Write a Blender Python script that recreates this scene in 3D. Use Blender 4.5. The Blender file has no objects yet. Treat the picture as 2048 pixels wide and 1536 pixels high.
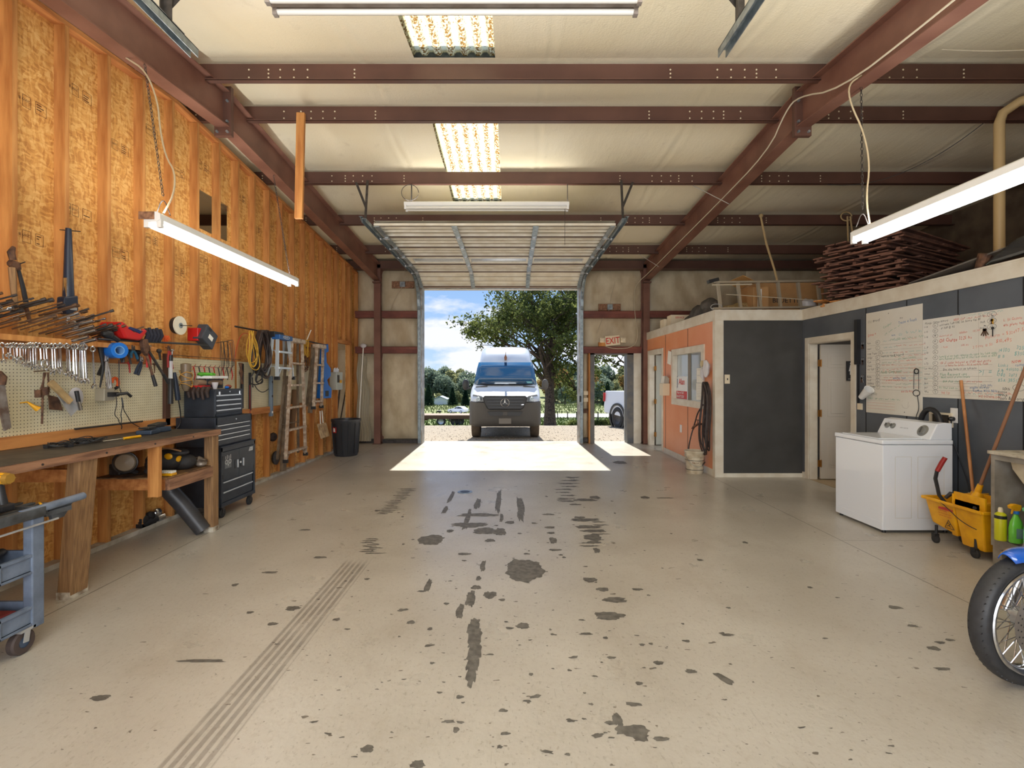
import bpy, bmesh, math, random
from math import sin, cos, pi, radians as R
from mathutils import Vector, Matrix
random.seed(7)
SC = bpy.context.scene
COL = SC.collection

# ---------------- camera ----------------
cd = bpy.data.cameras.new('camera'); cam = bpy.data.objects.new('camera', cd); COL.objects.link(cam)
cam.location = (0, 0, 1.52); cam.rotation_euler = (R(90), 0, 0)
cd.sensor_width = 36; cd.lens = 950 / 2048 * 36; cd.shift_x = 2 / 2048; cd.shift_y = -11 / 2048
cd.clip_start = 0.05; cd.clip_end = 800
SC.camera = cam
# ---------------- colour, exposure ----------------
SC.view_settings.view_transform = 'Standard'; SC.view_settings.look = 'None'
SC.view_settings.gamma = 1; SC.view_settings.use_curve_mapping = False
SC.view_settings.exposure = 0.2
SC.cycles.use_denoising = True; SC.cycles.max_bounces = 8; SC.cycles.diffuse_bounces = 5
SC.cycles.transparent_max_bounces = 16; SC.cycles.sample_clamp_indirect = 6
# ---------------- sky ----------------
W = bpy.data.worlds.new('sky'); SC.world = W; W.use_nodes = True
nt = W.node_tree; nt.nodes.clear()
def N(t, **k):
    n = nt.nodes.new(t)
    for a, b in k.items(): setattr(n, a, b)
    return n
L = nt.links.new
out = N('ShaderNodeOutputWorld'); bg = N('ShaderNodeBackground'); L(bg.outputs[0], out.inputs[0])
tc = N('ShaderNodeTexCoord'); sep = N('ShaderNodeSeparateXYZ'); L(tc.outputs['Generated'], sep.inputs[0])
gr = N('ShaderNodeValToRGB'); L(sep.outputs[2], gr.inputs[0])
gr.color_ramp.elements[0].position = 0.0; gr.color_ramp.elements[0].color = (.52, .70, .92, 1)
gr.color_ramp.elements[1].position = .30; gr.color_ramp.elements[1].color = (.17, .38, .80, 1)
mp = N('ShaderNodeMapping'); mp.inputs['Scale'].default_value = (2.6, 2.6, 7.5); mp.inputs['Location'].default_value = (.55, .1, .33)
L(tc.outputs['Generated'], mp.inputs[0])
nz = N('ShaderNodeTexNoise'); nz.inputs['Scale'].default_value = 2.2; nz.inputs['Detail'].default_value = 7; nz.inputs['Roughness'].default_value = .55
L(mp.outputs[0], nz.inputs['Vector'])
lo = N('ShaderNodeMapRange'); L(sep.outputs[2], lo.inputs[0]); lo.inputs[1].default_value = 0; lo.inputs[2].default_value = .2; lo.inputs[3].default_value = .12; lo.inputs[4].default_value = -.02
ad = N('ShaderNodeMath', operation='ADD'); L(nz.outputs[0], ad.inputs[0]); L(lo.outputs[0], ad.inputs[1])
cr = N('ShaderNodeValToRGB'); L(ad.outputs[0], cr.inputs[0])
cr.color_ramp.elements[0].position = .47; cr.color_ramp.elements[1].position = .60
mx = N('ShaderNodeMixRGB'); L(cr.outputs[0], mx.inputs[0]); L(gr.outputs[0], mx.inputs[1]); mx.inputs[2].default_value = (.86, .88, .95, 1)
L(mx.outputs[0], bg.inputs[0]); bg.inputs[1].default_value = 1.0
# ---------------- sun: high in front of the building, shining in through the doors ----------------
sd = bpy.data.lights.new('sun', 'SUN'); sd.energy = 9; sd.angle = R(.6); sd.color = (1, .95, .86)
so = bpy.data.objects.new('sun', sd); COL.objects.link(so)
so.rotation_euler = Vector((.02, -1.0, -1.0)).to_track_quat('-Z', 'Y').to_euler(); so.location = (0, 40, 40)
# ---------------- daylight through the open rear garage door behind the camera ----------------
def area(name, loc, d, sx, sy, e, col=(1, 1, 1)):
    l = bpy.data.lights.new(name, 'AREA'); l.shape = 'RECTANGLE'; l.size = sx; l.size_y = sy; l.energy = e; l.color = col
    o = bpy.data.objects.new(name, l); COL.objects.link(o); o.location = loc
    o.rotation_euler = Vector(d).to_track_quat('-Z', 'Y').to_euler(); return o
area('rear_door_daylight', (-.35, -1.35, 1.9), (0, 1, .42), 3.6, 3.4, 230, (.95, .975, 1))

# ---------------- helpers ----------------
def hexc(r, g, b):
    f = lambda c: ((c / 255 + .055) / 1.055) ** 2.4 if c > 10 else c / 255 / 12.92
    return (f(r), f(g), f(b), 1)
_M = {}
def mat(name, c=(.5, .5, .5), rough=.6, metal=0, var=0, scale=8, c2=None, bump=0, bscale=40, stretch=(1, 1, 1), emis=0, alpha=1, trans=0, coat=0, detail=4):
    """principled material; colour varies by an object-space noise between c and c2"""
    if name in _M: return _M[name]
    m = bpy.data.materials.new(name); m.use_nodes = True; t = m.node_tree; b = t.nodes['Principled BSDF']
    c = tuple(c)[:3] + (1,)
    b.inputs['Base Color'].default_value = c; b.inputs['Roughness'].default_value = rough; b.inputs['Metallic'].default_value = metal
    if coat: b.inputs['Coat Weight'].default_value = coat
    if trans: b.inputs['Transmission Weight'].default_value = trans
    if alpha < 1: b.inputs['Alpha'].default_value = alpha
    if emis: b.inputs['Emission Color'].default_value = c; b.inputs['Emission Strength'].default_value = emis
    if var or c2 or bump:
        tc = t.nodes.new('ShaderNodeTexCoord'); mp = t.nodes.new('ShaderNodeMapping'); mp.inputs['Scale'].default_value = stretch
        t.links.new(tc.outputs['Object'], mp.inputs[0])
    if var or c2:
        if c2 is None: c2 = tuple(max(0, x * (1 - var)) for x in c[:3])
        nz = t.nodes.new('ShaderNodeTexNoise'); nz.inputs['Scale'].default_value = scale; nz.inputs['Detail'].default_value = detail
        t.links.new(mp.outputs[0], nz.inputs['Vector'])
        r = t.nodes.new('ShaderNodeValToRGB'); r.color_ramp.elements[0].position = .36; r.color_ramp.elements[1].position = .64
        r.color_ramp.elements[0].color = tuple(c2)[:3] + (1,); r.color_ramp.elements[1].color = c
        t.links.new(nz.outputs[0], r.inputs[0]); t.links.new(r.outputs[0], b.inputs['Base Color'])
    if bump:
        n2 = t.nodes.new('ShaderNodeTexNoise'); n2.inputs['Scale'].default_value = bscale; t.links.new(mp.outputs[0], n2.inputs['Vector'])
        bp = t.nodes.new('ShaderNodeBump'); bp.inputs['Strength'].default_value = bump; bp.inputs['Distance'].default_value = .01
        t.links.new(n2.outputs[0], bp.inputs['Height']); t.links.new(bp.outputs[0], b.inputs['Normal'])
    _M[name] = m; return m

def rotm(rx=0, ry=0, rz=0):
    return Matrix.Rotation(rz, 3, 'Z') @ Matrix.Rotation(ry, 3, 'Y') @ Matrix.Rotation(rx, 3, 'X')
_TX = {}
def text_geo(s, bold=0.0):
    k = (s, bold)
    if k in _TX: return _TX[k]
    cu = bpy.data.curves.new('t', 'FONT'); cu.body = s; cu.size = 1; cu.resolution_u = 2; cu.offset = bold
    o = bpy.data.objects.new('t', cu); COL.objects.link(o)
    dg = bpy.context.evaluated_depsgraph_get(); me = bpy.data.meshes.new_from_object(o.evaluated_get(dg))
    vs = [v.co.copy() for v in me.vertices]; fs = [list(p.vertices) for p in me.polygons]
    bpy.data.objects.remove(o); bpy.data.curves.remove(cu); bpy.data.meshes.remove(me)
    _TX[k] = (vs, fs); return _TX[k]

class MB:
    def __init__(s): s.v = []; s.f = []; s.m = []; s.T = None
    def add(s, vs, fs, mi=0):
        o = len(s.v)
        if s.T is not None: vs = [s.T @ Vector(v) for v in vs]
        s.v += [tuple(v) for v in vs]; s.f += [[i + o for i in f] for f in fs]; s.m += [mi] * len(fs); return s
    def box(s, x0, x1, y0, y1, z0, z1, mi=0):
        return s.add([(x0,y0,z0),(x1,y0,z0),(x1,y1,z0),(x0,y1,z0),(x0,y0,z1),(x1,y0,z1),(x1,y1,z1),(x0,y1,z1)],
              [(3,2,1,0),(4,5,6,7),(0,1,5,4),(1,2,6,5),(2,3,7,6),(3,0,4,7)], mi)
    def obox(s, c, size, M=None, mi=0):
        M = M or Matrix.Identity(3); c = Vector(c); h = [q / 2 for q in size]
        vs = [c + M @ Vector((a*h[0], b*h[1], d*h[2])) for d in (-1,1) for a, b in ((-1,-1),(1,-1),(1,1),(-1,1))]
        return s.add(vs, [(3,2,1,0),(4,5,6,7),(0,1,5,4),(1,2,6,5),(2,3,7,6),(3,0,4,7)], mi)
    def bar(s, p0, p1, w, t, up=(0,0,1), mi=0):
        p0 = Vector(p0); p1 = Vector(p1); d = p1 - p0; l = d.length; d = d / l; u = Vector(up)
        if abs(d.dot(u)) > .98: u = Vector((1,0,0))
        a = d.cross(u).normalized(); b = a.cross(d)
        return s.obox((p0 + p1) / 2, (w, l, t), Matrix((a, d, b)).transposed(), mi)
    def cyl(s, p0, p1, r0, r1=None, n=12, mi=0, caps=True):
        return s.tube([p0, p1], [r0, r0 if r1 is None else r1], n, mi, caps)
    def tube(s, pts, r, n=6, mi=0, caps=True, closed=False):
        P = [Vector(p) for p in pts]
        if not closed and not isinstance(r, (list, tuple)) and r <= .013 and 3 <= len(P) <= 16:   # round off the bends of wires and cords
            for _ in range(2):
                Q = [P[0]]
                for a_, b_ in zip(P[:-1], P[1:]): Q += [a_.lerp(b_, .25), a_.lerp(b_, .75)]
                P = Q + [P[-1]]
        k = len(P); rs = r if isinstance(r, (list, tuple)) else [r] * k
        vs = []; fs = []; u = None
        for i in range(k):
            if closed: d = P[(i+1) % k] - P[i-1]
            else: d = P[min(i+1, k-1)] - P[max(i-1, 0)]
            if d.length < 1e-9: d = Vector((0,0,1))
            d.normalize()
            if u is None:
                u = d.cross(Vector((0,0,1)))
                if u.length < .05: u = d.cross(Vector((1,0,0)))
            u = (u - d * u.dot(d))
            if u.length < 1e-6: u = d.cross(Vector((.3,.7,.1)))
            u.normalize(); w = d.cross(u)
            for j in range(n): vs.append(P[i] + (u * cos(2*pi*j/n) + w * sin(2*pi*j/n)) * rs[i])
        for i in range(k if closed else k-1):
            a = i * n; b = ((i+1) % k) * n
            for j in range(n): fs.append((a+j, a+(j+1) % n, b+(j+1) % n, b+j))
        if caps and not closed: fs += [tuple(range(n))[::-1], tuple(range((k-1)*n, k*n))]
        return s.add(vs, fs, mi)
    def lathe(s, prof, c=(0,0,0), ax='z', n=24, mi=0, M=None):
        c = Vector(c); vs = []; fs = []
        for r, h in prof:
            for j in range(n):
                a = 2*pi*j/n; p = Vector((r*cos(a), r*sin(a), h))
                if ax == 'x': p = Vector((p.z, p.x, p.y))
                if ax == 'y': p = Vector((p.x, p.z, p.y))
                if M is not None: p = M @ p
                vs.append(c + p)
        k = len(prof)
        for i in range(k-1):
            for j in range(n): fs.append((i*n+j, i*n+(j+1) % n, (i+1)*n+(j+1) % n, (i+1)*n+j))
        return s.add(vs, fs, mi)
    def prism(s, poly, ax, a, b, mi=0):
        f = {'x': lambda p, t: (t, p[0], p[1]), 'y': lambda p, t: (p[0], t, p[1]), 'z': lambda p, t: (p[0], p[1], t)}[ax]
        n = len(poly); vs = [f(p, a) for p in poly] + [f(p, b) for p in poly]
        return s.add(vs, [tuple(range(n))[::-1], tuple(range(n, 2*n))] + [(i, (i+1) % n, n+(i+1) % n, n+i) for i in range(n)], mi)
    def quad(s, a, b, c, d, mi=0): return s.add([a, b, c, d], [(0,1,2,3)], mi)
    def ball(s, c, r, n=12, mi=0):
        r = (r, r, r) if not isinstance(r, (tuple, list)) else r; c = Vector(c); k = n // 2
        vs = [c + Vector((0, 0, -r[2]))]; fs = []
        for i in range(1, k):
            t = -pi/2 + pi*i/k
            for j in range(n): vs.append(c + Vector((r[0]*cos(t)*cos(2*pi*j/n), r[1]*cos(t)*sin(2*pi*j/n), r[2]*sin(t))))
        vs.append(c + Vector((0, 0, r[2]))); T = len(vs) - 1
        for j in range(n): fs.append((0, 1+(j+1) % n, 1+j)); fs.append((T, T-n+j, T-n+(j+1) % n))
        for i in range(k-2):
            for j in range(n): a = 1+i*n; fs.append((a+j, a+(j+1) % n, a+n+(j+1) % n, a+n+j))
        return s.add(vs, fs, mi)
    def text(s, t, o, ux, uy, size, mi=0, bold=0.0, sx=1, center=False, lift=.0):
        vs, fs = text_geo(t, bold); o = Vector(o); ux = Vector(ux); uy = Vector(uy); nn = ux.cross(uy) * lift
        off = (max(v.x for v in vs) / 2 if center and vs else 0)
        return s.add([o + ux * ((v.x-off) * size * sx) + uy * (v.y * size) + nn for v in vs], fs, mi)
    def crumple(s, amp, seed=0, fr=14):
        r = random.Random(seed); ph = [r.uniform(0, 6) for _ in range(6)]
        s.v = [(v[0] + amp*(sin(v[1]*fr*2+ph[0]) + .6*sin(v[2]*fr*3.1+ph[1])) , v[1] + amp*(sin(v[2]*fr*1.7+ph[2]) + .6*sin(v[0]*fr*4+ph[3])), v[2] + amp*(sin(v[0]*fr*2.3+ph[4]) + .6*sin(v[1]*fr*3.7+ph[5]))) for v in s.v]; return s
    def build(s, name, mats, parent=None, smooth=False, bevel=0, keep=False, **tags):
        if not isinstance(mats, (list, tuple)): mats = [mats]
        me = bpy.data.meshes.new(name)
        if not s.v: raise ValueError('empty mesh ' + name)
        xs = [v[0] for v in s.v]; ys = [v[1] for v in s.v]; zs = [v[2] for v in s.v]
        og = Vector(((min(xs)+max(xs))/2, (min(ys)+max(ys))/2, min(zs)))
        me.from_pydata([(v[0]-og.x, v[1]-og.y, v[2]-og.z) for v in s.v], [], s.f)
        for m in mats: me.materials.append(m)
        me.polygons.foreach_set('material_index', s.m)
        if len(s.v) < 60000 and not keep:
            bm = bmesh.new(); bm.from_mesh(me); bmesh.ops.recalc_face_normals(bm, faces=bm.faces); bm.to_mesh(me); bm.free()
        if smooth:
            me.polygons.foreach_set('use_smooth', [True] * len(me.polygons)); me.set_sharp_from_angle(angle=R(40))
        me.update()
        o = bpy.data.objects.new(name, me); COL.objects.link(o)
        if parent is not None:
            o.parent = parent; pw = Vector(parent.get('_w', (0,0,0))); o.location = og - pw
        else: o.location = og
        o['_w'] = tuple(og)
        if bevel:
            b = o.modifiers.new('bevel', 'BEVEL'); b.width = bevel; b.segments = 2; b.limit_method = 'ANGLE'; b.angle_limit = R(40)
        for k, v in tags.items(): o[k] = v
        return o

def thing(name, label, cat, loc=(0, 0, 0), group=None, kind=None):
    o = bpy.data.objects.new(name, None); COL.objects.link(o); o.location = loc; o['_w'] = tuple(loc); o.empty_display_size = .1
    if kind: o['kind'] = kind
    if label: o['label'] = label
    if cat: o['category'] = cat
    if group: o['group'] = group
    return o
def tag(o, label, cat, group=None, kind=None):
    o['label'] = label; o['category'] = cat
    if group: o['group'] = group
    if kind: o['kind'] = kind
    return o
def struct(o): o['kind'] = 'structure'; return o
def dup(o, loc, label=None, rotz=None, scale=None, rot=None, group=None):
    def cp(a, par):
        c = a.copy(); COL.objects.link(c)
        if par is not None: c.parent = par
        for ch in a.children: cp(ch, c)
        return c
    c = cp(o, None); c.location = loc
    if rotz is not None: c.rotation_euler.z = rotz
    if rot is not None: c.rotation_euler = rot
    if scale is not None: c.scale = (scale,)*3 if not isinstance(scale, (tuple, list)) else scale
    if label: c['label'] = label
    if group: c['group'] = group
    return c
def XX(px, y): return (px - 1022) / 950 * y
def ZZ(py, y): return 1.52 - (py - 757) / 950 * y
def YX(px, X): return 950 * X / (px - 1022)
ORD = ['first','second','third','fourth','fifth','sixth','seventh','eighth','ninth','tenth','eleventh','twelfth','thirteenth','fourteenth','fifteenth','sixteenth','seventeenth','eighteenth','nineteenth','twentieth','twenty-first','twenty-second','twenty-third','twenty-fourth','twenty-fifth','twenty-sixth','twenty-seventh','twenty-eighth','twenty-ninth','thirtieth','thirty-first','thirty-second','thirty-third','thirty-fourth','thirty-fifth','thirty-sixth','thirty-seventh','thirty-eighth','thirty-ninth','fortieth']
def catenary(a, b, sag, n=12):
    a = Vector(a); b = Vector(b)
    return [a.lerp(b, i/n) - Vector((0, 0, sag * 4 * (i/n) * (1-i/n))) for i in range(n+1)]
def wob(pts, amp, seed=0):
    r = random.Random(seed); return [Vector(p) + Vector((r.uniform(-amp, amp), r.uniform(-amp, amp), r.uniform(-amp, amp))) for p in pts]

# ---------------- shared materials ----------------
M_wood = mat('pine_lumber', hexc(206, 146, 80), .7, c2=hexc(170, 108, 52), scale=3, stretch=(6, 6, .6), bump=.15, bscale=30)
M_oldwood = mat('weathered_lumber', hexc(158, 122, 82), .75, c2=hexc(124, 92, 62), scale=12, stretch=(7, 7, .4), bump=.15, bscale=30)
M_oldwoodh = mat('weathered_lumber_horizontal', hexc(165, 122, 92), .75, c2=hexc(112, 78, 58), scale=4, stretch=(7, .7, 7), bump=.3, bscale=30)
M_woodh = mat('pine_lumber_horizontal', hexc(205, 140, 78), .7, c2=hexc(165, 100, 50), scale=3, stretch=(6, .6, 6), bump=.15)
M_purlin = mat('primer_red_dark', hexc(102, 70, 58), .5, c2=hexc(86, 58, 48), scale=1.5)
M_rafter = mat('primer_red', hexc(132, 92, 76), .5, c2=hexc(112, 74, 60), scale=2.5, detail=8)
M_girt = mat('primer_red_girt', hexc(135, 76, 62), .55, c2=hexc(110, 58, 48), scale=3)
M_white = mat('white_enamel', hexc(232, 232, 230), .3)
M_trim = mat('white_painted_plywood', hexc(224, 218, 204), .6, c2=hexc(210, 200, 182), scale=5, detail=8)
M_black = mat('black_plastic', (.018, .018, .02), .45)
M_rub = mat('rubber', (.03, .03, .032), .7, var=.4, scale=20)
M_chrome = mat('chrome', (.75, .76, .78), .18, 1, var=.25, scale=30)
M_steel = mat('galvanized_steel', hexc(168, 178, 182), .38, .7, c2=hexc(130, 140, 145), scale=18)
M_alu = mat('aluminium', hexc(200, 202, 204), .35, .6, var=.15, scale=12)
M_dsteel = mat('dark_steel', (.09, .08, .075), .45, .6, var=.4, scale=20)
M_rust = mat('rusty_steel', hexc(120, 85, 62), .7, .2, c2=hexc(70, 48, 38), scale=20)
M_red = mat('red_plastic', hexc(190, 30, 28), .45)
M_blue = mat('blue_plastic', hexc(30, 110, 200), .4, var=.1)
M_yellow = mat('yellow_plastic', hexc(238, 178, 18), .42, c2=hexc(214, 150, 14), scale=7, detail=8)
M_paper = mat('white_paper', hexc(235, 232, 222), .8)
M_card = mat('cardboard', hexc(190, 145, 95), .8, var=.12, scale=6)
M_ink = mat('black_ink', (.02, .02, .025), .6)
M_redink = mat('red_ink', hexc(205, 60, 45), .6)
M_glass = mat('clear_glass', (.9, .95, .95), .05, alpha=.25)
# ================= FLOOR =================
class G:
    """tiny node-math helper"""
    def __init__(s, m): s.t = m.node_tree; s.l = s.t.links.new
    def n(s, t, **k):
        x = s.t.nodes.new(t)
        for a, b in k.items(): setattr(x, a, b)
        return x
    def m(s, op, a, b=None, c=None):
        x = s.n('ShaderNodeMath', operation=op)
        for i, v in enumerate((a, b, c)):
            if v is None: continue
            if isinstance(v, (int, float)): x.inputs[i].default_value = v
            else: s.l(v, x.inputs[i])
        return x.outputs[0]
    def mix(s, f, a, b):
        x = s.n('ShaderNodeMixRGB')
        for i, v in enumerate((f, a, b)):
            if isinstance(v, (int, float)): x.inputs[i].default_value = v
            elif isinstance(v, tuple): x.inputs[i].default_value = tuple(v)[:3] + (1,)
            else: s.l(v, x.inputs[i])
        return x.outputs[0]
    def noise(s, vec, sc, det=3, stretch=None, rough=.5):
        if stretch:
            mp = s.n('ShaderNodeMapping'); mp.inputs['Scale'].default_value = stretch; s.l(vec, mp.inputs[0]); vec = mp.outputs[0]
        x = s.n('ShaderNodeTexNoise'); x.inputs['Scale'].default_value = sc; x.inputs['Detail'].default_value = det; x.inputs['Roughness'].default_value = rough; s.l(vec, x.inputs['Vector']); return x.outputs[0]
    def step(s, v, a, b):
        x = s.n('ShaderNodeMapRange'); s.l(v, x.inputs[0]); x.inputs[1].default_value = a; x.inputs[2].default_value = b; x.inputs[3].default_value = 0; x.inputs[4].default_value = 1; return x.outputs[0]

m = bpy.data.materials.new('painted_concrete'); m.use_nodes = True; g = G(m); B = m.node_tree.nodes['Principled BSDF']
tc = g.n('ShaderNodeNewGeometry').outputs['Position']; sp = g.n('ShaderNodeSeparateXYZ'); g.l(tc, sp.inputs[0]); X, Y = sp.outputs[0], sp.outputs[1]
base = g.mix(g.step(g.noise(tc, 1.1, 5), .35, .65), hexc(174, 167, 155), hexc(188, 182, 171))
base = g.mix(g.m('MULTIPLY', g.step(g.noise(tc, 26, 6, None, .7), .52, .72), .35), base, hexc(150, 138, 120))
base = g.mix(g.m('MULTIPLY', g.step(g.noise(tc, 2.3, 9, (1, .55, 1), .68), .54, .72), .30), base, hexc(146, 132, 112))
base = g.mix(g.m('MULTIPLY', g.step(g.noise(tc, 60, 3, (1, .6, 1), .6), .60, .66), .30), base, hexc(120, 108, 92))
# flaked off specks, denser in the middle lane
lane = g.step(g.m('ABSOLUTE', g.m('SUBTRACT', X, .2)), 2.6, .4)
sp1 = g.noise(tc, 13, 2, (.7, 1.5, 1)); sp2 = g.noise(tc, 31, 2, (.6, 1.3, 1))
f1 = g.step(g.m('ADD', sp1, g.m('MULTIPLY', lane, .02)), .745, .752)
f2 = g.step(g.m('ADD', sp2, g.m('MULTIPLY', lane, .02)), .73, .74)
base = g.mix(g.m('MULTIPLY', g.m('MAXIMUM', f1, f2), .85), base, hexc(92, 84, 72))
# dark tyre track along the left
tm = g.m('MULTIPLY', g.step(g.m('ABSOLUTE', g.m('ADD', X, 1.275)), .112, .1), g.step(Y, 4.0, 3.85))
st = g.step(g.m('SINE', g.m('MULTIPLY', X, 150.0)), -.5, .1)
tr = g.m('MULTIPLY', g.m('MULTIPLY', tm, g.m('MULTIPLY_ADD', st, .42, .08)), g.m('MULTIPLY_ADD', g.step(g.noise(tc, 6, 5), .3, .6), .4, .6))
base = g.mix(tr, base, hexc(70, 62, 54))
# scratches
sc1 = g.step(g.noise(tc, 9, 2, (6, .5, 1)), .70, .72)
base = g.mix(g.m('MULTIPLY', sc1, .16), base, hexc(110, 98, 84))
# saw cut joints
for off in (2.98, -3.1):
    j = g.step(g.m('ABSOLUTE', g.m('ADD', X, off)), .006, .004); base = g.mix(g.m('MULTIPLY', j, .75), base, hexc(70, 62, 52))
j = g.step(g.m('ABSOLUTE', g.m('SUBTRACT', Y, 4.46)), .005, .003); base = g.mix(g.m('MULTIPLY', g.m('MULTIPLY', j, g.step(X, 3.0, 3.12)), .7), base, hexc(80, 70, 60))
g.l(base, B.inputs['Base Color'])
rg = g.m('MULTIPLY_ADD', g.noise(tc, 3, 6), .16, .22); g.l(rg, B.inputs['Roughness'])
bp = g.n('ShaderNodeBump'); bp.inputs['Strength'].default_value = .25; bp.inputs['Distance'].default_value = .004; g.l(g.noise(tc, 45, 4), bp.inputs['Height']); g.l(bp.outputs[0], B.inputs['Normal'])
M_floor = m
M_bare = mat('bare_concrete', hexc(112, 108, 100), .55, c2=hexc(84, 80, 74), scale=26, detail=8)
f = MB(); f.box(-8, 8.2, -1.4, 11.35, -.2, 0)
rc = random.Random(3)
_cz = [0]
def chip(px, py, w, h, ang=0, jag=.14, n=None):
    """worn-through patch, centre and size measured on the floor in metres from its place in the room"""
    y0 = 950 * 1.52 / (py + h/2 - 757); y1 = 950 * 1.52 / (py - h/2 - 757); y = (y0 + y1) / 2; x = XX(px, 950 * 1.52 / (py - 757)); a = w * (950 * 1.52 / (py - 757)) / 950 / 2
    b = (y1 - y0) / 2; _cz[0] = (_cz[0] + 1) % 40; z = .0008 + .00002 * _cz[0]
    n = n or max(16, int(20 + (a + b) * 110)); pts = []; ph = [rc.uniform(0, 6) for _ in range(4)]; e = .62 if b > 2.2*a or a > 3*b else .9
    sg = lambda v: (abs(v) ** e) * (1 if v > 0 else -1)
    for i in range(n):
        t = 2*pi*i/n; jg = jag * (.62 if a > .1 and b > .1 else 1); r = 1 + rc.uniform(-jg, jg)*.55 + jg * (.7*sin(3*t + ph[0]) + .5*sin(5*t + ph[1]) + .45*sin(9*t + ph[2]) + .3*sin(14*t+ph[3]))
        u, v = a * r * sg(cos(t)), b * r * sg(sin(t))
        pts.append((x + u*cos(ang) - v*sin(ang), y + u*sin(ang) + v*cos(ang), z))
    f.add([(x, y, z)] + pts, [(0, i+1, (i+1) % n + 1) for i in range(n)], 1)
for c in [(1049,1141,74,44),(941,1198,18,30),(948,1255,24,34),(950,1278,27,40),(949,1302,26,40),(946,1325,24,40),(943,1348,19,36),(940,1366,10,20),(862,1080,50,20),(856,1172,12,24),(920,1223,14,28),(1046,1252,26,12),
          (1230,1200,48,11),(1218,1232,58,16),(1180,1160,28,9),(1205,1179,26,8),(1275,1179,22,5),(1106,1081,14,12),(1110,1100,26,4),(1168,1040,54,6),(1176,1054,52,6),
          (1188,1062,50,6),(1186,1075,34,14),(1188,1085,30,5),(1193,1101,12,10),(1160,1035,22,4),(1097,1029,24,3),(1100,1055,20,4),(1102,1066,16,4),
          (934,1040,10,40),(955,1030,76,6),(940,1050,70,9),(970,1062,46,13),(1000,1064,24,14),(902,994,8,22),(890,1020,9,14),(997,1003,10,44),(1003,1036,7,16),(1041,1018,14,46),
          (980,1081,20,6),(955,1008,12,20),(1020,1045,18,6),(966,1132,10,20),(957,1157,10,9),(952,1175,20,8),(980,1190,26,14),
          (928,1108,26,5),(900,1062,14,6),(822,1245,16,7),(735,1498,26,15),(835,1529,28,16),(1235,1440,20,26),(1265,1462,66,24),(1280,1472,34,22),(1322,1478,32,9),(1222,1446,24,8),
          (912,1460,12,12),(1382,1343,24,8),(1278,1367,14,7),(1062,1349,9,6),(1448,1358,18,26,.5),(1317,1326,20,8),(1172,1268,26,5),(1211,1276,10,5),
          (585,1217,28,9),(405,1322,90,6),(200,1396,36,12),(545,1248,20,6),(500,1225,14,5),(540,1145,30,4),(640,1115,26,4),(610,1060,22,3),(470,1170,12,6),(860,1258,10,6),
          (1455,1270,26,5),(1290,995,18,5),(1330,996,34,2),(1170,1000,46,5),(1190,995,20,6),(1240,925,26,6),(1150,1009,24,3),(1128,1000,30,2),
          (1790,1215,26,7),(1825,1252,20,5),(1868,1297,24,9),(1880,1285,20,5),(1885,1338,30,6),(1900,1280,18,5),(1970,1245,24,4),(1490,1085,10,4),(1620,1175,10,4),(1400,1120,12,4)]:
    chip(*c)
for i in range(16):   # rows of short cleat marks
    chip(818 - i*3.4 + rc.uniform(-6, 6), 978 + i*3.3, 26 + rc.uniform(-6, 8), 1.6, 0, .3)
for i in range(9): chip(742 + rc.uniform(-8, 8), 1078 + i*3.6, 28 + rc.uniform(-6, 8), 2, 0, .3)
for i in range(9): chip(1138 + rc.uniform(-14, 14), 955 + i*6, 34 + rc.uniform(-8, 8), 2.2, 0, .3)
for i in range(10): chip(1188 + rc.uniform(-14, 14), 1038 + i*6, 30 + rc.uniform(-8, 8), 2.2, 0, .3)
for i in range(130):
    py = 960 + rc.random() ** 1.3 * 560; px = rc.gauss(1040, 200)
    s = rc.uniform(1, 3) ** 1.9 * (py - 757) / 330
    chip(px, py, s * rc.uniform(.8, 2.2), s * .5, rc.uniform(-.3, .3), .2, 14)
for i in range(60):
    py = 1000 + rc.random() * 520; px = rc.uniform(500, 1800); s = rc.uniform(1, 2.6) ** 1.6 * (py - 757) / 330
    chip(px, py, s * rc.uniform(.8, 2.2), s * .4, rc.uniform(-.3, .3), .2, 12)
struct(f.build('floor', [M_floor, M_bare], keep=True))
# floor drain
d = MB(); dy = 950*1.52/(984-757); dx = XX(930, dy)
d.lathe([(.10, .0), (.10, .004), (.07, .004)], (dx, dy, .0), 'z', 24, 0); d.lathe([(.065, .002), (.0, .002)], (dx, dy, .003), 'z', 24, 1)
tag(d.build('floor_drain', [M_steel, M_black]), 'small round floor drain set in the beige floor before the open door', 'drain')

# ================= ROOF INSULATION (ceiling) =================
def roof(y): return 4.80 - .080 * abs(y - 5.2)
PUR = [1.87, 3.37, 4.86, 5.61, 7.11, 8.62, 10.14]
m = bpy.data.materials.new('vinyl_insulation'); m.use_nodes = True; g = G(m); B = m.node_tree.nodes['Principled BSDF']
P = g.n('ShaderNodeNewGeometry').outputs['Position']
c = g.mix(g.step(g.noise(P, .8, 5, (1, 1, 1)), .35, .65), hexc(238, 226, 194), hexc(242, 232, 206))
c = g.mix(g.m('MULTIPLY', g.step(g.noise(P, 3.2, 8, (1, 1, 1), .65), .60, .75), .25), c, hexc(170, 148, 112))
g.l(c, B.inputs['Base Color']); B.inputs['Roughness'].default_value = .42
bp = g.n('ShaderNodeBump'); bp.inputs['Strength'].default_value = .35; bp.inputs['Distance'].default_value = .03
g.l(g.m('ADD', g.noise(P, 5, 6, (1, .25, 1)), g.m('MULTIPLY', g.noise(P, 60, 2), .25)), bp.inputs['Height']); g.l(bp.outputs[0], B.inputs['Normal'])
M_vinyl = m
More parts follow.
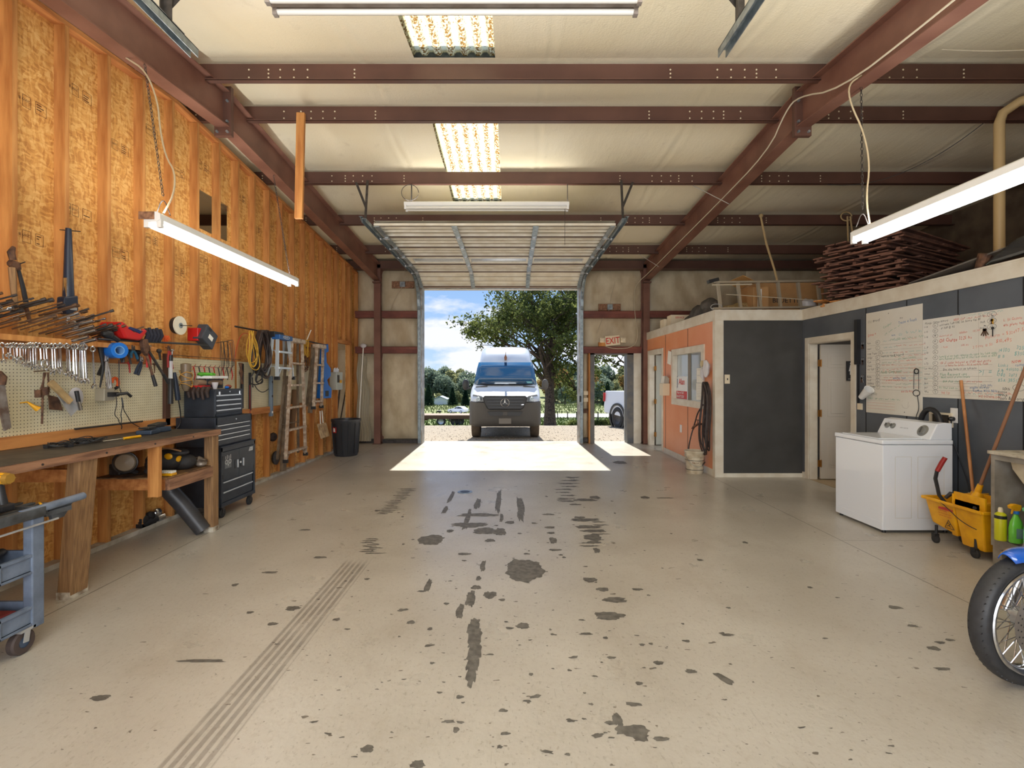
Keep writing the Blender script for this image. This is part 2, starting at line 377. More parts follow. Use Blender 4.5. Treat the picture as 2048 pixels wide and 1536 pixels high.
SEAMS = [-7.05, -5.2, -3.37, -1.52, .37, 2.2, 4.05, 5.9, 7.7]
HOLES = [(-.98, -.16, 3.42, 4.80), (-.98, -.16, 5.70, 8.24)]
def sag(x, y):
    a = max([p for p in PUR if p <= y] + [0.37 if y >= .37 else -1.2]); b = min([p for p in PUR if p > y] + [11.35])
    t = (y - a) / (b - a); s = .055 * sin(pi*t) * (b - a) / 1.5
    for q in SEAMS:
        dq = abs(x - q - .02*sin(y*3+q))
        s += -.010 * math.exp(-(dq/.02)**2) + .007 * math.exp(-((dq-.06)/.03)**2)
    s += .012 * sin(x*1.7 + y*1.3) * sin(pi*t)
    return s
c = MB(); xs = []; x = -8.0
while x < 8.25: xs.append(x); x += .04
xs = sorted(xs + [-.98, -.16]); ys = []; y = -1.3
while y < 11.36: ys.append(y); y += .1
ys = sorted(ys + [3.42, 4.80, 5.70, 8.24])
vs = [(x, y, roof(y) - sag(x, y)) for y in ys for x in xs]; nx = len(xs); fs = []
for j in range(len(ys)-1):
    for i in range(nx-1):
        mxx = (xs[i]+xs[i+1])/2; my = (ys[j]+ys[j+1])/2
        if any(a < mxx < b and cc < my < dd for a, b, cc, dd in HOLES): continue
        fs.append((j*nx+i, (j+1)*nx+i, (j+1)*nx+i+1, j*nx+i+1))
c.add(vs, fs)
struct(c.build('ceiling', M_vinyl, smooth=True, keep=True))
# roof sheet above the insulation (same two holes for the translucent panels)
rs = MB()
def roofbox(x0, x1, y0, y1, mb=None):
    mb = mb or rs
    ysp = [y0] + ([5.2] if y0 < 5.2 < y1 else []) + [y1]
    for a, b in zip(ysp[:-1], ysp[1:]):
        za, zb = roof(a) + .10, roof(b) + .10
        mb.add([(x0,a,za),(x1,a,za),(x1,b,zb),(x0,b,zb),(x0,a,za+.03),(x1,a,za+.03),(x1,b,zb+.03),(x0,b,zb+.03)], [(3,2,1,0),(4,5,6,7),(0,1,5,4),(1,2,6,5),(2,3,7,6),(3,0,4,7)])
roofbox(-8.2, -.98, -1.5, 11.6); roofbox(-.16, 8.4, -1.5, 11.6); roofbox(-.98, -.16, -1.5, 3.42); roofbox(-.98, -.16, 4.8, 5.7); roofbox(-.98, -.16, 8.24, 11.6)
struct(rs.build('ceiling_roof_sheet', M_steel))
# translucent corrugated skylight panels
m = bpy.data.materials.new('mossy_translucent_panel'); m.use_nodes = True; g = G(m); t = m.node_tree
P = g.n('ShaderNodeNewGeometry').outputs['Position']; sp = g.n('ShaderNodeSeparateXYZ'); g.l(P, sp.inputs[0])
rib = g.m('SINE', g.m('MULTIPLY', g.m('ADD', sp.outputs[0], .57), 2*pi/.137))
spk = g.noise(P, 42, 4, (1, .8, 1), .65)
k = g.step(g.m('ADD', spk, g.m('MULTIPLY', rib, -.09)), .52, .60)
col = g.mix(k, hexc(255, 248, 205), hexc(150, 112, 60))
tl = g.n('ShaderNodeBsdfTranslucent'); g.l(col, tl.inputs[0]); df = g.n('ShaderNodeBsdfDiffuse'); g.l(col, df.inputs[0])
ms = g.n('ShaderNodeMixShader'); ms.inputs[0].default_value = .25; g.l(tl.outputs[0], ms.inputs[1]); g.l(df.outputs[0], ms.inputs[2])
g.l(ms.outputs[0], t.nodes['Material Output'].inputs[0])
M_sky = m
for k, (x0, x1, y0, y1) in enumerate(HOLES):
    s = MB(); xs2 = [x0 - .03 + i * (x1-x0+.06) / 84 for i in range(85)]; prof = [.018 * max(-1, min(1, 1.8*sin((x+.57)*2*pi/.137))) for x in xs2]
    ys2 = [y0 - .05, y1 + .05]
    vs = [(x, y, roof(y) + .06 + q) for y in ys2 for x, q in zip(xs2, prof)] ; n = len(xs2)
    s.add(vs, [(i, i+n, i+n+1, i+1) for i in range(n-1)])
    o = s.build('skylight_panel', M_sky, keep=True)
    tag(o, ['mossy translucent corrugated roof panel nearest the camera, above the hanging lamp', 'longer mossy translucent corrugated roof panel on the far roof slope, crossed by a purlin'][k], 'skylight')
    fr = MB(); fr.box(x0-.012, x0, y0, y1, roof((y0+y1)/2)-.06, roof((y0+y1)/2)+.09); fr.box(x1, x1+.012, y0, y1, roof((y0+y1)/2)-.06, roof((y0+y1)/2)+.09)

# ================= STEEL FRAME =================
def purlin(y, label, zb=None, h=.2, x0=-7.9, x1=8.0, depth=.0):
    zb = zb if zb is not None else roof(y) - .235
    p = MB(); s = 1 if y < 5.2 else 1
    p.box(x0, x1, y-.0015, y+.0015, zb, zb+h)           # web
    p.box(x0, x1, y-.06, y, zb, zb+.004); p.box(x0, x1, y-.06, y-.057, zb, zb+.018)
    p.box(x0, x1, y, y+.06, zb+h-.004, zb+h)
    q = p
    for cx in (-3.1, 3.13):
        for sg in (-1, 1):
            for dx_ in (.42, .62, .74, .88, 1.02, 1.5):
                for hz in ((.3, .7) if dx_ not in (.62, 1.5) else (.3, .5, .7)):
                    q.cyl((cx + sg*dx_, y-.0045, zb+h*hz), (cx + sg*dx_, y-.001, zb+h*hz), .009, n=8, mi=1)
    o = p.build('roof_purlin', [M_purlin, mat('pale_holes', hexc(225, 212, 180), .7)]); tag(o, label, 'steel beam')
    return o
plab = ['dark red steel purlin out of the near roof slope behind the nearest lamp', 'dark red steel purlin across the near slope, closest in view', 'dark red steel purlin just beyond the ridge, holding the short wooden post',
        'dark red steel purlin that carries the garage door hanger struts', 'dark red steel purlin passing right behind the small far lamp', 'farthest dark red steel purlin, above the rolled up garage door']
for y, l in zip(PUR[1:], plab): purlin(y, l)
e = MB(); e.box(-7.9, 8.0, 11.0, 11.2, 4.07, 4.25); e.box(-7.9, 8.0, 10.96, 11.2, 4.06, 4.075)
tag(e.build('eave_beam', M_purlin), 'dark red eave beam along the top of the front wall', 'steel beam')
def rafter(xc, label, lab2):
    t = thing('steel_rafter', label, 'rafter', (xc, 5.13, 4.2))
    w = .075
    def zb(y): return 4.225 - .0745 * (y - 5.13) if y > 5.13 else 4.225 - .083 * (5.13 - y)
    for nm, ya, yb in (('far_beam', 5.14, 11.02), ('near_beam', -1.2, 5.12)):
        b = MB()
        for z0, z1, ww in ((0, .012, w), (.378, .39, w), (.012, .378, .004)):
            a0, a1 = zb(ya), zb(yb)
            b.add([(xc-ww,ya,a0+z0),(xc+ww,ya,a0+z0),(xc+ww,yb,a1+z0),(xc-ww,yb,a1+z0),(xc-ww,ya,a0+z1),(xc+ww,ya,a0+z1),(xc+ww,yb,a1+z1),(xc-ww,yb,a1+z1)], [(3,2,1,0),(4,5,6,7),(0,1,5,4),(1,2,6,5),(2,3,7,6),(3,0,4,7)])
        b.build(nm, M_rafter, t)
    p = MB(); p.box(xc-.09, xc+.09, 5.105, 5.13, 4.13, 4.66); p.box(xc-.09, xc+.09, 5.132, 5.155, 4.13, 4.66)
    sp_ = p.build('splice_plate', M_purlin, t)
    b = MB()
    for sx in (-.055, .055):
        for z in (4.17, 4.28, 4.5, 4.62): b.cyl((xc+sx, 5.085, z), (xc+sx, 5.175, z), .014, n=6)
    b.build('bolts', M_steel, sp_)
    return t
rafter(-3.1, 'long dark red roof rafter on the left, beside the particle board wall', '')
rafter(3.14, 'long dark red roof rafter on the right, with cables clipped to it', '')
def column(xc, label):
    t = thing('steel_column', label, 'column', (xc, 11.1, 0))
    b = MB(); b.box(xc-.075, xc+.075, 11.0, 11.012, 0, 4.16); b.box(xc-.004, xc+.004, 11.012, 11.29, 0, 4.16); b.box(xc-.075, xc+.075, 11.29, 11.3, 0, 4.16)
    b.build('post', M_rafter, t)
    p = MB(); p.box(xc-.1, xc+.1, 10.96, 11.3, 0, .015); p.build('base_plate', M_purlin, t)
    q = MB(); q.box(xc-.085, xc+.085, 10.9, 11.03, 3.72, 3.75); q.build('cap_plate', M_purlin, t)
column(-3.1, 'dark red steel column left of the big garage door opening')
column(3.14, 'dark red steel column beside the orange office wall')

# ================= FRONT WALL (with garage and person door openings) =================
GX0, GX1, GZ = -2.07, 1.58, 3.65; PX0, PX1, PZ = 1.90, 2.82, 2.16
w = MB()
def pleat(mb, x0, x1, z0, z1, y=11.32):
    nx = max(3, int((x1-x0)/.05)); nz = max(3, int((z1-z0)/.08)); rr = random.Random(int(x0*97+z0*31)); vs = []
    for j in range(nz+1):
        for i in range(nx+1):
            u, v = i/nx, j/nz; b = .09 * min(1, sin(pi*u)*2.2) ** .6 * min(1, sin(pi*v)*2.2) ** .6 if 0 < u < 1 and 0 < v < 1 else 0
            vs.append((x0+(x1-x0)*u, y - b + .007*sin(9*(x0+u*(x1-x0))+3*v*(z1-z0)) + .004*rr.uniform(-1, 1), z0+(z1-z0)*v))
    mb.add(vs, [(j*(nx+1)+i, j*(nx+1)+i+1, (j+1)*(nx+1)+i+1, (j+1)*(nx+1)+i) for j in range(nz) for i in range(nx)])
M_vw = mat('wall_vinyl_insulation', hexc(214, 200, 170), .45, c2=hexc(190, 172, 140), scale=4, bump=.5, bscale=9, stretch=(1, 1, .6), detail=8)
HZ = [0.08, 2.2, 3.03, 4.15]
for x0, x1, zz in [(-8, -3.7, HZ), (-3.64, -3.1, HZ), (-3.1, GX0-.09, HZ), (GX1+.08, PX0-.05, HZ[:2]), (GX1+.08, 3.12, HZ[1:]), (PX1+.05, 3.12, HZ[:2]), (3.14, 5.6, HZ), (5.6, 8.1, HZ)]:
    for a, b in zip(zz[:-1], zz[1:]): pleat(w, x0, x1, a, b)
struct(w.build('wall_front_insulation', M_vw, smooth=True, keep=True))
w = MB()
w.box(-8.1, GX0-.06, 11.36, 11.5, -.2, 4.5); w.box(GX0-.06, GX1+.06, 11.36, 11.5, GZ, 4.5); w.box(GX1+.06, PX0, 11.36, 11.5, -.2, 4.5); w.box(PX0, PX1, 11.36, 11.5, PZ, 4.5); w.box(PX1, 8.3, 11.36, 11.5, -.2, 4.5)
struct(w.build('wall_front', mat('siding', hexc(205, 200, 190), .6)))
glab = iter(['lower dark red wall girt left of the steel column', 'upper dark red wall girt left of the steel column', 'lower dark red wall girt between column and garage door jamb', 'upper dark red wall girt between column and garage door jamb',
  'rust coloured girt under the exit sign', 'upper dark red wall girt above the exit sign', 'dark red wall girt behind the office roof, lower', 'dark red wall girt behind the office roof, upper',
  'dark floor angle under the insulation left of the column', 'dark floor angle between column and garage door jamb'])
for x0, x1 in ((-3.64, -3.19), (-3.02, GX0-.09), (GX1+.08, 3.05), (3.23, 8)):
    for z in (2.2, 3.03):
        gmb = MB(); gmb.box(x0, x1, 11.07, 11.3, z+.06, z+.065); gmb.box(x0, x1, 11.07, 11.075, z-.005, z+.065); gmb.box(x0, x1, 11.07, 11.3, z-.09, z-.085); gmb.box(x0, x1, 11.10, 11.103, z-.085, z+.06)
        tag(gmb.build('wall_girt', M_girt), next(glab), 'steel beam')
for x0, x1 in ((-3.64, -3.19), (-3.02, GX0-.09)):
    gmb = MB(); gmb.box(x0, x1, 11.16, 11.3, 0.0, .09); tag(gmb.build('floor_angle', M_dsteel), next(glab), 'steel beam')

# garage door opening: jambs and header
j = MB()
M_jamb = mat('galvanized_jamb', hexc(190, 192, 190), .45, .3, c2=hexc(150, 140, 128), scale=8, detail=8)
j.box(GX0-.09, GX0, 11.03, 11.36, 0, 3.75); j.box(GX1, GX1+.08, 11.03, 11.36, 0, 3.75); j.box(GX0-.09, GX1+.08, 11.25, 11.36, GZ, 3.8)
struct(j.build('trim_1', M_jamb))
# person door frame
o = MB(); M_fr = mat('grey_door_frame', hexc(88, 92, 98), .5, .1, c2=hexc(112, 108, 102), scale=6)
o.box(PX0-.05, PX0+.055, 11.12, 11.36, 0, PZ+.02); o.box(PX1-.1, PX1+.05, 11.12, 11.36, 0, PZ+.02); o.box(PX0-.05, PX1+.05, 11.12, 11.36, PZ-.08, PZ+.02)
door = struct(o.build('door_1', M_fr))
o = MB(); o.obox((PX1-.09+.13, 11.40+.43, PZ/2-.03), (.04, .86, PZ-.12), rotm(0, 0, -.29)); o.build('door_leaf', mat('light_door_leaf', hexc(190, 196, 200), .5), door)
o = MB(); o.box(PX1+.05, 3.05, 11.13, 11.2, 0, 2.12); o.build('side_trim', M_trim, door)
o = MB(); o.box(PX0-.085, PX0-.05, 11.1, 11.3, 0, 2.12); o.build('wood_stop', M_wood, door)

# ================= LEFT PARTICLE BOARD WALL =================
m = bpy.data.materials.new('strand_board'); m.use_nodes = True; g = G(m); B = m.node_tree.nodes['Principled BSDF']
P = g.n('ShaderNodeTexCoord').outputs['Object']
dist = g.n('ShaderNodeTexNoise'); dist.inputs['Scale'].default_value = 9; g.l(P, dist.inputs['Vector'])
va = g.n('ShaderNodeVectorMath', operation='MULTIPLY_ADD'); g.l(dist.outputs['Color'], va.inputs[0]); va.inputs[1].default_value = (.05, .07, .07); g.l(P, va.inputs[2])
cols = []
for k, st in enumerate(((1, 60, 14), (1, 20, 55))):
    mp = g.n('ShaderNodeMapping'); mp.inputs['Scale'].default_value = st; mp.inputs['Rotation'].default_value = (.5 - k*1.1, 0, 0); g.l(va.outputs[0], mp.inputs[0])
    v = g.n('ShaderNodeTexVoronoi'); v.inputs['Scale'].default_value = 1.0; g.l(mp.outputs[0], v.inputs['Vector']); s_ = g.n('ShaderNodeSeparateXYZ'); g.l(v.outputs['Color'], s_.inputs[0]); cols.append(s_.outputs[0])
r = g.n('ShaderNodeValToRGB'); g.l(g.m('MULTIPLY_ADD', cols[0], .5, g.m('MULTIPLY', cols[1], .5)), r.inputs[0])
cr_ = r.color_ramp; cr_.elements[0].position = .1; cr_.elements[0].color = hexc(186, 126, 62); cr_.elements[1].position = .9; cr_.elements[1].color = hexc(232, 184, 112)
e_ = cr_.elements.new(.45); e_.color = hexc(214, 156, 82)
c = g.mix(g.m('MULTIPLY', g.step(g.noise(P, 20, 6, None, .7), .62, .72), .3), r.outputs[0], hexc(140, 78, 28))
g.l(c, B.inputs['Base Color']); B.inputs['Roughness'].default_value = .6
M_osb = m
WX_ = -3.64   # stud face plane
def wtop(y): return 4.56 - .083 * abs(y - 5.2)
osb = MB()
def osbp(y0, y1, z0, z1=None):
    zs = (z1, z1) if z1 else (wtop(y0), wtop(y1))
    if z1 is None and y0 < 5.2 < y1: osbp(y0, 5.2, z0); osbp(5.2, y1, z0); return
    osb.add([(-3.745,y0,z0),(-3.73,y0,z0),(-3.73,y1,z0),(-3.745,y1,z0),(-3.745,y0,zs[0]),(-3.73,y0,zs[0]),(-3.73,y1,zs[1]),(-3.745,y1,zs[1])], [(3,2,1,0),(4,5,6,7),(0,1,5,4),(1,2,6,5),(2,3,7,6),(3,0,4,7)])
osbp(-1.2, 5.6, 0); osbp(5.6, 6.26, 0, 3.32); osbp(5.6, 6.26, 3.79); osbp(6.26, 9.98, 0); osbp(9.98, 10.74, 2.3); osbp(10.74, 11.3, 0)
wl = struct(osb.build('wall_left', M_osb))
ST = .409; sy = [3.875 + i * ST for i in range(-11, 19)]
sy = [y for y in sy if y < 11.2] + [9.95, 10.75, 11.28]
for y in sorted(sy):
    if 10.0 < y < 10.7: z0 = 2.36
    elif y > 10.74: z0 = .04
    else: z0 = .04
    if y < 2.4: continue
    s = MB(); s.box(-3.73, WX_, y, y+.038, z0, min(wtop(y), wtop(y+.038)) - .04)
    s.build('stud', M_wood, wl)
s = MB()
for a, b in ((-1.2, 5.2), (5.2, 11.32)):
    s.add([(-3.73,a,wtop(a)-.04),(WX_,a,wtop(a)-.04),(WX_,b,wtop(b)-.04),(-3.73,b,wtop(b)-.04),(-3.73,a,wtop(a)),(WX_,a,wtop(a)),(WX_,b,wtop(b)),(-3.73,b,wtop(b))], [(3,2,1,0),(4,5,6,7),(0,1,5,4),(1,2,6,5),(2,3,7,6),(3,0,4,7)])
s.build('top_plate', M_woodh, wl)
s = MB(); s.box(-3.728, WX_+.003, 9.955, 10.785, 2.281, 2.358); s.build('door_header', M_woodh, wl)
s = MB(); s.box(-3.73, WX_+.004, -1.2, 9.98, 0, .042); s.box(-3.73, WX_+.004, 10.74, 11.3, 0, .042)
struct(s.build('baseboard_left', mat('white_painted_plate', hexc(206, 200, 186), .6, c2=hexc(170, 160, 142), scale=8, detail=8)))
# printed grade stamps on the boards
s = MB(); rr = random.Random(5)
for k, y in enumerate(sorted(q for q in sy if 2.4 < q < 9)):
    for zc in ((4.03, 2.98) if k % 2 else (3.78, 2.72)):
        zc += -.08 * abs(y - 5.2) + rr.uniform(-.05, .05); x = -3.7295; a = y + .06
        for i in range(3):
            y0 = a + i*.1; wd = rr.choice((.06, .085))
            for zz in (zc, zc+.09): s.box(x, x+.0004, y0, y0+wd, zz, zz+.003)
            for yy in (y0, y0+wd): s.box(x, x+.0004, yy, yy+.003, zc, zc+.09)
            if i == 1: s.text('2009 B', (x+.0005, y0+wd-.004, zc+.065), (0, -1, 0), (0, 0, -1), .03)
            else:
                for q in range(4):
                    if rr.random() < .8: s.box(x, x+.0004, y0+.008, y0+wd-.01-rr.uniform(0, .03), zc+.012+q*.019, zc+.02+q*.019)
s.build('grade_stamps', mat('stamp_ink', hexc(84, 52, 30), .8), wl)
# room seen through the cut openings, other outer walls
w = MB(); w.box(-8.1, -8.0, -1.4, 11.5, -.2, 5); struct(w.build('wall_left_outer', M_vw))
w = MB(); w.box(8.0, 8.1, -1.4, 11.5, -.2, 5); struct(w.build('wall_right_outer', mat('shade_darkened_insulation', hexc(120, 105, 85), .6, c2=hexc(90, 76, 62), scale=3)))  # insulation colour darkened to paint in the poor light on this wall
w = MB(); w.box(-8.1, -2.25, -1.5, -1.4, -.2, 5); w.box(1.5, 8.2, -1.5, -1.4, -.2, 5); w.box(-2.25, 1.5, -1.5, -1.4, 3.7, 5)
struct(w.build('wall_rear', M_vw))
g0 = MB(); g0.box(-30, 30, -20, -1.4, -.3, -.05); struct(g0.build('ground_rear', mat('rear_gravel', hexc(150, 140, 125), .9)))
# ================= OUTSIDE =================
area('next_room_fill_light', (-6.2, 6, 3.9), (0, 0, -1), 2.5, 6, 60, (1, .97, .93))  # added fill light for the adjacent room, its source is unseen
def gz(y):
    P_ = [(11.3, -.02), (12.2, -.10), (14, -.21), (19.5, -.40), (21.5, -.75), (44, -2.8), (84, -5.40), (96, -5.60), (150, -7.2), (190, -8.6), (260, -4.0), (420, 5)]
    for (a, za), (b, zb) in zip(P_[:-1], P_[1:]):
        if y <= b: return za + (zb-za)*(y-a)/(b-a)
    return P_[-1][1]
def ground(name, y0, y1, x0, x1, material, dz=0, step=1.0, jig=0):
    mb = MB(); ys = []; y = y0
    while y < y1: ys.append(y); y += step
    ys.append(y1); nxx = 24; rg_ = random.Random(1)
    vs = [(x0 + (x1-x0)*i/nxx, y, gz(y) + dz + (rg_.uniform(-jig, jig) if 0 < i < nxx else 0)) for y in ys for i in range(nxx+1)]
    mb.add(vs, [(j*(nxx+1)+i, j*(nxx+1)+i+1, (j+1)*(nxx+1)+i+1, (j+1)*(nxx+1)+i) for j in range(len(ys)-1) for i in range(nxx)])
    return mb.build(name, material, keep=True)
M_gravel = mat('gravel', hexc(152, 141, 124), .95, c2=hexc(122, 110, 94), scale=24, bump=.8, bscale=60, detail=12)
M_grass = mat('grass', hexc(112, 124, 62), .95, c2=hexc(76, 94, 40), scale=3, detail=12, bump=1, bscale=14)
M_field = mat('meadow', hexc(134, 136, 84), .95, c2=hexc(98, 112, 56), scale=.35, detail=14, bump=1, bscale=8)
struct(ground('ground_gravel', 11.3, 40, -40, 40, M_gravel, step=.7))
struct(ground('ground_grass', 40, 84, -70, 70, M_grass, step=3))
struct(ground('ground_road', 84, 96, -110, 110, mat('pale_asphalt', hexc(205, 200, 192), .8), .02, step=6))
struct(ground('ground_meadow', 96, 420, -300, 300, M_field, step=6, jig=.1))
a = MB(); a.box(GX0-.1, GX1+.1, 11.3, 11.55, -.15, -.003); a.box(PX0, PX1, 11.3, 11.55, -.15, -.003); struct(a.build('ground_threshold', M_floor))
# leaves and pebbles on the gravel
s = MB(); rr = random.Random(11)
for i in range(4200):
    y = 11.7 + rr.random() ** 1.5 * 14; x = rr.uniform(-6, 7); r = rr.uniform(.006, .02); z = gz(y)
    s.ball((x, y, z + r*.3), (r, r*rr.uniform(.6, 1), r*.6), 5, rr.choice((0, 0, 1, 2)))
o = s.build('pebbles', [mat('pebble_light', hexc(175, 166, 152), .9), mat('pebble_grey', hexc(140, 132, 122), .9), mat('pebble_brown', hexc(120, 90, 60), .9)], keep=True)
tag(o, 'loose pebbles and dry leaves scattered over the gravel lot', 'gravel', kind='stuff')
# ---------- trees ----------
def leafmat(name, c, c2, sc=1.5):
    m = bpy.data.materials.new(name); m.use_nodes = True; g = G(m); t = m.node_tree
    P = g.n('ShaderNodeNewGeometry').outputs['Position']; oi = g.n('ShaderNodeObjectInfo').outputs['Random']
    k = g.step(g.m('ADD', g.noise(P, sc, 6, None, .7), g.m('MULTIPLY_ADD', oi, .2, -.1)), .35, .65)
    col = g.mix(k, c2, c); d = g.n('ShaderNodeBsdfDiffuse'); g.l(col, d.inputs[0]); tl = g.n('ShaderNodeBsdfTranslucent'); g.l(col, tl.inputs[0])
    ms = g.n('ShaderNodeMixShader'); ms.inputs[0].default_value = .45; g.l(d.outputs[0], ms.inputs[1]); g.l(tl.outputs[0], ms.inputs[2]); g.l(ms.outputs[0], t.nodes['Material Output'].inputs[0]); return m
M_bark = mat('bark', hexc(98, 84, 70), .9, c2=hexc(52, 44, 38), scale=9, bump=.6)
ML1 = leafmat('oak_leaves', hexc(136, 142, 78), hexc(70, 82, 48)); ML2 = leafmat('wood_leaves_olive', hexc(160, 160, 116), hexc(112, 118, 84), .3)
ML3 = leafmat('wood_leaves_bluegreen', hexc(138, 150, 128), hexc(98, 114, 100), .3); ML4 = leafmat('conifer_needles', hexc(54, 74, 54), hexc(30, 48, 40), 1); ML5 = leafmat('autumn_leaves', hexc(178, 140, 92), hexc(120, 104, 62), .3)  # olive and blue green leaf colours lightened to paint in distance haze
def leaves(mb, c, rad, n, size, rr, shell=.5):
    for i in range(n):
        v = Vector((rr.gauss(0, 1), rr.gauss(0, 1), rr.gauss(0, 1))).normalized() * (shell + (1-shell) * rr.random()) * rr.uniform(.85, 1.08)
        p = Vector(c) + Vector((v.x*rad[0], v.y*rad[1], v.z*rad[2])); a = Vector((rr.uniform(-1, 1), rr.uniform(-1, 1), rr.uniform(-1, 1))).normalized(); b = a.cross(Vector((rr.uniform(-1, 1), rr.uniform(-1, 1), rr.uniform(-1, 1)))).normalized()
        s = size * rr.uniform(.6, 1.4); mb.add([p - a*s, p + b*s*.6, p + a*s, p - b*s*.6], [(0, 1, 2, 3)])
def big_tree(base, H, spread, label, nleaf=24000, lean=0, seed=2, ls=.17, tr=.42):
    rr = random.Random(seed); t = thing('oak_tree', label, 'tree', base); bw = MB(); tips = []
    b0 = Vector(base)
    def branch(p, d, l, r, lev):
        pts = [p]; q = p
        for i in range(4):
            d = (d + Vector((rr.gauss(0, .12), rr.gauss(0, .12), rr.gauss(0, .08)))).normalized(); q = q + d * l / 4; pts.append(q)
        bw.tube(pts, [r*(1-.13*i) for i in range(5)], 7 if lev < 2 else 4)
        if lev >= 4 or r < .02: tips.extend([pts[2], pts[4]]); return
        if lev >= 2: tips.append(pts[4]); tips.append(pts[3])
        k = 3 if lev else 5
        for j in range(k):
            az = 2*pi*(j + rr.random()*.6)/k; out = Vector((cos(az), sin(az), 0)); up = rr.uniform(.15, .8) if lev else rr.uniform(.35, .9)
            nd = (d*.55 + out*.8*spread + Vector((0, 0, up*.5))).normalized()
            branch(pts[rr.choice((2, 3, 4)) if lev else rr.choice((3, 4))], nd, l*rr.uniform(.62, .82), r*.52, lev+1)
    q = b0; pts = [b0 - Vector((0, 0, .5))]
    for i in range(4): q = q + Vector((lean*.25 + rr.uniform(-.05, .05), rr.uniform(-.05, .05), H*.1)); pts.append(q)
    bw.tube(pts, [tr*1.4, tr, tr*.9, tr*.85, tr*.8], 12)
    for j in range(7):
        az = 2*pi*(j+rr.random()*.5)/7; branch(pts[rr.choice((2, 3, 4))], Vector((cos(az)*.75, sin(az)*.75, .75 if j % 2 else 1.3)).normalized(), H*.27, tr*.45, 1)
    branch(pts[4], Vector((0, 0, 1)), H*.3, tr*.6, 1)
    if label.startswith('big'):
        for (px, py, dy) in ((955,655,-1),(975,640,1),(990,675,0),(1000,620,-2),(965,690,0),(1010,665,1),(985,600,2),(1020,640,-2),(1130,770,-1),(1145,740,1),(1120,730,-2),(1150,700,0),(1135,660,2),(1160,790,0),(1175,760,-1),(1185,720,1),(1195,700,-2),(1210,715,0),(1125,790,1),(1150,640,-1),(1165,600,1),(1110,690,-2),(1200,740,1),(1080,740,-1),(1075,700,1)):
            e = Vector((XX(px, 40+dy), 40+dy, ZZ(py, 40+dy))); p0 = pts[rr.choice((2, 3, 4))]; mid = p0.lerp(e, .55) + Vector((0, 0, .8)); bw.tube([p0, p0.lerp(mid, .5) + Vector((0, 0, .3)), mid, e], [.10, .08, .055, .02], 6)
            for q in range(3): tips.append(e + Vector((rr.gauss(0, .5), rr.gauss(0, .5), rr.gauss(0, .4)))); tips.append(mid.lerp(e, .5) + Vector((rr.gauss(0, .5), rr.gauss(0, .5), rr.gauss(0, .4))))
    bw.build('trunk', M_bark, t, smooth=True, keep=True); lf = MB(); per = max(3, nleaf // len(tips))
    for c in tips: leaves(lf, c, (H*.042,)*3, per, ls, rr, .1)
    lf.build('foliage', ML1, t, keep=True); return t
big_tree((XX(1100, 40), 40, gz(40) + .1), 16, 1.0, 'big leafy oak tree standing behind the white van in the garage doorway', 30000, 0, 4, ls=.115)
big_tree((XX(1330, 34), 34, gz(34) + .1), 13, 1.2, 'leafy tree whose branches hang into the top left of the person door view', 12000, 0, 9, ls=.15, tr=.3)
def crown(name, material, seed, kind='round'):
    rr = random.Random(seed); t = thing(name, '', 'tree', (0, 0, 0)); lf = MB(); b = MB(); b.tube([(0,0,-1),(0,0,3)], .25, 6); b.build('trunk', M_bark, t)
    if kind == 'round':
        for k in range(10): leaves(lf, (rr.uniform(-2.2, 2.2), rr.uniform(-1.5, 1.5), rr.uniform(2.5, 7.5)), (rr.uniform(1.3, 2.2),)*3, 170, .38, rr, .75)
    else:
        for k in range(16):
            z = .3 + k*.36; r = 1.9*(1-k/16.5)**.8; leaves(lf, (0, 0, z), (r, r, .4), int(60+120*r), .16, rr, .6)
    lf.build('foliage', material, t, keep=True); return t
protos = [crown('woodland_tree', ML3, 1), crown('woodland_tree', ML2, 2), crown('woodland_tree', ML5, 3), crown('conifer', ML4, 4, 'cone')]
rr = random.Random(21)
def place(k, x, y, s, label, grp, dz=0):
    if '_used' not in protos[k]: protos[k]['_used'] = 1; o = protos[k]; o.location = (x, y, gz(y)+dz); o.scale = (s, s, s); o['label'] = label; o['group'] = grp; return
    dup(protos[k], (x, y, gz(y)+dz), label, rotz=rr.uniform(0, 6), scale=(s*rr.uniform(.9, 1.15), s, s*rr.uniform(.85, 1.1)), group=grp)
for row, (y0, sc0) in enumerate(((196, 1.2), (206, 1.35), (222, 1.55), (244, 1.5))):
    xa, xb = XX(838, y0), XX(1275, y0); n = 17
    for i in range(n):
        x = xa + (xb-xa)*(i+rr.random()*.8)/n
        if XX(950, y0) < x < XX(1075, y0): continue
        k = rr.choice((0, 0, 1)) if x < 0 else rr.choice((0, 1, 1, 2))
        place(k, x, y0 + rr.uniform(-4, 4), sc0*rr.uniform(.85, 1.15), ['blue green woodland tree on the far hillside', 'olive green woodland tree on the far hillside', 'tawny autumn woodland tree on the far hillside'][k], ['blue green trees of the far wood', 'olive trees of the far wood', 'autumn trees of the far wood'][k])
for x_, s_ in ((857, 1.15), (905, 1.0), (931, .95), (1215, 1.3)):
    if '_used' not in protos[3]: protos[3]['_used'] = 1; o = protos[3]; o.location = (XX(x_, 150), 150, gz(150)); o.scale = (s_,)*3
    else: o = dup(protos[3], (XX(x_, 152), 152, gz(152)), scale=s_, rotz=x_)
    o['label'] = {857: 'dark pointed evergreen left of the far barn', 905: 'dark pointed evergreen right of the far barn', 931: 'dark pointed evergreen beside the edge of the white van', 1215: 'dark evergreen seen through the person door'}[x_]
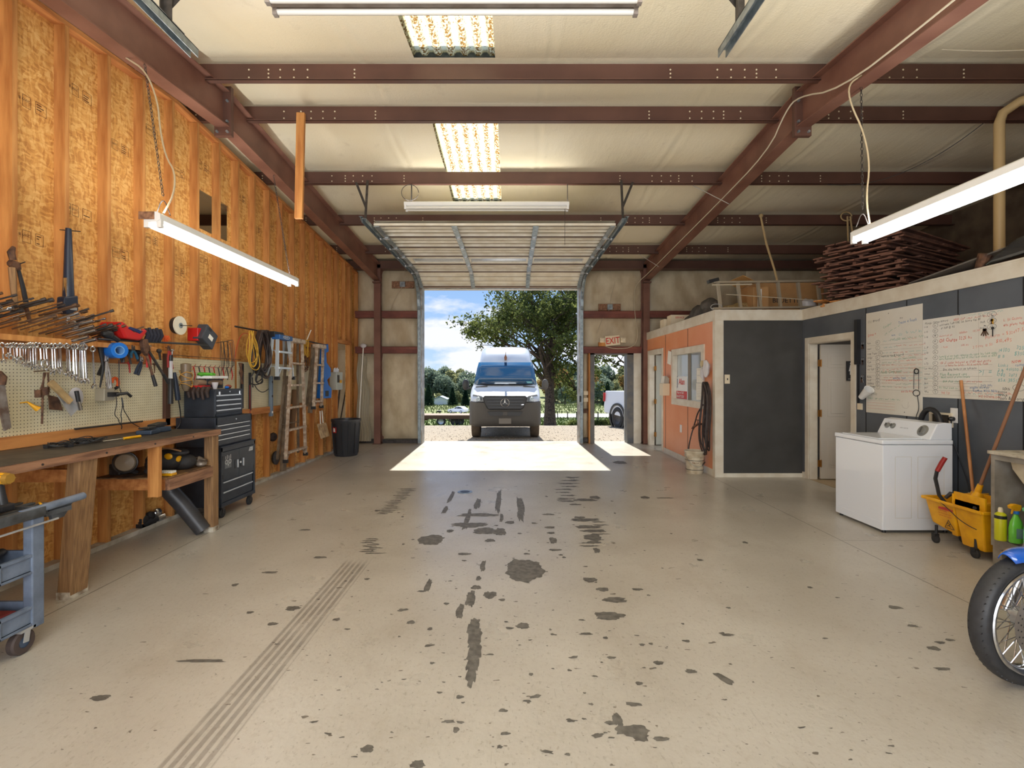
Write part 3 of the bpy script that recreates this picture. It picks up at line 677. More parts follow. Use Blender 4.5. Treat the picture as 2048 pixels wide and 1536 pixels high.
for x_, y_, s_, k in ((880, 175, .62, 1), (915, 172, .7, 1), (1195, 168, .9, 0), (1235, 172, .8, 1), (1130, 160, .75, 0)):
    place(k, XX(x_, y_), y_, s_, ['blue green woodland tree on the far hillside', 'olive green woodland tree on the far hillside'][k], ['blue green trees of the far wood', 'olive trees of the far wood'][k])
for p_ in protos:
    if '_used' in p_: del p_['_used']
for o in bpy.data.objects:
    if '_used' in o: del o['_used']
# bushes at the lot's edge seen through the person door
for k, (px, y) in enumerate(((1200, 36), (1218, 38), (1150, 41))):
    b = MB(); x = XX(px, y); leaves(b, (x, y, gz(y)+.1), (.9, .5, .42), 900, .07, rr, .4)
    tag(b.build('low_bush', ML1, keep=True), ['low scrubby bush beyond the gravel, left in the person door', 'low scrubby bush beyond the gravel, beside the pickup wheel', 'low weeds right of the big oak trunk'][k], 'bush')
# grass tufts as one mass
s = MB()
for i in range(5000):
    y = rr.uniform(40, 84); x = rr.uniform(-12, 22); h = rr.uniform(.1, .3); a = rr.uniform(-.05, .05)
    s.add([(x-.05, y, gz(y)), (x+.05, y, gz(y)), (x+a, y, gz(y)+h)], [(0, 1, 2)])
for i in range(7000):
    y = rr.uniform(97, 175); x = rr.uniform(-40, 60); h = rr.uniform(.2, .7); a = rr.uniform(-.15, .15)
    s.add([(x-.1, y, gz(y)), (x+.1, y, gz(y)), (x+a, y, gz(y)+h)], [(0, 1, 2)], 1)
tag(s.build('tall_grass', [M_grass, M_field], keep=True), 'rough grass growing on the slope and meadow beyond the lot', 'grass', kind='stuff')
# barn
t = thing('far_barn', 'small pale barn with metal roof among the evergreens', 'building', (XX(880, 165), 165, gz(165)))
x = XX(880, 165); z = gz(165)
b = MB(); b.prism([(x-2.2, z), (x+2.2, z), (x+2.2, z+2.0), (x, z+2.8), (x-2.2, z+2.0)], 'y', 165, 171); b.build('wall', mat('barn_wall', hexc(205, 210, 212), .7), t)
b = MB(); b.prism([(x-2.6, z+1.9), (x, z+2.95), (x+2.6, z+1.9), (x+2.6, z+2.05), (x, z+3.1), (x-2.6, z+2.05)], 'y', 164.6, 171.4); b.build('roof', mat('barn_roof', hexc(120, 150, 180), .5), t)
# mailbox
x = XX(878, 82); z = gz(82); t = thing('mailbox', 'dark mailbox on a post beside the road', 'mailbox', (x, 82, z))
b = MB(); b.box(x-.05, x+.05, 81.95, 82.05, z, z+1.0); b.build('post', M_oldwood, t); b = MB(); b.lathe([(.0, -.35), (.16, -.35), (.16, .35), (0, .35)], (x, 82, z+1.12), 'x', 12); b.build('box', M_black, t)
# wire fence right of the big tree and behind the pickup
for k, (px, y) in enumerate(((1115, 70), (1135, 70), (1153, 70), (1219, 60), (1196, 60))):
    x = XX(px, y); b = MB(); b.box(x-.07, x+.07, y-.07, y+.07, gz(y), gz(y)+1.15)
    tag(b.build('fence_post', M_dsteel), ['fence post right behind the oak trunk', 'middle fence post right of the oak', 'fence post beside the right garage door jamb', 'fence post left of the pickup', 'fence post at the left edge of the person door view'][k], 'post')
b = MB()
for z in (.35, .7, 1.05): b.tube([(XX(1090, 70), 70, gz(70)+z), (XX(1160, 70), 70, gz(70)+z)], .015, 4)
tag(b.build('fence_wire', M_dsteel), 'three strand wire fence right of the oak trunk', 'fence')
b = MB()
for z in (.45, .95): b.tube([(XX(1180, 60), 60, gz(60)+z), (XX(1270, 60), 60, gz(60)+z)], .02, 4)
tag(b.build('fence_wire', M_dsteel), 'wire fence behind the pickup in the person door view', 'fence')

# ---------- flatbed trailer ----------
def wheel(mb_t, mb_r, c, r, w, ax, mi=0, spokes=0):
    """tyre and rim profiles around an axis"""
    mb_t.lathe([(r*.62, -w/2), (r*.93, -w/2), (r, -w*.38), (r, w*.38), (r*.93, w/2), (r*.62, w/2)], c, ax, 28)
    mb_r.lathe([(0, -w*.2), (r*.25, -w*.25), (r*.5, -w*.3), (r*.62, -w*.48), (r*.66, -w*.48), (r*.66, w*.48), (r*.5, w*.3), (0, w*.2)], c, ax, 20)
Y = 44; z = gz(Y); t = thing('flatbed_trailer', 'rusty flatbed trailer parked across the lot behind the van', 'trailer', (-6, Y, z))
b = MB(); b.box(-10.5, -3.6, Y-1.1, Y+1.3, z+.92, z+1.0); b.build('deck', M_rust, t)
b = MB(); b.box(-10.5, -3.6, Y-1.1, Y-1.0, z+.66, z+.92); b.box(-10.5, -3.6, Y+.6, Y+.7, z+.55, z+.9); b.box(-10.5, -7.6, Y-.6, Y-.5, z+.5, z+.66); b.build('frame', M_rust, t)
for xx in (XX(885, Y), XX(912, Y), XX(921, Y)):
    for yy in (Y-.9,) if xx < -6 else (Y-.7,):
        a_ = MB(); c_ = MB(); wheel(a_, c_, (xx, yy, z+.42), .42, .28, 'y'); w_ = a_.build('wheel', M_rub, t, smooth=True); c_.build('rim', M_alu if xx < -6 else M_dsteel, w_, smooth=True)
b = MB(); b.box(XX(900, Y), XX(905, Y), Y-.95, Y-.6, z+.45, z+.7); b.build('tool_box', M_dsteel, t)
# ---------- distant white car ----------
def car(t, L, Wd, prof, wheels, r, paint, glass, side_glass, y_off=0, trimc=None):
    """side profile in (x, z) extruded across y, narrowed at the top; local frame, nose towards +x"""
    b = MB(); n = len(prof); cuts = [-Wd/2, -Wd/2+.08, Wd/2-.08, Wd/2]; vs = []
    zmax = max(p[1] for p in prof)
    for c in cuts:
        for p in prof:
            tin = max(0, (p[1]-zmax*.55)/(zmax*.45)); k = (1 - .16*tin) * (1 if abs(c) < Wd/2-.01 else 1); dz = 0 if abs(c) < Wd/2-.01 else -.03*(1 if p[1] > zmax*.9 else 0)
            vs.append((p[0], c*k, p[1]+dz))
    fs = [tuple(range(n))[::-1], tuple(range(3*n, 4*n))] + [(q*n+i, q*n+(i+1) % n, (q+1)*n+(i+1) % n, (q+1)*n+i) for q in range(3) for i in range(n)]
    b.add(vs, fs); b.build('body', paint, t, smooth=True, bevel=.02)
    for s_ in (-1, 1):
        for poly in side_glass:
            g_ = MB(); yy = [s_*(Wd/2*(1-.16*max(0, (p[1]-zmax*.55)/(zmax*.45)))+.006) for p in poly]; k = len(poly)
            g_.add([(p[0], q, p[1]) for p, q in zip(poly, yy)] + [(p[0], q-.02*s_, p[1]) for p, q in zip(poly, yy)], [tuple(range(k)), tuple(range(k, 2*k))[::-1]] + [(i, (i+1) % k, k+(i+1) % k, k+i) for i in range(k)]); g_.build('window', glass, t)
    for xw in wheels:
        for s_ in (-1, 1):
            a_ = MB(); c_ = MB(); wheel(a_, c_, (xw, s_*(Wd/2-.1), r), r, .24, 'y'); w_ = a_.build('wheel', M_rub, t, smooth=True); c_.build('rim', trimc or M_alu, w_, smooth=True)
M_paint = mat('white_paint', hexc(225, 228, 234), .25, coat=.5); M_cglass = mat('tinted_glass', (.02, .04, .07), .08, coat=.5)
t = thing('parked_car', 'white hatchback driving on the road beyond the trailer', 'car', (0, 0, 0))
car(t, 4.5, 1.8, [(-2.2,.35),(-2.25,.9),(-2.0,1.05),(-1.3,1.5),(-.2,1.55),(.7,1.05),(2.0,.85),(2.2,.6),(2.15,.3)], (-1.35, 1.35), .33, M_paint, M_cglass, [[(-1.75,1.05),(-1.15,1.42),(-.3,1.44),(-.3,1.0)],[(-.22,1.0),(-.22,1.44),(-.1,1.42),(.5,1.03)]])
t.location = (XX(916, 97), 97, gz(92)); t.rotation_euler.z = R(180-28); t.scale = (.92,)*3
# ---------- white pickup ----------
t = thing('pickup_truck', 'white pickup truck parked on the gravel outside the person door', 'truck', (0, 0, 0))
car(t, 5.4, 1.95, [(-2.7,.55),(-2.75,.8),(-2.72,1.42),(-1.15,1.44),(-1.05,1.5),(-.72,1.93),(.55,1.95),(1.25,1.42),(2.6,1.3),(2.75,1.0),(2.75,.5),(2.2,.45),(-1.3,.45)], (-1.75, 1.75), .41, M_paint, M_cglass,
    [[(-.95,1.42),(-.62,1.86),(-.15,1.88),(-.15,1.40)],[(-.08,1.40),(-.08,1.88),(.5,1.88),(.95,1.42)]], trimc=M_dsteel)
for s_ in (-1, 1):
    b = MB(); b.lathe([(.46, -.03), (.54, -.03), (.54, .03), (.46, .03)], (-1.75, s_*.975, .43), 'y', 24); b.build('wheel_arch', M_black, t)
    b = MB(); b.tube([(-.9, s_*.9, .42), (1.2, s_*.9, .42)], .05, 8); b.build('side_step', M_black, t)
    b = MB(); b.box(-2.76, -2.68, s_*.97-.03, s_*.97+.03, 1.0, 1.34); b.build('tail_light', M_red, t)
    for xx in (-.7, .25): b = MB(); b.box(xx-.1, xx+.1, s_*.985-.02, s_*.985+.02, 1.2, 1.24); b.build('door_handle', M_black, t)
    b = MB(); b.box(.75, .9, s_*1.12-.1, s_*1.12+.1, 1.38, 1.58); b.build('side_mirror', M_black, t)
b = MB(); b.box(-2.85, -2.68, -.9, .9, .55, .72); b.build('rear_bumper', M_chrome, t)
# rear wheel (local -1.75, +.9) to stand at the photographed spot
hd = Vector((.34, -.94, 0)); ang = math.atan2(hd.y, hd.x); c0 = Vector((XX(1239, 18.3), 18.3, 0)); off = Matrix.Rotation(ang, 3, 'Z') @ Vector((-1.75, -.88, 0))
t.location = (c0.x-off.x, c0.y-off.y, gz(18.5)-.03); t.rotation_euler.z = ang

# ================= VAN =================
vx = -.165; gv = -.21
t = thing('delivery_van', 'white high roof delivery van facing the open garage door', 'van', (vx, 14, gv))
M_van = mat('van_paint', hexc(198, 204, 212), .28, coat=.6); M_clad = mat('grey_cladding', hexc(80, 77, 74), .6); M_wind = mat('blue_windshield', hexc(24, 74, 110), .06, coat=1)
#      y     z0    z1    half w  half w top   shoulder
stn = [(13.19,.80,.98,.80,.74),(13.24,.60,1.02,.90,.80),(13.36,.50,1.06,.965,.86),(13.62,.45,1.17,1.0,.88),(13.86,.42,1.30,1.0,.90),(14.1,.42,1.57,1.0,.87),(14.42,.42,1.99,1.0,.80),(14.62,.42,2.22,1.0,.77),(14.9,.42,2.42,1.0,.76),(15.5,.42,2.53,1.0,.78),(17,.42,2.57,1.0,.78),(19,.42,2.57,1.0,.78)]
def sec(y, z0, z1, w, wt, grow=0):
    bz = min(1.22, z1-.12); h = z1 - bz
    pts = [(0,z0),(w*.8,z0),(w,z0+.08),(w,(z0+bz)/2),(w*.995,bz)]
    if h > .3: pts += [(w*.995+(wt-w)*.5, bz+h*.45), (wt, z1-.14*min(1, h)), (wt-.06, z1-.05), (wt-.16, z1-.008), (wt*.4, z1+.01), (0, z1+.012)]
    else: pts += [(w-.02, bz+h*.4), (w-.05, bz+h*.6), (wt*.97, z1-.02), (wt*.8, z1-.004), (wt*.4, z1+.01), (0, z1+.012)]
    pts = pts + [(-a_, b_) for a_, b_ in pts[-2:0:-1]]
    return [(vx + a_, y, b_) for a_, b_ in pts]
b = MB(); rows = [sec(*s_) for s_ in stn]; n = len(rows[0]); vs = [p for r_ in rows for p in r_]
b.add(vs, [(i*n+j, i*n+(j+1) % n, (i+1)*n+(j+1) % n, (i+1)*n+j) for i in range(len(rows)-1) for j in range(n)] + [tuple(range(n))[::-1], tuple(range((len(rows)-1)*n, len(rows)*n))])
b.build('body', M_van, t, smooth=True)
# windshield following the slope
b = MB(); nn = 14; stn2 = ((13.875, 1.335, .915), (14.11, 1.60, .885), (14.27, 1.80, .855), (14.41, 1.99, .815))
b.add([(vx+(-1+2*k/nn)*ww, yy+.05*(-1+2*k/nn)**2-.02, zz+.02) for (yy, zz, ww) in stn2 for k in range(nn+1)], [(q*(nn+1)+k, q*(nn+1)+k+1, (q+1)*(nn+1)+k+1, (q+1)*(nn+1)+k) for q in range(3) for k in range(nn)])
ws = b.build('windshield', M_wind, t, smooth=True, keep=True)
ws.modifiers.new('s', 'SOLIDIFY').thickness = .01
b = MB(); b.tube([(vx-.84, 13.93, 1.33), (vx-.4, 13.85, 1.335), (vx+.4, 13.85, 1.335), (vx+.84, 13.93, 1.33)], .02, 6); b.tube([(vx-.75, 13.84, 1.36), (vx-.02, 13.82, 1.345)], .012, 5); b.tube([(vx+.1, 13.82, 1.36), (vx+.8, 13.85, 1.35)], .012, 5); b.build('wiper', M_black, t)
for s_ in (-1, 1): b = MB(); b.bar((vx+s_*.52, 13.80, 1.30), (vx+s_*.86, 13.83, 1.27), .03, .03); b.build('hood_vent', M_clad, t)
b = MB(); b.prism([(vx-.03, 2.08), (vx+.03, 2.08), (vx+.045, 2.16), (vx, 2.26), (vx-.045, 2.16)], 'y', 14.42, 14.50); b.tube([(vx, 14.44, 2.1), (vx, 14.62, 2.34)], .01, 5); b.build('antenna_mount', mat('brown_marker', hexc(120, 78, 55), .5), t)
# lower cladding and bumper
def bsec(y, z0, z1, w): return [(vx-w, y, z0+.05), (vx-w*.85, y, z0), (vx+w*.85, y, z0), (vx+w, y, z0+.05), (vx+w, y, z1), (vx-w, y, z1)]
rows = [bsec(*q) for q in ((13.14,.38,.84,.58),(13.16,.27,.86,.80),(13.22,.20,.88,.93),(13.34,.17,.89,1.0),(13.6,.17,.86,1.015),(13.78,.17,.74,1.015))]; n = 6; b = MB()
b.add([p for r_ in rows for p in r_], [(i*n+j, i*n+(j+1) % n, (i+1)*n+(j+1) % n, (i+1)*n+j) for i in range(5) for j in range(n)] + [tuple(range(n))[::-1], tuple(range(5*n, 6*n))])
bp_ = b.build('bumper', M_clad, t, smooth=True, bevel=.015)
b = MB(); b.box(vx-.17, vx+.17, 13.115, 13.14, .27, .42); b.build('plate_panel', mat('plate_grey', hexc(120, 114, 106), .5), bp_)
b = MB(); b.prism([(vx-.49, .60), (vx+.49, .60), (vx+.41, .49), (vx-.41, .49)], 'y', 13.10, 13.2); b.build('lower_intake', M_black, bp_)
b = MB(); b.box(vx-.06, vx+.06, 13.09, 13.12, .50, .60); b.build('sensor_cover', M_clad, bp_)
# grille
gp = [(-.60,.99),(-.56,1.03),(.56,1.03),(.60,.99),(.58,.88),(.50,.72),(.44,.67),(-.44,.67),(-.50,.72),(-.58,.88)]
b = MB(); b.prism([(vx+a_, c_) for a_, c_ in gp], 'y', 13.10, 13.25); gr_ = b.build('grille', M_black, t, bevel=.01)
b = MB()
for k, zz in enumerate((.97, .89, .81, .73)): hw = .53 - .035*k; b.bar((vx-hw, 13.09, zz), (vx+hw, 13.09, zz), .03, .028)
b.tube([(vx+a_*1.0, 13.1, c_) for a_, c_ in gp], .014, 6, closed=True); b.build('slat', mat('grille_slats', hexc(42, 43, 46), .35, .3), gr_)
# round three pointed badge
b = MB(); ctr = Vector((vx, 13.06, .855)); b.tube([ctr + Vector((.115*cos(a_*pi/16), 0, .115*sin(a_*pi/16))) for a_ in range(32)], .011, 8, closed=True)
for k in range(3):
    a_ = pi/2 + k*2*pi/3; d = Vector((cos(a_), 0, sin(a_))); e2 = Vector((-sin(a_), 0, cos(a_)))
    b.add([ctr + e2*.02 + d*.01, ctr + d*.112, ctr - e2*.02 + d*.01, ctr + Vector((0, -.012, 0)), ctr + Vector((0, .012, 0)) + d*.01], [(0, 1, 3), (1, 2, 3), (1, 0, 4), (2, 1, 4), (2, 0, 3), (0, 2, 4)])
b.build('star_badge', M_chrome, gr_)
b = MB(); b.box(vx+.44, vx+.52, 13.08, 13.1, .79, .81); b.build('side_badge', M_chrome, gr_)
for s_ in (-1, 1):
    b = MB(); pl = [(.60,1.0),(.66,1.04),(.90,1.07),(.93,1.0),(.92,.86),(.78,.86),(.62,.90)]
    pl = [(vx+s_*a_, c_) for a_, c_ in pl]
    k = len(pl); ydep = lambda x: 13.12 + .30*max(0, (abs(x-vx)-.55)/.4)**1.5
    b.add([(x, ydep(x), z) for x, z in pl] + [(x, ydep(x)+.14, z) for x, z in pl], [tuple(range(k)), tuple(range(k, 2*k))[::-1]] + [(i, (i+1) % k, k+(i+1) % k, k+i) for i in range(k)])
    hl = b.build('headlight', mat('headlight_glass', hexc(120, 126, 132), .25, .2), t)
    b = MB(); b.lathe([(.0, -.02), (.055, -.02), (.06, .0), (.04, .03)], (vx+s_*.74, 13.13, .955), 'y', 16); b.build('reflector', M_steel, hl)
    b = MB(); b.ball((vx+s_*1.17, 14.02, 1.34), (.10, .07, .165), 14); b.bar((vx+s_*1.0, 14.05, 1.25), (vx+s_*1.13, 14.03, 1.22), .05, .05); b.build('side_mirror', M_clad if s_ > 0 else M_black, t, smooth=True)
    for yy in (14.1, 17.9):
        a_ = MB(); c_ = MB(); wheel(a_, c_, (vx+s_*.86, yy, gv+.36), .36, .25, 'x')
        for q in range(5): a_.lathe([(.361, -.004), (.361, .004)], (vx+s_*.86-.08+q*.04, yy, gv+.36), 'x', 28)
        w_ = a_.build('wheel', mat('dusty_tyre', hexc(88, 76, 64), .85, var=.3, scale=10), t, smooth=True); c_.build('rim', M_dsteel, w_, smooth=True)
b = MB(); b.box(vx-.8, vx+.8, 13.9, 18.9, .12, .44); b.build('underbody', M_black, t)
b = MB(); b.box(vx+.60, vx+.86, 14.0, 14.005, 1.37, 1.45); b.obox((vx+.66, 13.93, 1.405), (.24, .01, .07), rotm(-.7)); b.build('dash_papers', mat('papers_teal', hexc(120, 170, 165), .6), ws)
# ================= OVERHEAD GARAGE DOOR =================
t = thing('overhead_door', 'rolled up white ribbed garage door with galvanized stiles above the opening', 'garage door', (-.245, 9, 3.85))
M_dpan = mat('ribbed_door_panel', hexc(234, 228, 212), .5, c2=hexc(218, 208, 186), scale=5, detail=8)
def zt(y): return 3.86 + .01*(y-7)*0
sections = [((7.14, 3.86), (7.74, 3.87)), ((7.75, 3.87), (8.35, 3.87)), ((8.36, 3.87), (8.96, 3.87)), ((8.97, 3.87), (9.57, 3.86)), ((9.58, 3.86), (10.18, 3.85)), ((10.19, 3.85), (10.78, 3.63))]
DX0, DX1 = -2.06, 1.57
for k, ((ya, za), (yb, zb)) in enumerate(sections):
    b = MB(); A = Vector((0, ya, za)); Bv = Vector((0, yb, zb)); d = (Bv-A).normalized(); nn = Vector((0, d.z, -d.y)); ln = (Bv-A).length
    prof = [(0, .0), (.02, .0), (.03, .045), (.055, .045), (.065, .0)]
    for r0 in (.19, .36): prof += [(r0, .0), (r0+.003, .03), (r0+.02, .032), (r0+.024, .004), (r0+.05, .0)]
    prof += [(ln-.05, .0), (ln-.04, .045), (ln-.012, .045), (ln-.004, 0)]
    if k == 3:
        # window section: frame with three long lites
        for a0, a1 in ((0, .17), (ln-.13, ln)):
            P = [A + d*a0, A + d*a1]; b.add([(DX0, *p.yz) for p in P] + [(DX1, *p.yz) for p in P] + [(DX0, *(p+nn*.04).yz) for p in P] + [(DX1, *(p+nn*.04).yz) for p in P], [(0,1,3,2),(4,6,7,5),(0,2,6,4),(1,5,7,3),(0,4,5,1),(2,3,7,6)])
        for x0, x1 in ((DX0, DX0+.16), (-.93, -.78), (.30, .45), (DX1-.16, DX1)):
            P = [A + d*.17, A + d*(ln-.13)]; b.add([(x0, *p.yz) for p in P] + [(x1, *p.yz) for p in P] + [(x0, *(p+nn*.04).yz) for p in P] + [(x1, *(p+nn*.04).yz) for p in P], [(0,1,3,2),(4,6,7,5),(0,2,6,4),(1,5,7,3),(0,4,5,1),(2,3,7,6)])
    else:
        P = [A + d*u + nn*v for u, v in prof]; m_ = len(P)
        b.add([(DX0, *p.yz) for p in P] + [(DX1, *p.yz) for p in P], [(i, i+1, m_+i+1, m_+i) for i in range(m_-1)])
        P2 = [A - nn*.03, A + d*ln - nn*.03]; b.add([(DX0, *p.yz) for p in P2] + [(DX1, *p.yz) for p in P2], [(0, 1, 3, 2)])
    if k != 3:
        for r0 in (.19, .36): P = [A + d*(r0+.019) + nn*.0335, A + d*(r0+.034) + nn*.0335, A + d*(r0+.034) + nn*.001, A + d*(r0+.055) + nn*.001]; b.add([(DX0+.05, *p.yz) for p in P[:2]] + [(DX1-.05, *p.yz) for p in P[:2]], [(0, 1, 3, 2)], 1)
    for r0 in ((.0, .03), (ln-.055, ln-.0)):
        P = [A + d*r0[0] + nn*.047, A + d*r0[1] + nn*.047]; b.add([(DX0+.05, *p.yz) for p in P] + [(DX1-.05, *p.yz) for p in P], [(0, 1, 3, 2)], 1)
    sct = b.build('door_section', [M_dpan, mat('brown_shade_and_dirt', hexc(96, 74, 60), .7)], t, keep=True)  # brown strips paint in shadow and dirt along ribs and section joints
    if k == 3:
        g_ = MB(); c_ = A + d*(ln/2+.02) + nn*.02; g_.box(DX0, DX1, c_.y-.15, c_.y+.15, c_.z-.004, c_.z+.004); g_.build('window_pane', mat('door_glass', (.85, .92, 1), .08, alpha=.35), sct)
    s = MB()
    for x in (DX0+.04, -.855, .375, DX1-.04):
        s.obox((x, *((A+Bv)/2 + nn*.055).yz), (.085 if abs(x) < 1.5 else .075, ln, .012), Matrix(((1,0,0), tuple(d), tuple(nn))).transposed())
    s.build('stile', M_steel, sct)
    if k:
        h = MB()
        for x in (DX0+.04, -.855, .375, DX1-.04): h.obox((x, *(A + nn*.07).yz), (.05, .09, .016), Matrix(((1,0,0), tuple(d), tuple(nn))).transposed()); h.cyl((x-.04, *(A+nn*.075).yz), (x+.04, *(A+nn*.075).yz), .012, n=6)
        h.build('hinge', M_alu, sct)
b = MB(); b.bar((DX0, 7.13, 3.83), (DX1, 7.13, 3.83), .02, .03); b.build('top_strut', M_dpan, t)
b = MB(); b.bar((DX0, 10.8, 3.61), (DX1, 10.8, 3.61), .04, .05); b.build('bottom_seal', mat('tan_seal', hexc(190, 170, 150), .7), t)
for sgn, xt, nm in ((-1, DX0-.06, 'left'), (1, DX1+.06, 'right')):
    b = MB(); path = [(xt, 6.85, 3.80), (xt, 8.5, 3.80), (xt, 10.3, 3.80)] + [(xt, 10.3+.62*sin(a_*pi/12), 3.18+.62*cos(a_*pi/12)) for a_ in range(1, 7)] + [(xt, 10.95, 3.1), (xt, 11.0, .02)]
    P = [Vector(p) for p in path]
    for (ox, oz) in ((-.03, 0), (.03, 0)):
        for p, q in zip(P[:-1], P[1:]): b.bar(p + Vector((ox, 0, 0)), q + Vector((ox, 0, 0)), .006, .06, up=(0, 0, 1) if abs((q-p).normalized().z) < .9 else (0, 1, 0))
    for p, q in zip(P[:-1], P[1:]):
        dd = (q-p).normalized(); up = Vector((0, -dd.z, dd.y)); b.bar(p + up*.03, q + up*.03, .06, .006, up=tuple(up))
    tr_ = b.build('track', M_steel, t)
    b = MB(); b.bar((xt-sgn*-.05, 6.85, 3.86), (xt+sgn*.05, 10.9, 3.86), .05, .006); b.bar((xt+sgn*.05, 6.85, 3.83), (xt+sgn*.05, 10.9, 3.83), .004, .06); b.build('track_angle', M_steel, tr_)
    b = MB(); b.bar((xt, 6.92, 3.86), (xt, 7.02, 4.45), .035, .006, up=(0, 1, 0)); b.bar((xt+.0*sgn, 6.95, 4.02), (xt+sgn*.17, 7.02, 4.42), .035, .006, up=(0, 1, 0)); b.build('hanger_strut', M_dsteel, tr_)
    for k in range(1, 6):
        ya, za = sections[k][0]; b = MB(); b.cyl((xt-.02*sgn, ya, za-.07), (xt-sgn*.12, ya, za-.07), .008, n=6); b.cyl((xt-.015, ya, za-.07), (xt+.015, ya, za-.07), .024, n=12); b.build('roller', M_alu, tr_)
# tracks of the rear door, end pieces hanging in view at the top
for xt, lab in ((-2.28, 'galvanized door track end with black hanger at top left'), (1.52, 'galvanized door track end with black hanger at top right')):
    t = thing('rear_door_track', lab, 'door track', (xt, 3.3, 3.86)); s_ = 1 if xt > 0 else -1
    b = MB(); b.box(xt-.03, xt-.024, -1, 3.42, 3.83, 3.89); b.box(xt+.024, xt+.03, -1, 3.42, 3.83, 3.89); b.box(xt-.03, xt+.03, -1, 3.42, 3.884, 3.89); b.build('rail', M_steel, t)
    b = MB(); b.box(xt+s_*.035, xt+s_*.04, -1, 3.32, 3.85, 3.93); b.box(xt+s_*.0, xt+s_*.06, -1, 3.32, 3.925, 3.93); b.build('rail_angle', M_steel, t)
    b = MB(); b.box(xt-.03, xt+.03, 3.15, 3.156, 3.89, 4.44); b.box(xt-.03, xt-.024, 3.12, 3.156, 3.89, 4.44); b.bar((xt, 3.17, 4.0), (xt-s_*.2, 3.3, 4.42), .04, .006, up=(0, 1, 0)); b.build('hanger_strut', M_dsteel, t)

# ================= LAMPS =================
def lamp(name, label, c, ax, lit, L_=2.44, housing='white', z0=0, power=0):
    c = Vector(c); t = thing(name, label, 'ceiling lamp', tuple(c))
    U = Vector((1,0,0)) if ax == 'x' else Vector((0,1,0)); V = Vector((0,1,0)) if ax == 'x' else Vector((1,0,0)); Z = Vector((0,0,1))
    def P(u, v, z): return c + U*u + V*v + Z*z
    hm = M_white if housing == 'white' else mat('dull_lamp_housing', hexc(150, 140, 132), .5, c2=hexc(120, 108, 98), scale=6)
    b = MB(); pr = [(-.065, 0), (-.065, .045), (-.04, .062), (.04, .062), (.065, .045), (.065, 0), (.03, -.018), (-.03, -.018)]
    n = len(pr); b.add([P(-L_/2, v, z) for v, z in pr] + [P(L_/2, v, z) for v, z in pr], [tuple(range(n))[::-1], tuple(range(n, 2*n))] + [(i, (i+1) % n, n+(i+1) % n, n+i) for i in range(n)]); b.build('housing', hm, t)
    tm_ = mat('lit_tube', (1, .98, .94), .3, emis=lit) if lit else mat('dim_tube', hexc(225, 222, 214), .25)
    for s_ in (-1, 1):
        b = MB(); b.cyl(P(-L_/2+.03, s_*.05, -.035), P(L_/2-.03, s_*.05, -.035), .0185, n=12); b.build('fluorescent_tube', tm_, t, smooth=True)
        for e_ in (-1, 1):
            b = MB(); a_, b2 = P(e_*(L_/2-.005), s_*.05-.018, -.06), P(e_*(L_/2-.035), s_*.05+.018, .01); b.box(min(a_.x, b2.x), max(a_.x, b2.x), min(a_.y, b2.y), max(a_.y, b2.y), a_.z, b2.z); b.build('socket', M_white if housing == 'white' else hm, t)
    if power:   # added uplight that brightens the ceiling, on unlit lamps too
        if ax == 'x': area('ceiling_fill_uplight', tuple(c + Z*.08), (0, 0, 1), L_, .12, power, (1, .985, .95))
        else:
            o_ = area('ceiling_fill_uplight', tuple(c + Z*.08), (0, 0, 1), .12, L_, power, (1, .985, .95)); o_.rotation_euler = (pi, 0, 0)
    return t
def chain(mb, a, b, r=.0035, link=.032):
    a = Vector(a); b = Vector(b); n = max(2, int((b-a).length/link)); d = (b-a)/n; dn = d.normalized(); s1 = dn.cross(Vector((.3,1,0))).normalized(); s2 = dn.cross(s1)
    for i in range(n):
        c = a + d*(i+.5); s = s1 if i % 2 else s2
        mb.tube([c + s*.009*cos(q*pi/3) + dn*link*.62*sin(q*pi/3) for q in range(6)], r, 4, closed=True)
l = lamp('hanging_lamp', 'lit white two tube strip lamp hung from chain beside the particle board wall', (-2.82, 4.95, 2.77), 'y', 6, power=20)
b = MB(); chain(b, (-2.82, 3.85, 3.0), (-3.03, 3.93, 4.12), .003); b.tube([(-2.88, 3.85, 2.84), (-2.82, 3.85, 3.0), (-2.76, 3.85, 2.84)], .004, 5); b.build('chain', M_dsteel, l)
b = MB(); chain(b, (-2.82, 6.05, 2.84), (-3.05, 6.1, 4.13), .003); b.build('chain', M_dsteel, l)
b = MB(); b.tube([(-2.80, 3.82, 2.84), (-2.71, 3.82, 3.0), (-2.70, 3.82, 3.18), (-2.80, 3.85, 3.32), (-2.86, 3.87, 3.55), (-2.90, 3.9, 3.8), (-3.0, 3.9, 4.05), (-3.12, 3.85, 4.12)], .007, 8); b.build('power_conduit', mat('tan_conduit', hexc(178, 160, 128), .6), l)
b = MB(); b.box(-2.92, -2.80, 3.722, 3.73, 2.77, 2.83); b.build('end_plate', M_oldwoodh, l)
l = lamp('hanging_lamp', 'lit white two tube strip lamp on the right, running towards the camera', (3.08, 3.0, 2.77), 'y', 6, power=20)
b = MB(); chain(b, (3.08, 4.16, 3.0), (3.17, 4.3, 4.16), .003); b.tube([(3.02, 4.16, 2.84), (3.08, 4.16, 3.0), (3.14, 4.16, 2.84)], .004, 5); b.build('chain', M_dsteel, l)
b = MB(); b.tube([(3.14, 4.15, 2.84), (3.10, 4.15, 3.1), (3.16, 4.18, 3.4), (3.12, 4.2, 3.7), (3.0, 4.2, 3.95), (2.98, 4.2, 4.12), (3.1, 4.2, 4.2)], .007, 8); b.build('power_conduit', mat('tan_conduit'), l)
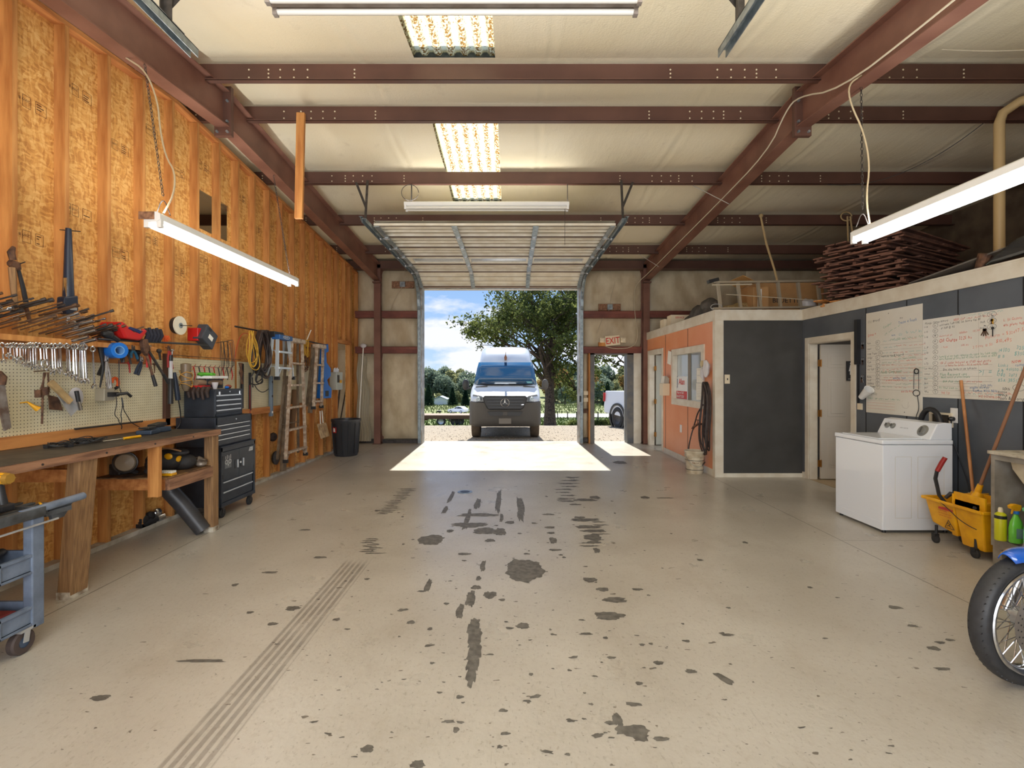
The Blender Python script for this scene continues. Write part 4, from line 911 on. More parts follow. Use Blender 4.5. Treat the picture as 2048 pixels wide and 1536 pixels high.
l = lamp('ceiling_strip_lamp', 'unlit two tube strip lamp hung below the purlin before the garage door', (-.36, 7.07, 4.08), 'x', 0, power=9)
b = MB(); b.tube([(-1.48, 7.07, 4.14), (-1.48, 7.07, 4.42)], .01, 5); b.tube([(-1.5+.13*cos(a_*.5)+(.0), 7.05, 4.28+.12*sin(a_*.5)) for a_ in range(13)], .005, 5); b.tube([(.84, 7.07, 4.14), (.84, 7.07, 4.42)], .006, 5); b.tube([(.80, 7.05, 4.05), (.80, 7.05, 3.5)], .003, 4); b.build('hanger', M_dsteel, l)
l = lamp('ceiling_strip_lamp', 'unlit dusty two tube strip lamp at the very top of the view', (-.37, 3.12, 4.0), 'x', 0, housing='dull', power=16)
b = MB(); b.tube([(-1.3, 3.12, 4.06), (-1.3, 3.2, 4.45)], .005, 5); b.tube([(.6, 3.12, 4.06), (.6, 3.2, 4.45)], .005, 5); b.build('hanger_wires', M_dsteel, l)
# added unseen uplight behind the camera, brightening the near half
area('rear_fill_uplight', (-.3, .9, 3.3), (0, .15, 1), 5, .3, 75, (.97, .98, 1))

# post hanging from the purlin
b = MB(); b.obox((XX(600, 5.5), 5.5, 3.98), (.09, .04, 1.22), rotm(0, .02, 0)); o = b.build('wooden_post', M_wood); tag(o, 'short pine post bolted to the purlin and hanging beside the left rafter', 'wood post')
# wind braces at the right rafter
for k, (p, q) in enumerate((((2.75, 7.15, 4.42), (3.08, 6.7, 3.98)), ((2.7, 10.15, 4.2), (3.08, 9.9, 3.85)))):
    b = MB(); b.bar(p, q, .035, .008); tag(b.build('flange_brace', M_alu), ['pale angle brace between purlin and right rafter, near', 'angle brace between the farthest purlin and right rafter'][k], 'brace')
# loose cables on the right rafter
M_wire = mat('grey_wire', hexc(196, 184, 160), .6); M_bwire = mat('black_wire', (.03, .03, .03), .6)
b = MB(); b.tube(wob([(3.02, 2.4, 4.08), (3.04, 3.4, 4.13), (3.06, 4.4, 4.2), (3.04, 5.0, 4.5), (3.0, 5.2, 4.45), (3.05, 5.6, 4.2), (3.06, 7, 4.11), (3.06, 8.5, 4.0), (3.06, 10.8, 3.84), (3.0, 11.0, 3.8), (2.85, 11.05, 3.6), (2.88, 11.05, 2.9), (2.95, 11.04, 2.6), (2.9, 11.05, 2.25), (2.4, 11.05, 2.2), (2.1, 11.05, 2.3)], .012, 3), .008, 6)
tag(b.build('rafter_cable', M_wire), 'pale cable clipped along the right rafter and down to the exit sign', 'cable')
b = MB(); b.tube(catenary((3.9, 4.3, 4.5), (6.0, 4.0, 4.6), .12), .005, 5); tag(b.build('loose_wire', M_wire), 'thin loose wire below the ceiling at upper right', 'cable')
b = MB(); b.tube(catenary((4.7, 7.11, 4.43), (5.6, 5.61, 4.55), .25), .005, 5); tag(b.build('loose_wire', M_bwire), 'dark sagging wire between two purlins on the right', 'cable')
# exit sign
t = thing('exit_sign', 'crooked EXIT sign with two lamp heads on the girt above the person door', 'sign', (2.35, 11.0, 2.27)); T = Matrix.Translation((2.35, 10.98, 2.40)) @ Matrix.Rotation(R(-6), 4, 'Y')
cream = mat('cream_plastic', hexc(228, 214, 186), .5)
b = MB(); b.T = T; b.box(-.17, .17, 0, .06, -.115, .115); b.build('case', cream, t, bevel=.008)
b = MB(); b.T = T; b.text('EXIT', (0, -.003, -.072), (1, 0, 0), (0, 0, 1), .205, bold=.012, sx=.78, center=True); b.build('lettering', M_redink, t)
for k, s_ in enumerate((-1, 1)):
    b = MB(); b.T = Matrix.Translation((2.35, 10.98, 2.40)); b.box(s_*.24-.055, s_*.24+.055, -.02, .06, -.05, .06); b.lathe([(.0, -.04), (.04, -.04), (.048, -.02)], (s_*.24, -.0, .005), 'y', 16); b.build('lamp_head', cream, t)
b = MB(); b.box(2.03, 2.2, 11.0, 11.06, 2.27, 2.36); b.build('wood_block', M_wood, t)
# junction blocks on the wall
for x, z, lab in ((XX(806, 11.15), 3.72, 'wooden board with grey junction box left above the garage door track'), (XX(1219, 11.15), 3.19, 'wooden board with grey junction box on the upper girt, above the exit sign')):
    t = thing('junction_board', lab, 'junction box', (x, 11.12, z)); b = MB(); b.box(x-.26, x+.26, 11.13, 11.17, z-.08, z+.08); b.build('board', M_oldwoodh, t); b = MB(); b.box(x-.06, x+.06, 11.08, 11.13, z-.06, z+.06); b.build('box', M_steel, t)
    b = MB(); b.tube(wob([(x-.02, 11.1, z-.05), (x-.15, 11.14, z-.25), (x-.3, 11.15, z-.6)], .01, 2), .006, 5); b.tube(wob([(x, 11.1, z+.05), (x+.05, 11.13, z+.3), (x+.12, 11.12, z+.6)], .01, 4), .005, 5); b.build('cable', M_wire, t)
# boxes between the doors
for k, (z, m_) in enumerate(((1.18, cream), (1.02, cream), (.76, M_rust), (.08, M_dsteel))):
    b = MB(); b.box(1.70, 1.81, 11.14, 11.22, z-.05, z+.05); tag(b.build('wall_box', m_, bevel=.01), ['upper cream switch box between the two doors', 'lower cream opener box between the two doors', 'rust brown plate between the two doors', 'dark box near the floor between the two doors'][k], 'wall box')
b = MB(); b.box(1.58, 1.62, 10.93, 10.99, .98, 1.12); tag(b.build('door_sensor', M_black), 'small black bracket on the right garage door jamb', 'bracket')
# ================= OFFICE BLOCK AND RIGHT WALL =================
OX = 3.16; OY = 7.33; RX = 4.5; OH = 2.53
M_or = mat('orange_panel', hexc(230, 158, 116), .42, c2=hexc(226, 144, 94), scale=1.2, bump=.1, bscale=6)
M_dark = mat('charcoal_panel', hexc(74, 74, 74), .4, c2=hexc(66, 66, 66), scale=3, bump=.12, bscale=5)
M_dblue = mat('slate_panel', hexc(92, 97, 104), .38, c2=hexc(80, 85, 92), scale=2.5, bump=.12, bscale=5)
M_seam = mat('panel_seam', (.015, .015, .017), .8)
M_room = mat('room_plaster', hexc(190, 188, 180), .8)
# orange wall with door and window openings
WY0, WY1, WZ0, WZ1 = 7.84, 9.2, 1.12, 1.98    # window hole
DY0, DY1, DZ = 9.93, 10.86, 2.07              # door hole
b = MB()
for y0, y1, z0, z1 in ((OY+.1, WY0, 0, OH), (WY0, WY1, 0, WZ0), (WY0, WY1, WZ1, OH), (WY1, DY0, 0, OH), (DY0, DY1, DZ, OH), (DY1, 11.25, 0, OH)): b.box(OX, OX+.1, y0, y1, z0, z1)
wo = struct(b.build('wall_office', M_or))
b = MB()
for y in (8.49, 9.71): b.box(OX-.003, OX, y-.006, y+.006, .1, OH-.12) if y > 9.3 else (b.box(OX-.003, OX, y-.006, y+.006, .1, WZ0-.1), b.box(OX-.003, OX, y-.006, y+.006, WZ1+.1, OH-.12))
b.build('panel_seam', M_seam, wo)
# dark wall facing the camera
b = MB(); b.box(OX, RX+.1, OY, OY+.1, 0, OH); struct(b.build('wall_office_front', M_dark))
# right wall with restroom door
RY0, RY1, RZ = 6.27, 7.17, 2.05
b = MB(); b.box(RX, RX+.1, -1.4, RY0, 0, OH); b.box(RX, RX+.1, RY0, RY1, RZ, OH); b.box(RX, RX+.1, RY1, OY, 0, OH)
wr = struct(b.build('wall_right', M_dblue))
b = MB()
for y in (6.02, 5.4, 4.78, 4.17, 3.56): b.box(RX-.003, RX, y-.005, y+.005, 0, OH-.12)
b.build('panel_seam', M_seam, wr)
# trims
b = MB(); b.box(OX-.02, OX, OY, 11.25, OH-.115, OH+.03); b.box(OX-.02, RX-.0, OY-.02, OY, OH-.115, OH+.03); b.box(RX-.02, RX, -1.4, OY-.021, OH-.115, OH+.03)
b.box(OX-.02, OX+.1, OY+.1, 11.25, OH+.031, OH+.05); b.box(OX-.02, RX+.1, OY-.02, OY+.099, OH+.031, OH+.05); b.box(RX-.02, RX+.1, -1.4, OY-.021, OH+.031, OH+.05)
struct(b.build('trim_2', M_trim))
b = MB(); b.box(OX-.02, OX, OY+.001, OY+.07, 0, OH-.116); b.box(OX-.02, OX+.11, OY-.022, OY, 0, OH-.116); struct(b.build('trim_3', M_trim))
b = MB(); b.box(OX+.11, RX, OY-.02, OY, 0, .06); b.box(OX-.012, OX, OY+.07, WY1+.6, 0, .10); struct(b.build('baseboard_right', M_trim))
b = MB(); b.box(RX-.02, RX, OY-.07, OY-.02, 0, .09); struct(b.build('baseboard_corner', M_trim))
# loft deck and inner rooms
b = MB(); b.box(OX, 8, OY, 11.3, OH-.1, OH-.02); b.box(RX, 8, -1.4, OY, OH-.1, OH-.02); struct(b.build('ceiling_loft_deck', M_oldwoodh))
b = MB(); b.box(5.6, 5.65, OY+.1, 11.3, 0, OH-.1); struct(b.build('wall_office_inner', M_room))
b = MB(); b.box(RX+.1, 8, OY, OY+.08, 0, OH-.1); b.box(6.2, 6.25, 4.5, OY, 0, OH-.1); b.box(RX+.1, 6.2, 4.9, 4.95, 0, OH-.1); struct(b.build('wall_restroom_inner', mat('restroom_wall', hexc(120, 112, 104), .7)))
b = MB(); b.box(RX-.0, 6.2, 4.95, 7.33, 0, .004); struct(b.build('floor_restroom', mat('tan_tile', hexc(170, 150, 120), .5)))
area('office_fill_light', (4.4, 9, 2.3), (0, 0, -1), 1, 1, 30, (.9, .95, 1))  # unseen area light added to brighten the office interior
area('restroom_area_light', (5.6, 6.0, 2.3), (0, 0, -1), .5, .5, 7, (1, .95, .85))  # small warm area light high inside the restroom

def leaf_door(n, xw, y0, y1, zt, frame_m, leaf_m, lab_sign=False, knob=True):
    """door in a wall facing -X, hinged on its far jamb and swung open into the room"""
    b = MB()
    b.box(xw-.015, xw, y0-.085, y0+.005, 0, zt+.085); b.box(xw-.015, xw, y1-.005, y1+.085, 0, zt+.085); b.box(xw-.015, xw, y0+.006, y1-.006, zt-.005, zt+.085)
    b.box(xw+.001, xw+.12, y0, y0+.015, 0, zt); b.box(xw+.001, xw+.12, y1-.015, y1, 0, zt); b.box(xw+.001, xw+.12, y0+.016, y1-.016, zt-.015, zt)
    fr = struct(b.build('door_%d' % n, frame_m, bevel=.004))
    lx0 = xw+.14; lx1 = lx0+.80; ly = y1-.06
    b = MB(); b.box(lx0, lx1, ly, ly+.035, .015, zt-.02)
    lf = b.build('door_leaf', leaf_m, fr, bevel=.003)
    for px in (.10, .44):
        for z0, z1 in ((.18, .78), (.95, 1.52), (1.68, 1.9)):
            p = MB(); x0, x1 = lx0+px, lx0+px+.27
            p.box(x0, x1, ly-.004, ly+.001, z0, z1)
            p.box(x0+.045, x1-.045, ly-.010, ly-.004, z0+.045, z1-.045); p.build('raised_panel', leaf_m, lf, bevel=.004)
    for z in (.25, 1.0, 1.75):
        h = MB(); h.box(lx0-.05, lx0+.005, ly-.014, ly-.004, z-.05, z+.05); h.cyl((lx0-.01, ly-.018, z-.055), (lx0-.01, ly-.018, z+.055), .008, n=8); h.build('hinge', mat('brass', hexc(170, 120, 60), .35, .7), fr)
    return fr, lf, lx0, lx1, ly
M_leaf = mat('cream_door', hexc(196, 188, 176), .5)
fr, lf, lx0, lx1, ly = leaf_door(2, RX, RY0, RY1, RZ, M_trim, M_leaf)
t = thing('restroom_sign', 'black restroom sign with white figures on the open six panel door', 'sign', (lx0+.5, ly-.012, 1.4))
sx = XX(1692, ly); b = MB(); b.box(sx, sx+.24, ly-.018, ly-.006, 1.49, 1.78); b.build('plate', M_ink, t)
b = MB(); yq = ly-.0195
for k in (0, 1):
    cx = sx+.06+k*.11; b.lathe([(0, 0), (.014, 0)], (cx, yq, 1.745), 'y', 12)
    if k == 0: b.add([(cx-.012, yq, 1.725), (cx+.012, yq, 1.725), (cx+.032, yq, 1.63), (cx-.032, yq, 1.63)], [(0, 1, 2, 3)])
    else: b.add([(cx-.022, yq, 1.725), (cx+.022, yq, 1.725), (cx+.018, yq, 1.63), (cx-.018, yq, 1.63)], [(0, 1, 2, 3)])
    for q in (-.010, .010): b.add([(cx+q-.006, yq, 1.63), (cx+q+.006, yq, 1.63), (cx+q+.006, yq, 1.575), (cx+q-.006, yq, 1.575)], [(0, 1, 2, 3)])
b.box(sx+.02, sx+.22, yq, yq+.0005, 1.51, 1.515); b.build('figures', M_white, t, keep=True)
leaf_door(3, OX, DY0, DY1, DZ, M_trim, mat('grey_green_door', hexc(188, 190, 180), .5))
# office window
b = MB(); f_ = .10
for y0, y1, z0, z1 in ((WY0-f_, WY1+f_, WZ1-.01, WZ1+f_), (WY0-f_, WY1+f_, WZ0-f_, WZ0+.01), (WY0-f_, WY0+.01, WZ0+.011, WZ1-.011), (WY1-.01, WY1+f_, WZ0+.011, WZ1-.011)): b.box(OX-.022, OX, y0, y1, z0, z1)
for y0, y1, z0, z1 in ((WY0, WY1, WZ1-.012, WZ1), (WY0, WY1, WZ0, WZ0+.012), (WY0, WY0+.012, WZ0, WZ1), (WY1-.012, WY1, WZ0, WZ1)): b.box(OX, OX+.1, y0, y1, z0, z1)
wn = struct(b.build('window_1', M_trim))
b = MB(); b.box(OX+.05, OX+.08, 8.50, 8.62, WZ0+.012, WZ1-.012); b.build('mullion', mat('brown_mullion', hexc(130, 120, 102), .5), wn)
for y0, y1 in ((WY0+.012, 8.50), (8.62, WY1-.012)): b = MB(); b.box(OX+.06, OX+.066, y0, y1, WZ0+.012, WZ1-.012); b.build('pane', mat('office_glass', hexc(190, 205, 215), .04, alpha=.38, coat=1), wn)
# sign inside the window
t = thing('window_sign', 'white and red printed advert standing in the far pane of the office window', 'sign', (OX+.04, 8.87, 1.13))
y1_, y0_ = 9.17, 8.62; x_ = OX+.035; uy = (0, 0, 1); ux = (0, -1, 0)
b = MB(); b.box(x_, x_+.005, y0_, y1_, 1.14, 1.56); b.build('board', M_white, t)
b = MB(); b.box(x_-.001, x_, y0_, y1_, 1.14, 1.285); b.build('red_band', mat('sign_red', hexc(205, 70, 70), .5), t)
b = MB(); b.text('j', (x_-.002, y1_-.03, 1.40), ux, uy, .26, bold=.012); b.build('blue_letter', mat('sign_blue', hexc(60, 70, 120), .5), t)
b = MB(); b.text('Alan', (x_-.002, y1_-.13, 1.41), ux, uy, .155, bold=.02, sx=1.1); b.build('red_letters', M_redink, t)
b = MB(); b.text('Buy or Sell', (x_-.002, y1_-.04, 1.235), ux, uy, .06, bold=.015, sx=1.3); b.text('864.477.5328', (x_-.002, y1_-.02, 1.16), ux, uy, .07, bold=.015, sx=.98); b.build('white_letters', M_white, t)
# papers on and around the window
def sheet(name, label, cat, x, yc, zc, wy, hz, m_=None, tilt=0, lines=0, col=M_ink, grp=None, th=.004):
    t = thing(name, label, cat, (x, yc, zc-hz/2), grp); b = MB(); b.T = Matrix.Translation((x, yc, zc)) @ Matrix.Rotation(tilt, 4, 'X'); b.box(-th, 0, -wy/2, wy/2, -hz/2, hz/2); b.build('sheet', m_ or M_paper, t)
    if lines:
        b = MB(); b.T = Matrix.Translation((x, yc, zc)) @ Matrix.Rotation(tilt, 4, 'X'); rq = random.Random(int(yc*100))
        for k in range(lines):
            z = hz/2*.8 - k*hz*.8/lines; b.box(-th-.0006, -th, -wy*.4+rq.uniform(0, wy*.3), wy*.4, z-.0015, z+.0015)
        b.build('printed_lines', col, t)
    return t
sheet('paper_note', 'tilted white paper hung at the upper far corner of the office window', 'paper', OX-.03, 9.38, 1.93, .2, .26, tilt=.2)
t = thing('paper_holder', 'pale wall box stuffed with papers beside the office door', 'box', (OX-.08, 9.55, 1.2)); b = MB(); b.box(OX-.14, OX-.001, 9.45, 9.66, 1.18, 1.42); b.build('tray', mat('cream_plastic'), t, bevel=.005)
b = MB()
for k in range(6): b.obox((OX-.02-.018*k, 9.555, 1.43+.02*(k % 3)), (.004, .19, .2), rotm(.05*(k % 3), .1, 0))
b.build('papers', M_paper, t)
sheet('paper_note', 'white handwritten note on the near window frame, upper', 'paper', OX-.03, 7.86, 1.57, .28, .24, lines=2, col=mat('blue_ink', hexc(50, 60, 120), .6))
sheet('paper_note', 'white ruled sheet on the near window frame, lower', 'paper', OX-.032, 7.86, 1.30, .3, .28, lines=8, col=mat('grey_ink', hexc(150, 150, 155), .6))
b = MB(); b.ball((OX-.08, 7.50, 1.69), (.045, .06, .14), 22); b.ball((OX-.08, 7.62, 1.60), (.05, .06, .1), 12); tag(b.crumple(.012, 3, 16).build('plastic_bag', mat('plastic_film', hexc(205, 202, 205), .3), smooth=True), 'crumpled clear plastic bag hanging above the black hose coil', 'bag')
b = MB(); b.lathe([(.0, -.01), (.05, -.01), (.05, .01), (0, .01)], (OX-.05, 7.74, 1.76), 'x', 16); tag(b.build('tag_disc', mat('kraft_tag', hexc(205, 190, 150), .7)), 'round kraft paper tag hanging on the near window frame', 'tag')
b = MB(); b.box(OX-.012, OX, 8.78, 8.86, .52, .66); tag(b.build('wall_outlet', M_white, bevel=.003), 'small white outlet low on the orange wall', 'outlet')
t = thing('light_switch', 'cream light switch at the corner of the charcoal wall', 'switch', (3.37, OY-.02, 1.5)); cx = XX(1454, OY)
b = MB(); b.box(cx-.04, cx+.04, OY-.012, OY, 1.44, 1.58); b.build('plate', mat('cream_plastic'), t, bevel=.003); b = MB(); b.box(cx-.006, cx+.006, OY-.022, OY-.012, 1.495, 1.525); b.build('toggle', M_dsteel, t)
b = MB(); b.box(OX-.05, OX-.0, 11.02, 11.07, 2.28, 2.45); tag(b.build('door_chime', mat('cream_plastic'), bevel=.005), 'small cream box at the far end of the orange wall', 'wall box')
# hose coil and tap, bucket
M_hose = mat('brown_black_hose', hexc(72, 58, 54), .5, c2=hexc(46, 38, 36), scale=12)
b = MB(); rq = random.Random(8)
for k in range(9):
    yc = 7.43 + .015*(k % 4); wy = .05+.09*rq.random(); zb_ = .26 + .25*rq.random(); xx = OX-.06-.016*(k % 5); pts = []
    for q in range(28):
        a_ = 2*pi*q/28; pts.append((xx + .015*sin(3*a_), yc + wy*cos(a_)*(1.2 - .3*sin(a_)) + .04, (1.46+zb_)/2 + (1.46-zb_)/2*sin(a_)))
    b.tube(pts, .011, 7, closed=True)
b.tube([(OX-.08, 7.62, 1.1), (OX-.1, 7.8, .95), (OX-.08, 7.95, .78), (OX-.14, 7.98, .55), (OX-.22, 7.9, .3), (OX-.2, 7.75, .12), (OX-.13, 7.6, .08), (OX-.1, 7.5, .2)], .011, 7)
tag(b.build('hose_coil', M_hose, smooth=True), 'long coil of dark hose hanging at the corner of the orange wall', 'hose')
t = thing('wall_tap', 'rusty hose tap sticking out of the orange wall', 'tap', (OX, 7.84, .78)); b = MB(); b.tube([(OX, 7.82, .77), (OX-.07, 7.84, .77), (OX-.13, 7.87, .72), (OX-.15, 7.88, .68)], [.016, .018, .02, .022], 8); b.build('spout', M_rust, t, smooth=True)
b = MB(); b.cyl((OX-.08, 7.84, .78), (OX-.08, 7.84, .83), .006); b.bar((OX-.08, 7.80, .835), (OX-.08, 7.88, .835), .012, .012); b.build('handle', M_rust, t)
bc = (OX-.2, 7.66); t = thing('plastic_bucket', 'dirty white plastic bucket under the hose coil', 'bucket', (*bc, 0))
b = MB(); b.lathe([(.125, 0), (.128, .01), (.15, .33), (.158, .335), (.158, .36), (.15, .362), (.146, .35), (.124, .02), (0, .018)], (*bc, 0), 'z', 32); b.lathe([(.149, .27), (.158, .275), (.158, .29), (.15, .295)], (*bc, 0), 'z', 32); b.build('pail', mat('dirty_white', hexc(215, 205, 182), .5, c2=hexc(176, 160, 132), scale=9, detail=8), t, smooth=True)
b = MB()
for z in (.06, .21): b.lathe([(.1325+z*.068, z), (.1328+z*.07, z+.008)], (*bc, 0), 'z', 40)
b.build('printed_band', M_ink, t, keep=True)
b = MB(); b.tube([(bc[0]-.15*cos(a_), bc[1]-.155*sin(a_)-.01, .3-.18*sin(a_)) for a_ in [q*pi/10 for q in range(11)]], .003, 5); b.build('handle', M_steel, t)
# lettering on the pail
b = MB(); a0 = -pi/2-.6
for k, ch in enumerate('Deco'):
    a_ = a0 + k*.17; r_ = .146; p = Vector((bc[0]+r_*cos(a_), bc[1]+r_*sin(a_), .17)); b.text(ch, p, (-sin(a_), cos(a_), 0), (0, 0, 1), .04, bold=.01)
b.build('lettering', mat('brown_ink', hexc(120, 70, 40), .6), t)

# ================= WHITEBOARDS =================
M_wb = mat('whiteboard', hexc(226, 222, 212), .25, c2=hexc(216, 210, 196), scale=1.3)
INKS = [mat('marker_black', hexc(50, 50, 55), .6), mat('marker_red', hexc(214, 92, 70), .6), mat('marker_green', hexc(96, 160, 128), .6), mat('marker_blue', hexc(70, 120, 170), .6), mat('marker_teal', hexc(120, 180, 178), .6), mat('marker_rule', hexc(150, 140, 128), .7), mat('marker_pink', hexc(228, 150, 130), .6)]
class Board:
    def __init__(s, x, y_far, y_near, z0, z1, name, label):
        s.x = x; s.y = y_far; s.z = z1; s.W = y_far-y_near; s.H = z1-z0
        s.t = thing(name, label, 'whiteboard', (x, (y_far+y_near)/2, z0)); b = MB(); b.box(x-.006, x, y_near, y_far, z0, z1); b.build('panel', M_wb, s.t); s.mb = MB(); s.r = random.Random(int(y_far*100)); s.lift = 0
    def P(s, u, v): s.lift = (s.lift+1) % 30; return Vector((s.x-.0066-.00002*s.lift, s.y-u, s.z-v))
    def stroke(s, pts, w, c):
        P = [s.P(u, v) for u, v in pts]
        for p, q in zip(P[:-1], P[1:]):
            d = (q-p)
            if d.length < 1e-5: continue
            n = Vector((1, 0, 0)).cross(d).normalized()*w/2; s.mb.add([p-n, p+n, q+n, q-n], [(0, 1, 2, 3)], c)
    def words(s, u, v, txt, h, c, slope=0, sx=.85, bold=0.0):
        """handwriting: each letter jittered"""
        x = u
        for ch in txt:
            if ch == ' ': x += h*.35; continue
            vs, fs = text_geo(ch, bold); wd = max(q.x for q in vs); a = s.r.uniform(-.12, .12) + slope; k = h*s.r.uniform(.85, 1.15)
            ux = Vector((0, -cos(a), sin(a))); uy = Vector((0, sin(a)-.12, cos(a))); o = s.P(x, v - (x-u)*math.tan(slope) + s.r.uniform(-.1, .1)*h); s.mb.text(ch, o, ux, uy, k, c, bold, sx); x += (wd*sx+.10)*k
        return x
    def scrawl(s, u, v, L_, h, c, slope=0, w=.0022):
        """unreadable handwriting"""
        x = u
        while x < u+L_:
            wl_ = s.r.uniform(.03, .09); pts = []; n = int(wl_/.006)+2
            for i in range(n):
                xx = x + wl_*i/n; k = s.r.uniform(-.5, .5) if i % 2 else s.r.choice((.5, .35, .2, -.5, 1.0)); pts.append((xx, v - (xx-u)*math.tan(slope) - k*h*.5))
            s.stroke(pts, w, c); x += wl_ + .018
    def oval(s, u, v, a, b_, txt, h): s.stroke([(u + a*cos(q*pi/9), v + b_*sin(q*pi/9)) for q in range(19)], .0025, 0); s.words(u-a*.55, v+h*.35, txt, h, 0)
    def rule(s, u0, u1, v, c=5, sl=0): s.stroke([(u0, v), (u1, v - (u1-u0)*sl)], .0015, c)
    def done(s): s.mb.build('handwriting', INKS, s.t, keep=True)
B1 = Board(RX-.004, 6.005, 5.185, 1.095, 2.34, 'whiteboard', 'tall whiteboard full of coloured notes between the restroom door and the wider board')
B1.words(.03, .13, 'Oil', .05, 5); B1.words(.11, .12, 'Board', .045, 0); B1.words(.03, .30, 'Done x', .045, 1, .15); B1.words(.28, .22, 'Cooper', .04, 2, .35); B1.scrawl(.30, .30, .2, .03, 2, .4); B1.words(.52, .13, 'Key', .028, 0)
B1.words(.50, .19, 'Trailer 4 South', .042, 3, .05, .72, .008); B1.words(.40, .32, 'Next', .03, 3); B1.words(.50, .32, '12.5', .035, 4); B1.scrawl(.6, .30, .2, .05, 4); B1.scrawl(.38, .36, .4, .03, 2)
rows1 = [(.38, 'Bobs', '84'), (.48, 'small', '11'), (.575, 'Long Truck', '70'), (.65, 'Dodge', '52'), (.73, 'Case', '3'), (.80, 'Chevy', '68'), (.865, 'wht Van', '08'), (.93, '', '32'), (1.0, 'Bobo', '04'), (1.06, 'Ford', '76'), (1.12, 'Outback', '05'), (1.18, 'S+ Dump', '114')]
sc_ = 1.0
for k, (v, a_, n_) in enumerate(rows1):
    v = .36 + (v-.38)*.68+.03; B1.words(.02, v, a_, .034, 0, 0, .8); B1.oval(.19 if len(a_) < 8 else .23, v-.012, .035, .024, n_, .026); B1.rule(.01, .81, v+.022)
    for q in range(3): B1.scrawl(.27+.18*q+B1.r.uniform(-.02, .02), v-.008+B1.r.uniform(-.012, .012), B1.r.uniform(.1, .26), .018, B1.r.choice((1, 1, 2, 6, 4, 6)))
B1.words(.24, .56, 'Sweeping lost room @ Southern @', .028, 0, .02, .6); B1.words(.50, .60, 'A/c - Support Calculation', .03, 2, .05, .55); B1.words(.24, .76, 'Needs Compressor', .05, 2, .02, .62); B1.words(.42, .83, 'WINTER TIRES', .03, 3, .02, .8, .01); B1.words(.32, .85, 'ordered and paid for', .032, 1, .02, .7)
B1.words(.08, 1.02, '(PAD)', .04, 5); B1.words(.54, .98, '864-336-4016', .034, 1, .03, .7); B1.words(.03, 1.075, 'OWLS - the', .03, 2); B1.scrawl(.2, 1.07, .3, .025, 2); B1.stroke([(.6+.05*cos(q), 1.12+.04*sin(q)) for q in [i*pi/8 for i in range(9)]], .002, 5); B1.stroke([(.64, 1.08), (.63, 1.14)], .002, 5)
for v in (1.09, 1.12, 1.155, 1.19): B1.rule(.02, .45, v, 1 if v > 1.1 else 5)
B1.stroke([(.35, .045), (.36, .045)], .01, 0); B1.stroke([(.58, 1.205), (.59, 1.205)], .01, 0)
B1.done()
B2 = Board(RX-.004, 5.18, 3.0, 1.318, 2.158, 'whiteboard', 'wide whiteboard of service notes on the right wall, running out of view')
B2.words(.03, .055, 'Mileage Change History', .03, 0, .03, .75); B2.words(.36, .055, 'NEED CAP', .032, 1, .02, .7); B2.scrawl(.5, .05, .3, .02, 1); B2.scrawl(.52, .02, .33, .02, 4)
B2.words(.2, .09, 'replacement from KMC last before step 80', .03, 0, .03, .6); B2.words(.22, .125, 'of 2500 @ 165', .028, 0, .03, .65)
for k, (v, a_, n_) in enumerate(((.09, 'L-14', '20'), (.145, 'L-15', '63'), (.2, 'L-18', '98'), (.26, 'L-', '99'), (.315, 'L-19', 'S12'), (.37, 'L-20', '54'), (.43, 'Cat', '95'), (.49, 'L-72', '17'), (.54, 'Cat Vent', '53'), (.60, 'Cutter', '57'), (.65, 'Bob', '22'), (.70, 'Bart', '26'), (.745, 'Jeff', '31'), (.79, 'Mike', '13'))):
    B2.words(.02, v, a_, .03, 0, 0, .75); B2.oval(.155, v-.012, .03, .022, n_, .026)
    if k > 6: B2.rule(.01, .75, v+.018)
B2.words(.20, .205, 'checked the oil', .025, 1, .03, .75); B2.words(.42, .19, '20500km', .028, 1, .05, .75); B2.words(.56, .185, '100,340', .026, 6, .04, .75)
B2.words(.20, .262, 'Oil Change', .048, 1, .03, .75, .012); B2.words(.42, .25, '32.25 hrs', .04, 1, .03, .65, .006)
B2.words(.22, .32, '- new', .035, 6); B2.words(.44, .315, '1500 hrs', .026, 1, .03, .7); B2.words(.20, .42, 'Forward of the steps replacing the hydro line from under', .03, 2, .02, .62); B2.words(.20, .445, 'hours Rotated all tires and oil filter level check at 4203', .03, 2, .02, .62)
B2.words(.21, .49, '150 of Loader batteries at 57100 need service', .032, 1, .02, .68); B2.words(.27, .515, 'at Below for Safety / 100 in working fluids', .03, 1, .02, .62); B2.words(.24, .555, 'Gave oiling needed in the hydraulics', .03, 0, .02, .62)
B2.words(.21, .61, 'Flush Recovery test', .038, 2, .02, .75); B2.words(.22, .635, 'Needs service on brake module', .027, 2, .02, .7); B2.words(.24, .675, 'Blue shop check', .03, 2); B2.words(.5, .675, 'part and service', .026, 1, 0, .7); B2.words(.2, .745, 'Air Filter fresh for', .03, 2, 0, .7)
B2.words(.64, .71, 'Daily Jobs', .03, 3, .0, .75); B2.words(.53, .735, 'engine mower', .035, 3, 0, .8); B2.words(.56, .765, 'Comet with Nick', .034, 3, 0, .8, .006); B2.scrawl(.5, .79, .3, .03, 4); B2.words(.22, .80, 'THE 757', .032, 1, 0, .7); B2.scrawl(.44, .78, .45, .03, 6); B2.words(.62, .82, 'WE DOWNLOAD', .03, 1, 0, .8)
B2.stroke([(.62, .01), (.62, .83)], .0012, 5)
for k, (v, a_, n_) in enumerate(((.05, 'F-10', '54'), (.11, 'Tank', '26'), (.165, 'Isuz', '28'))): B2.words(.63, v, a_, .028, 0); B2.oval(.745, v-.012, .042, .026, n_, .03)
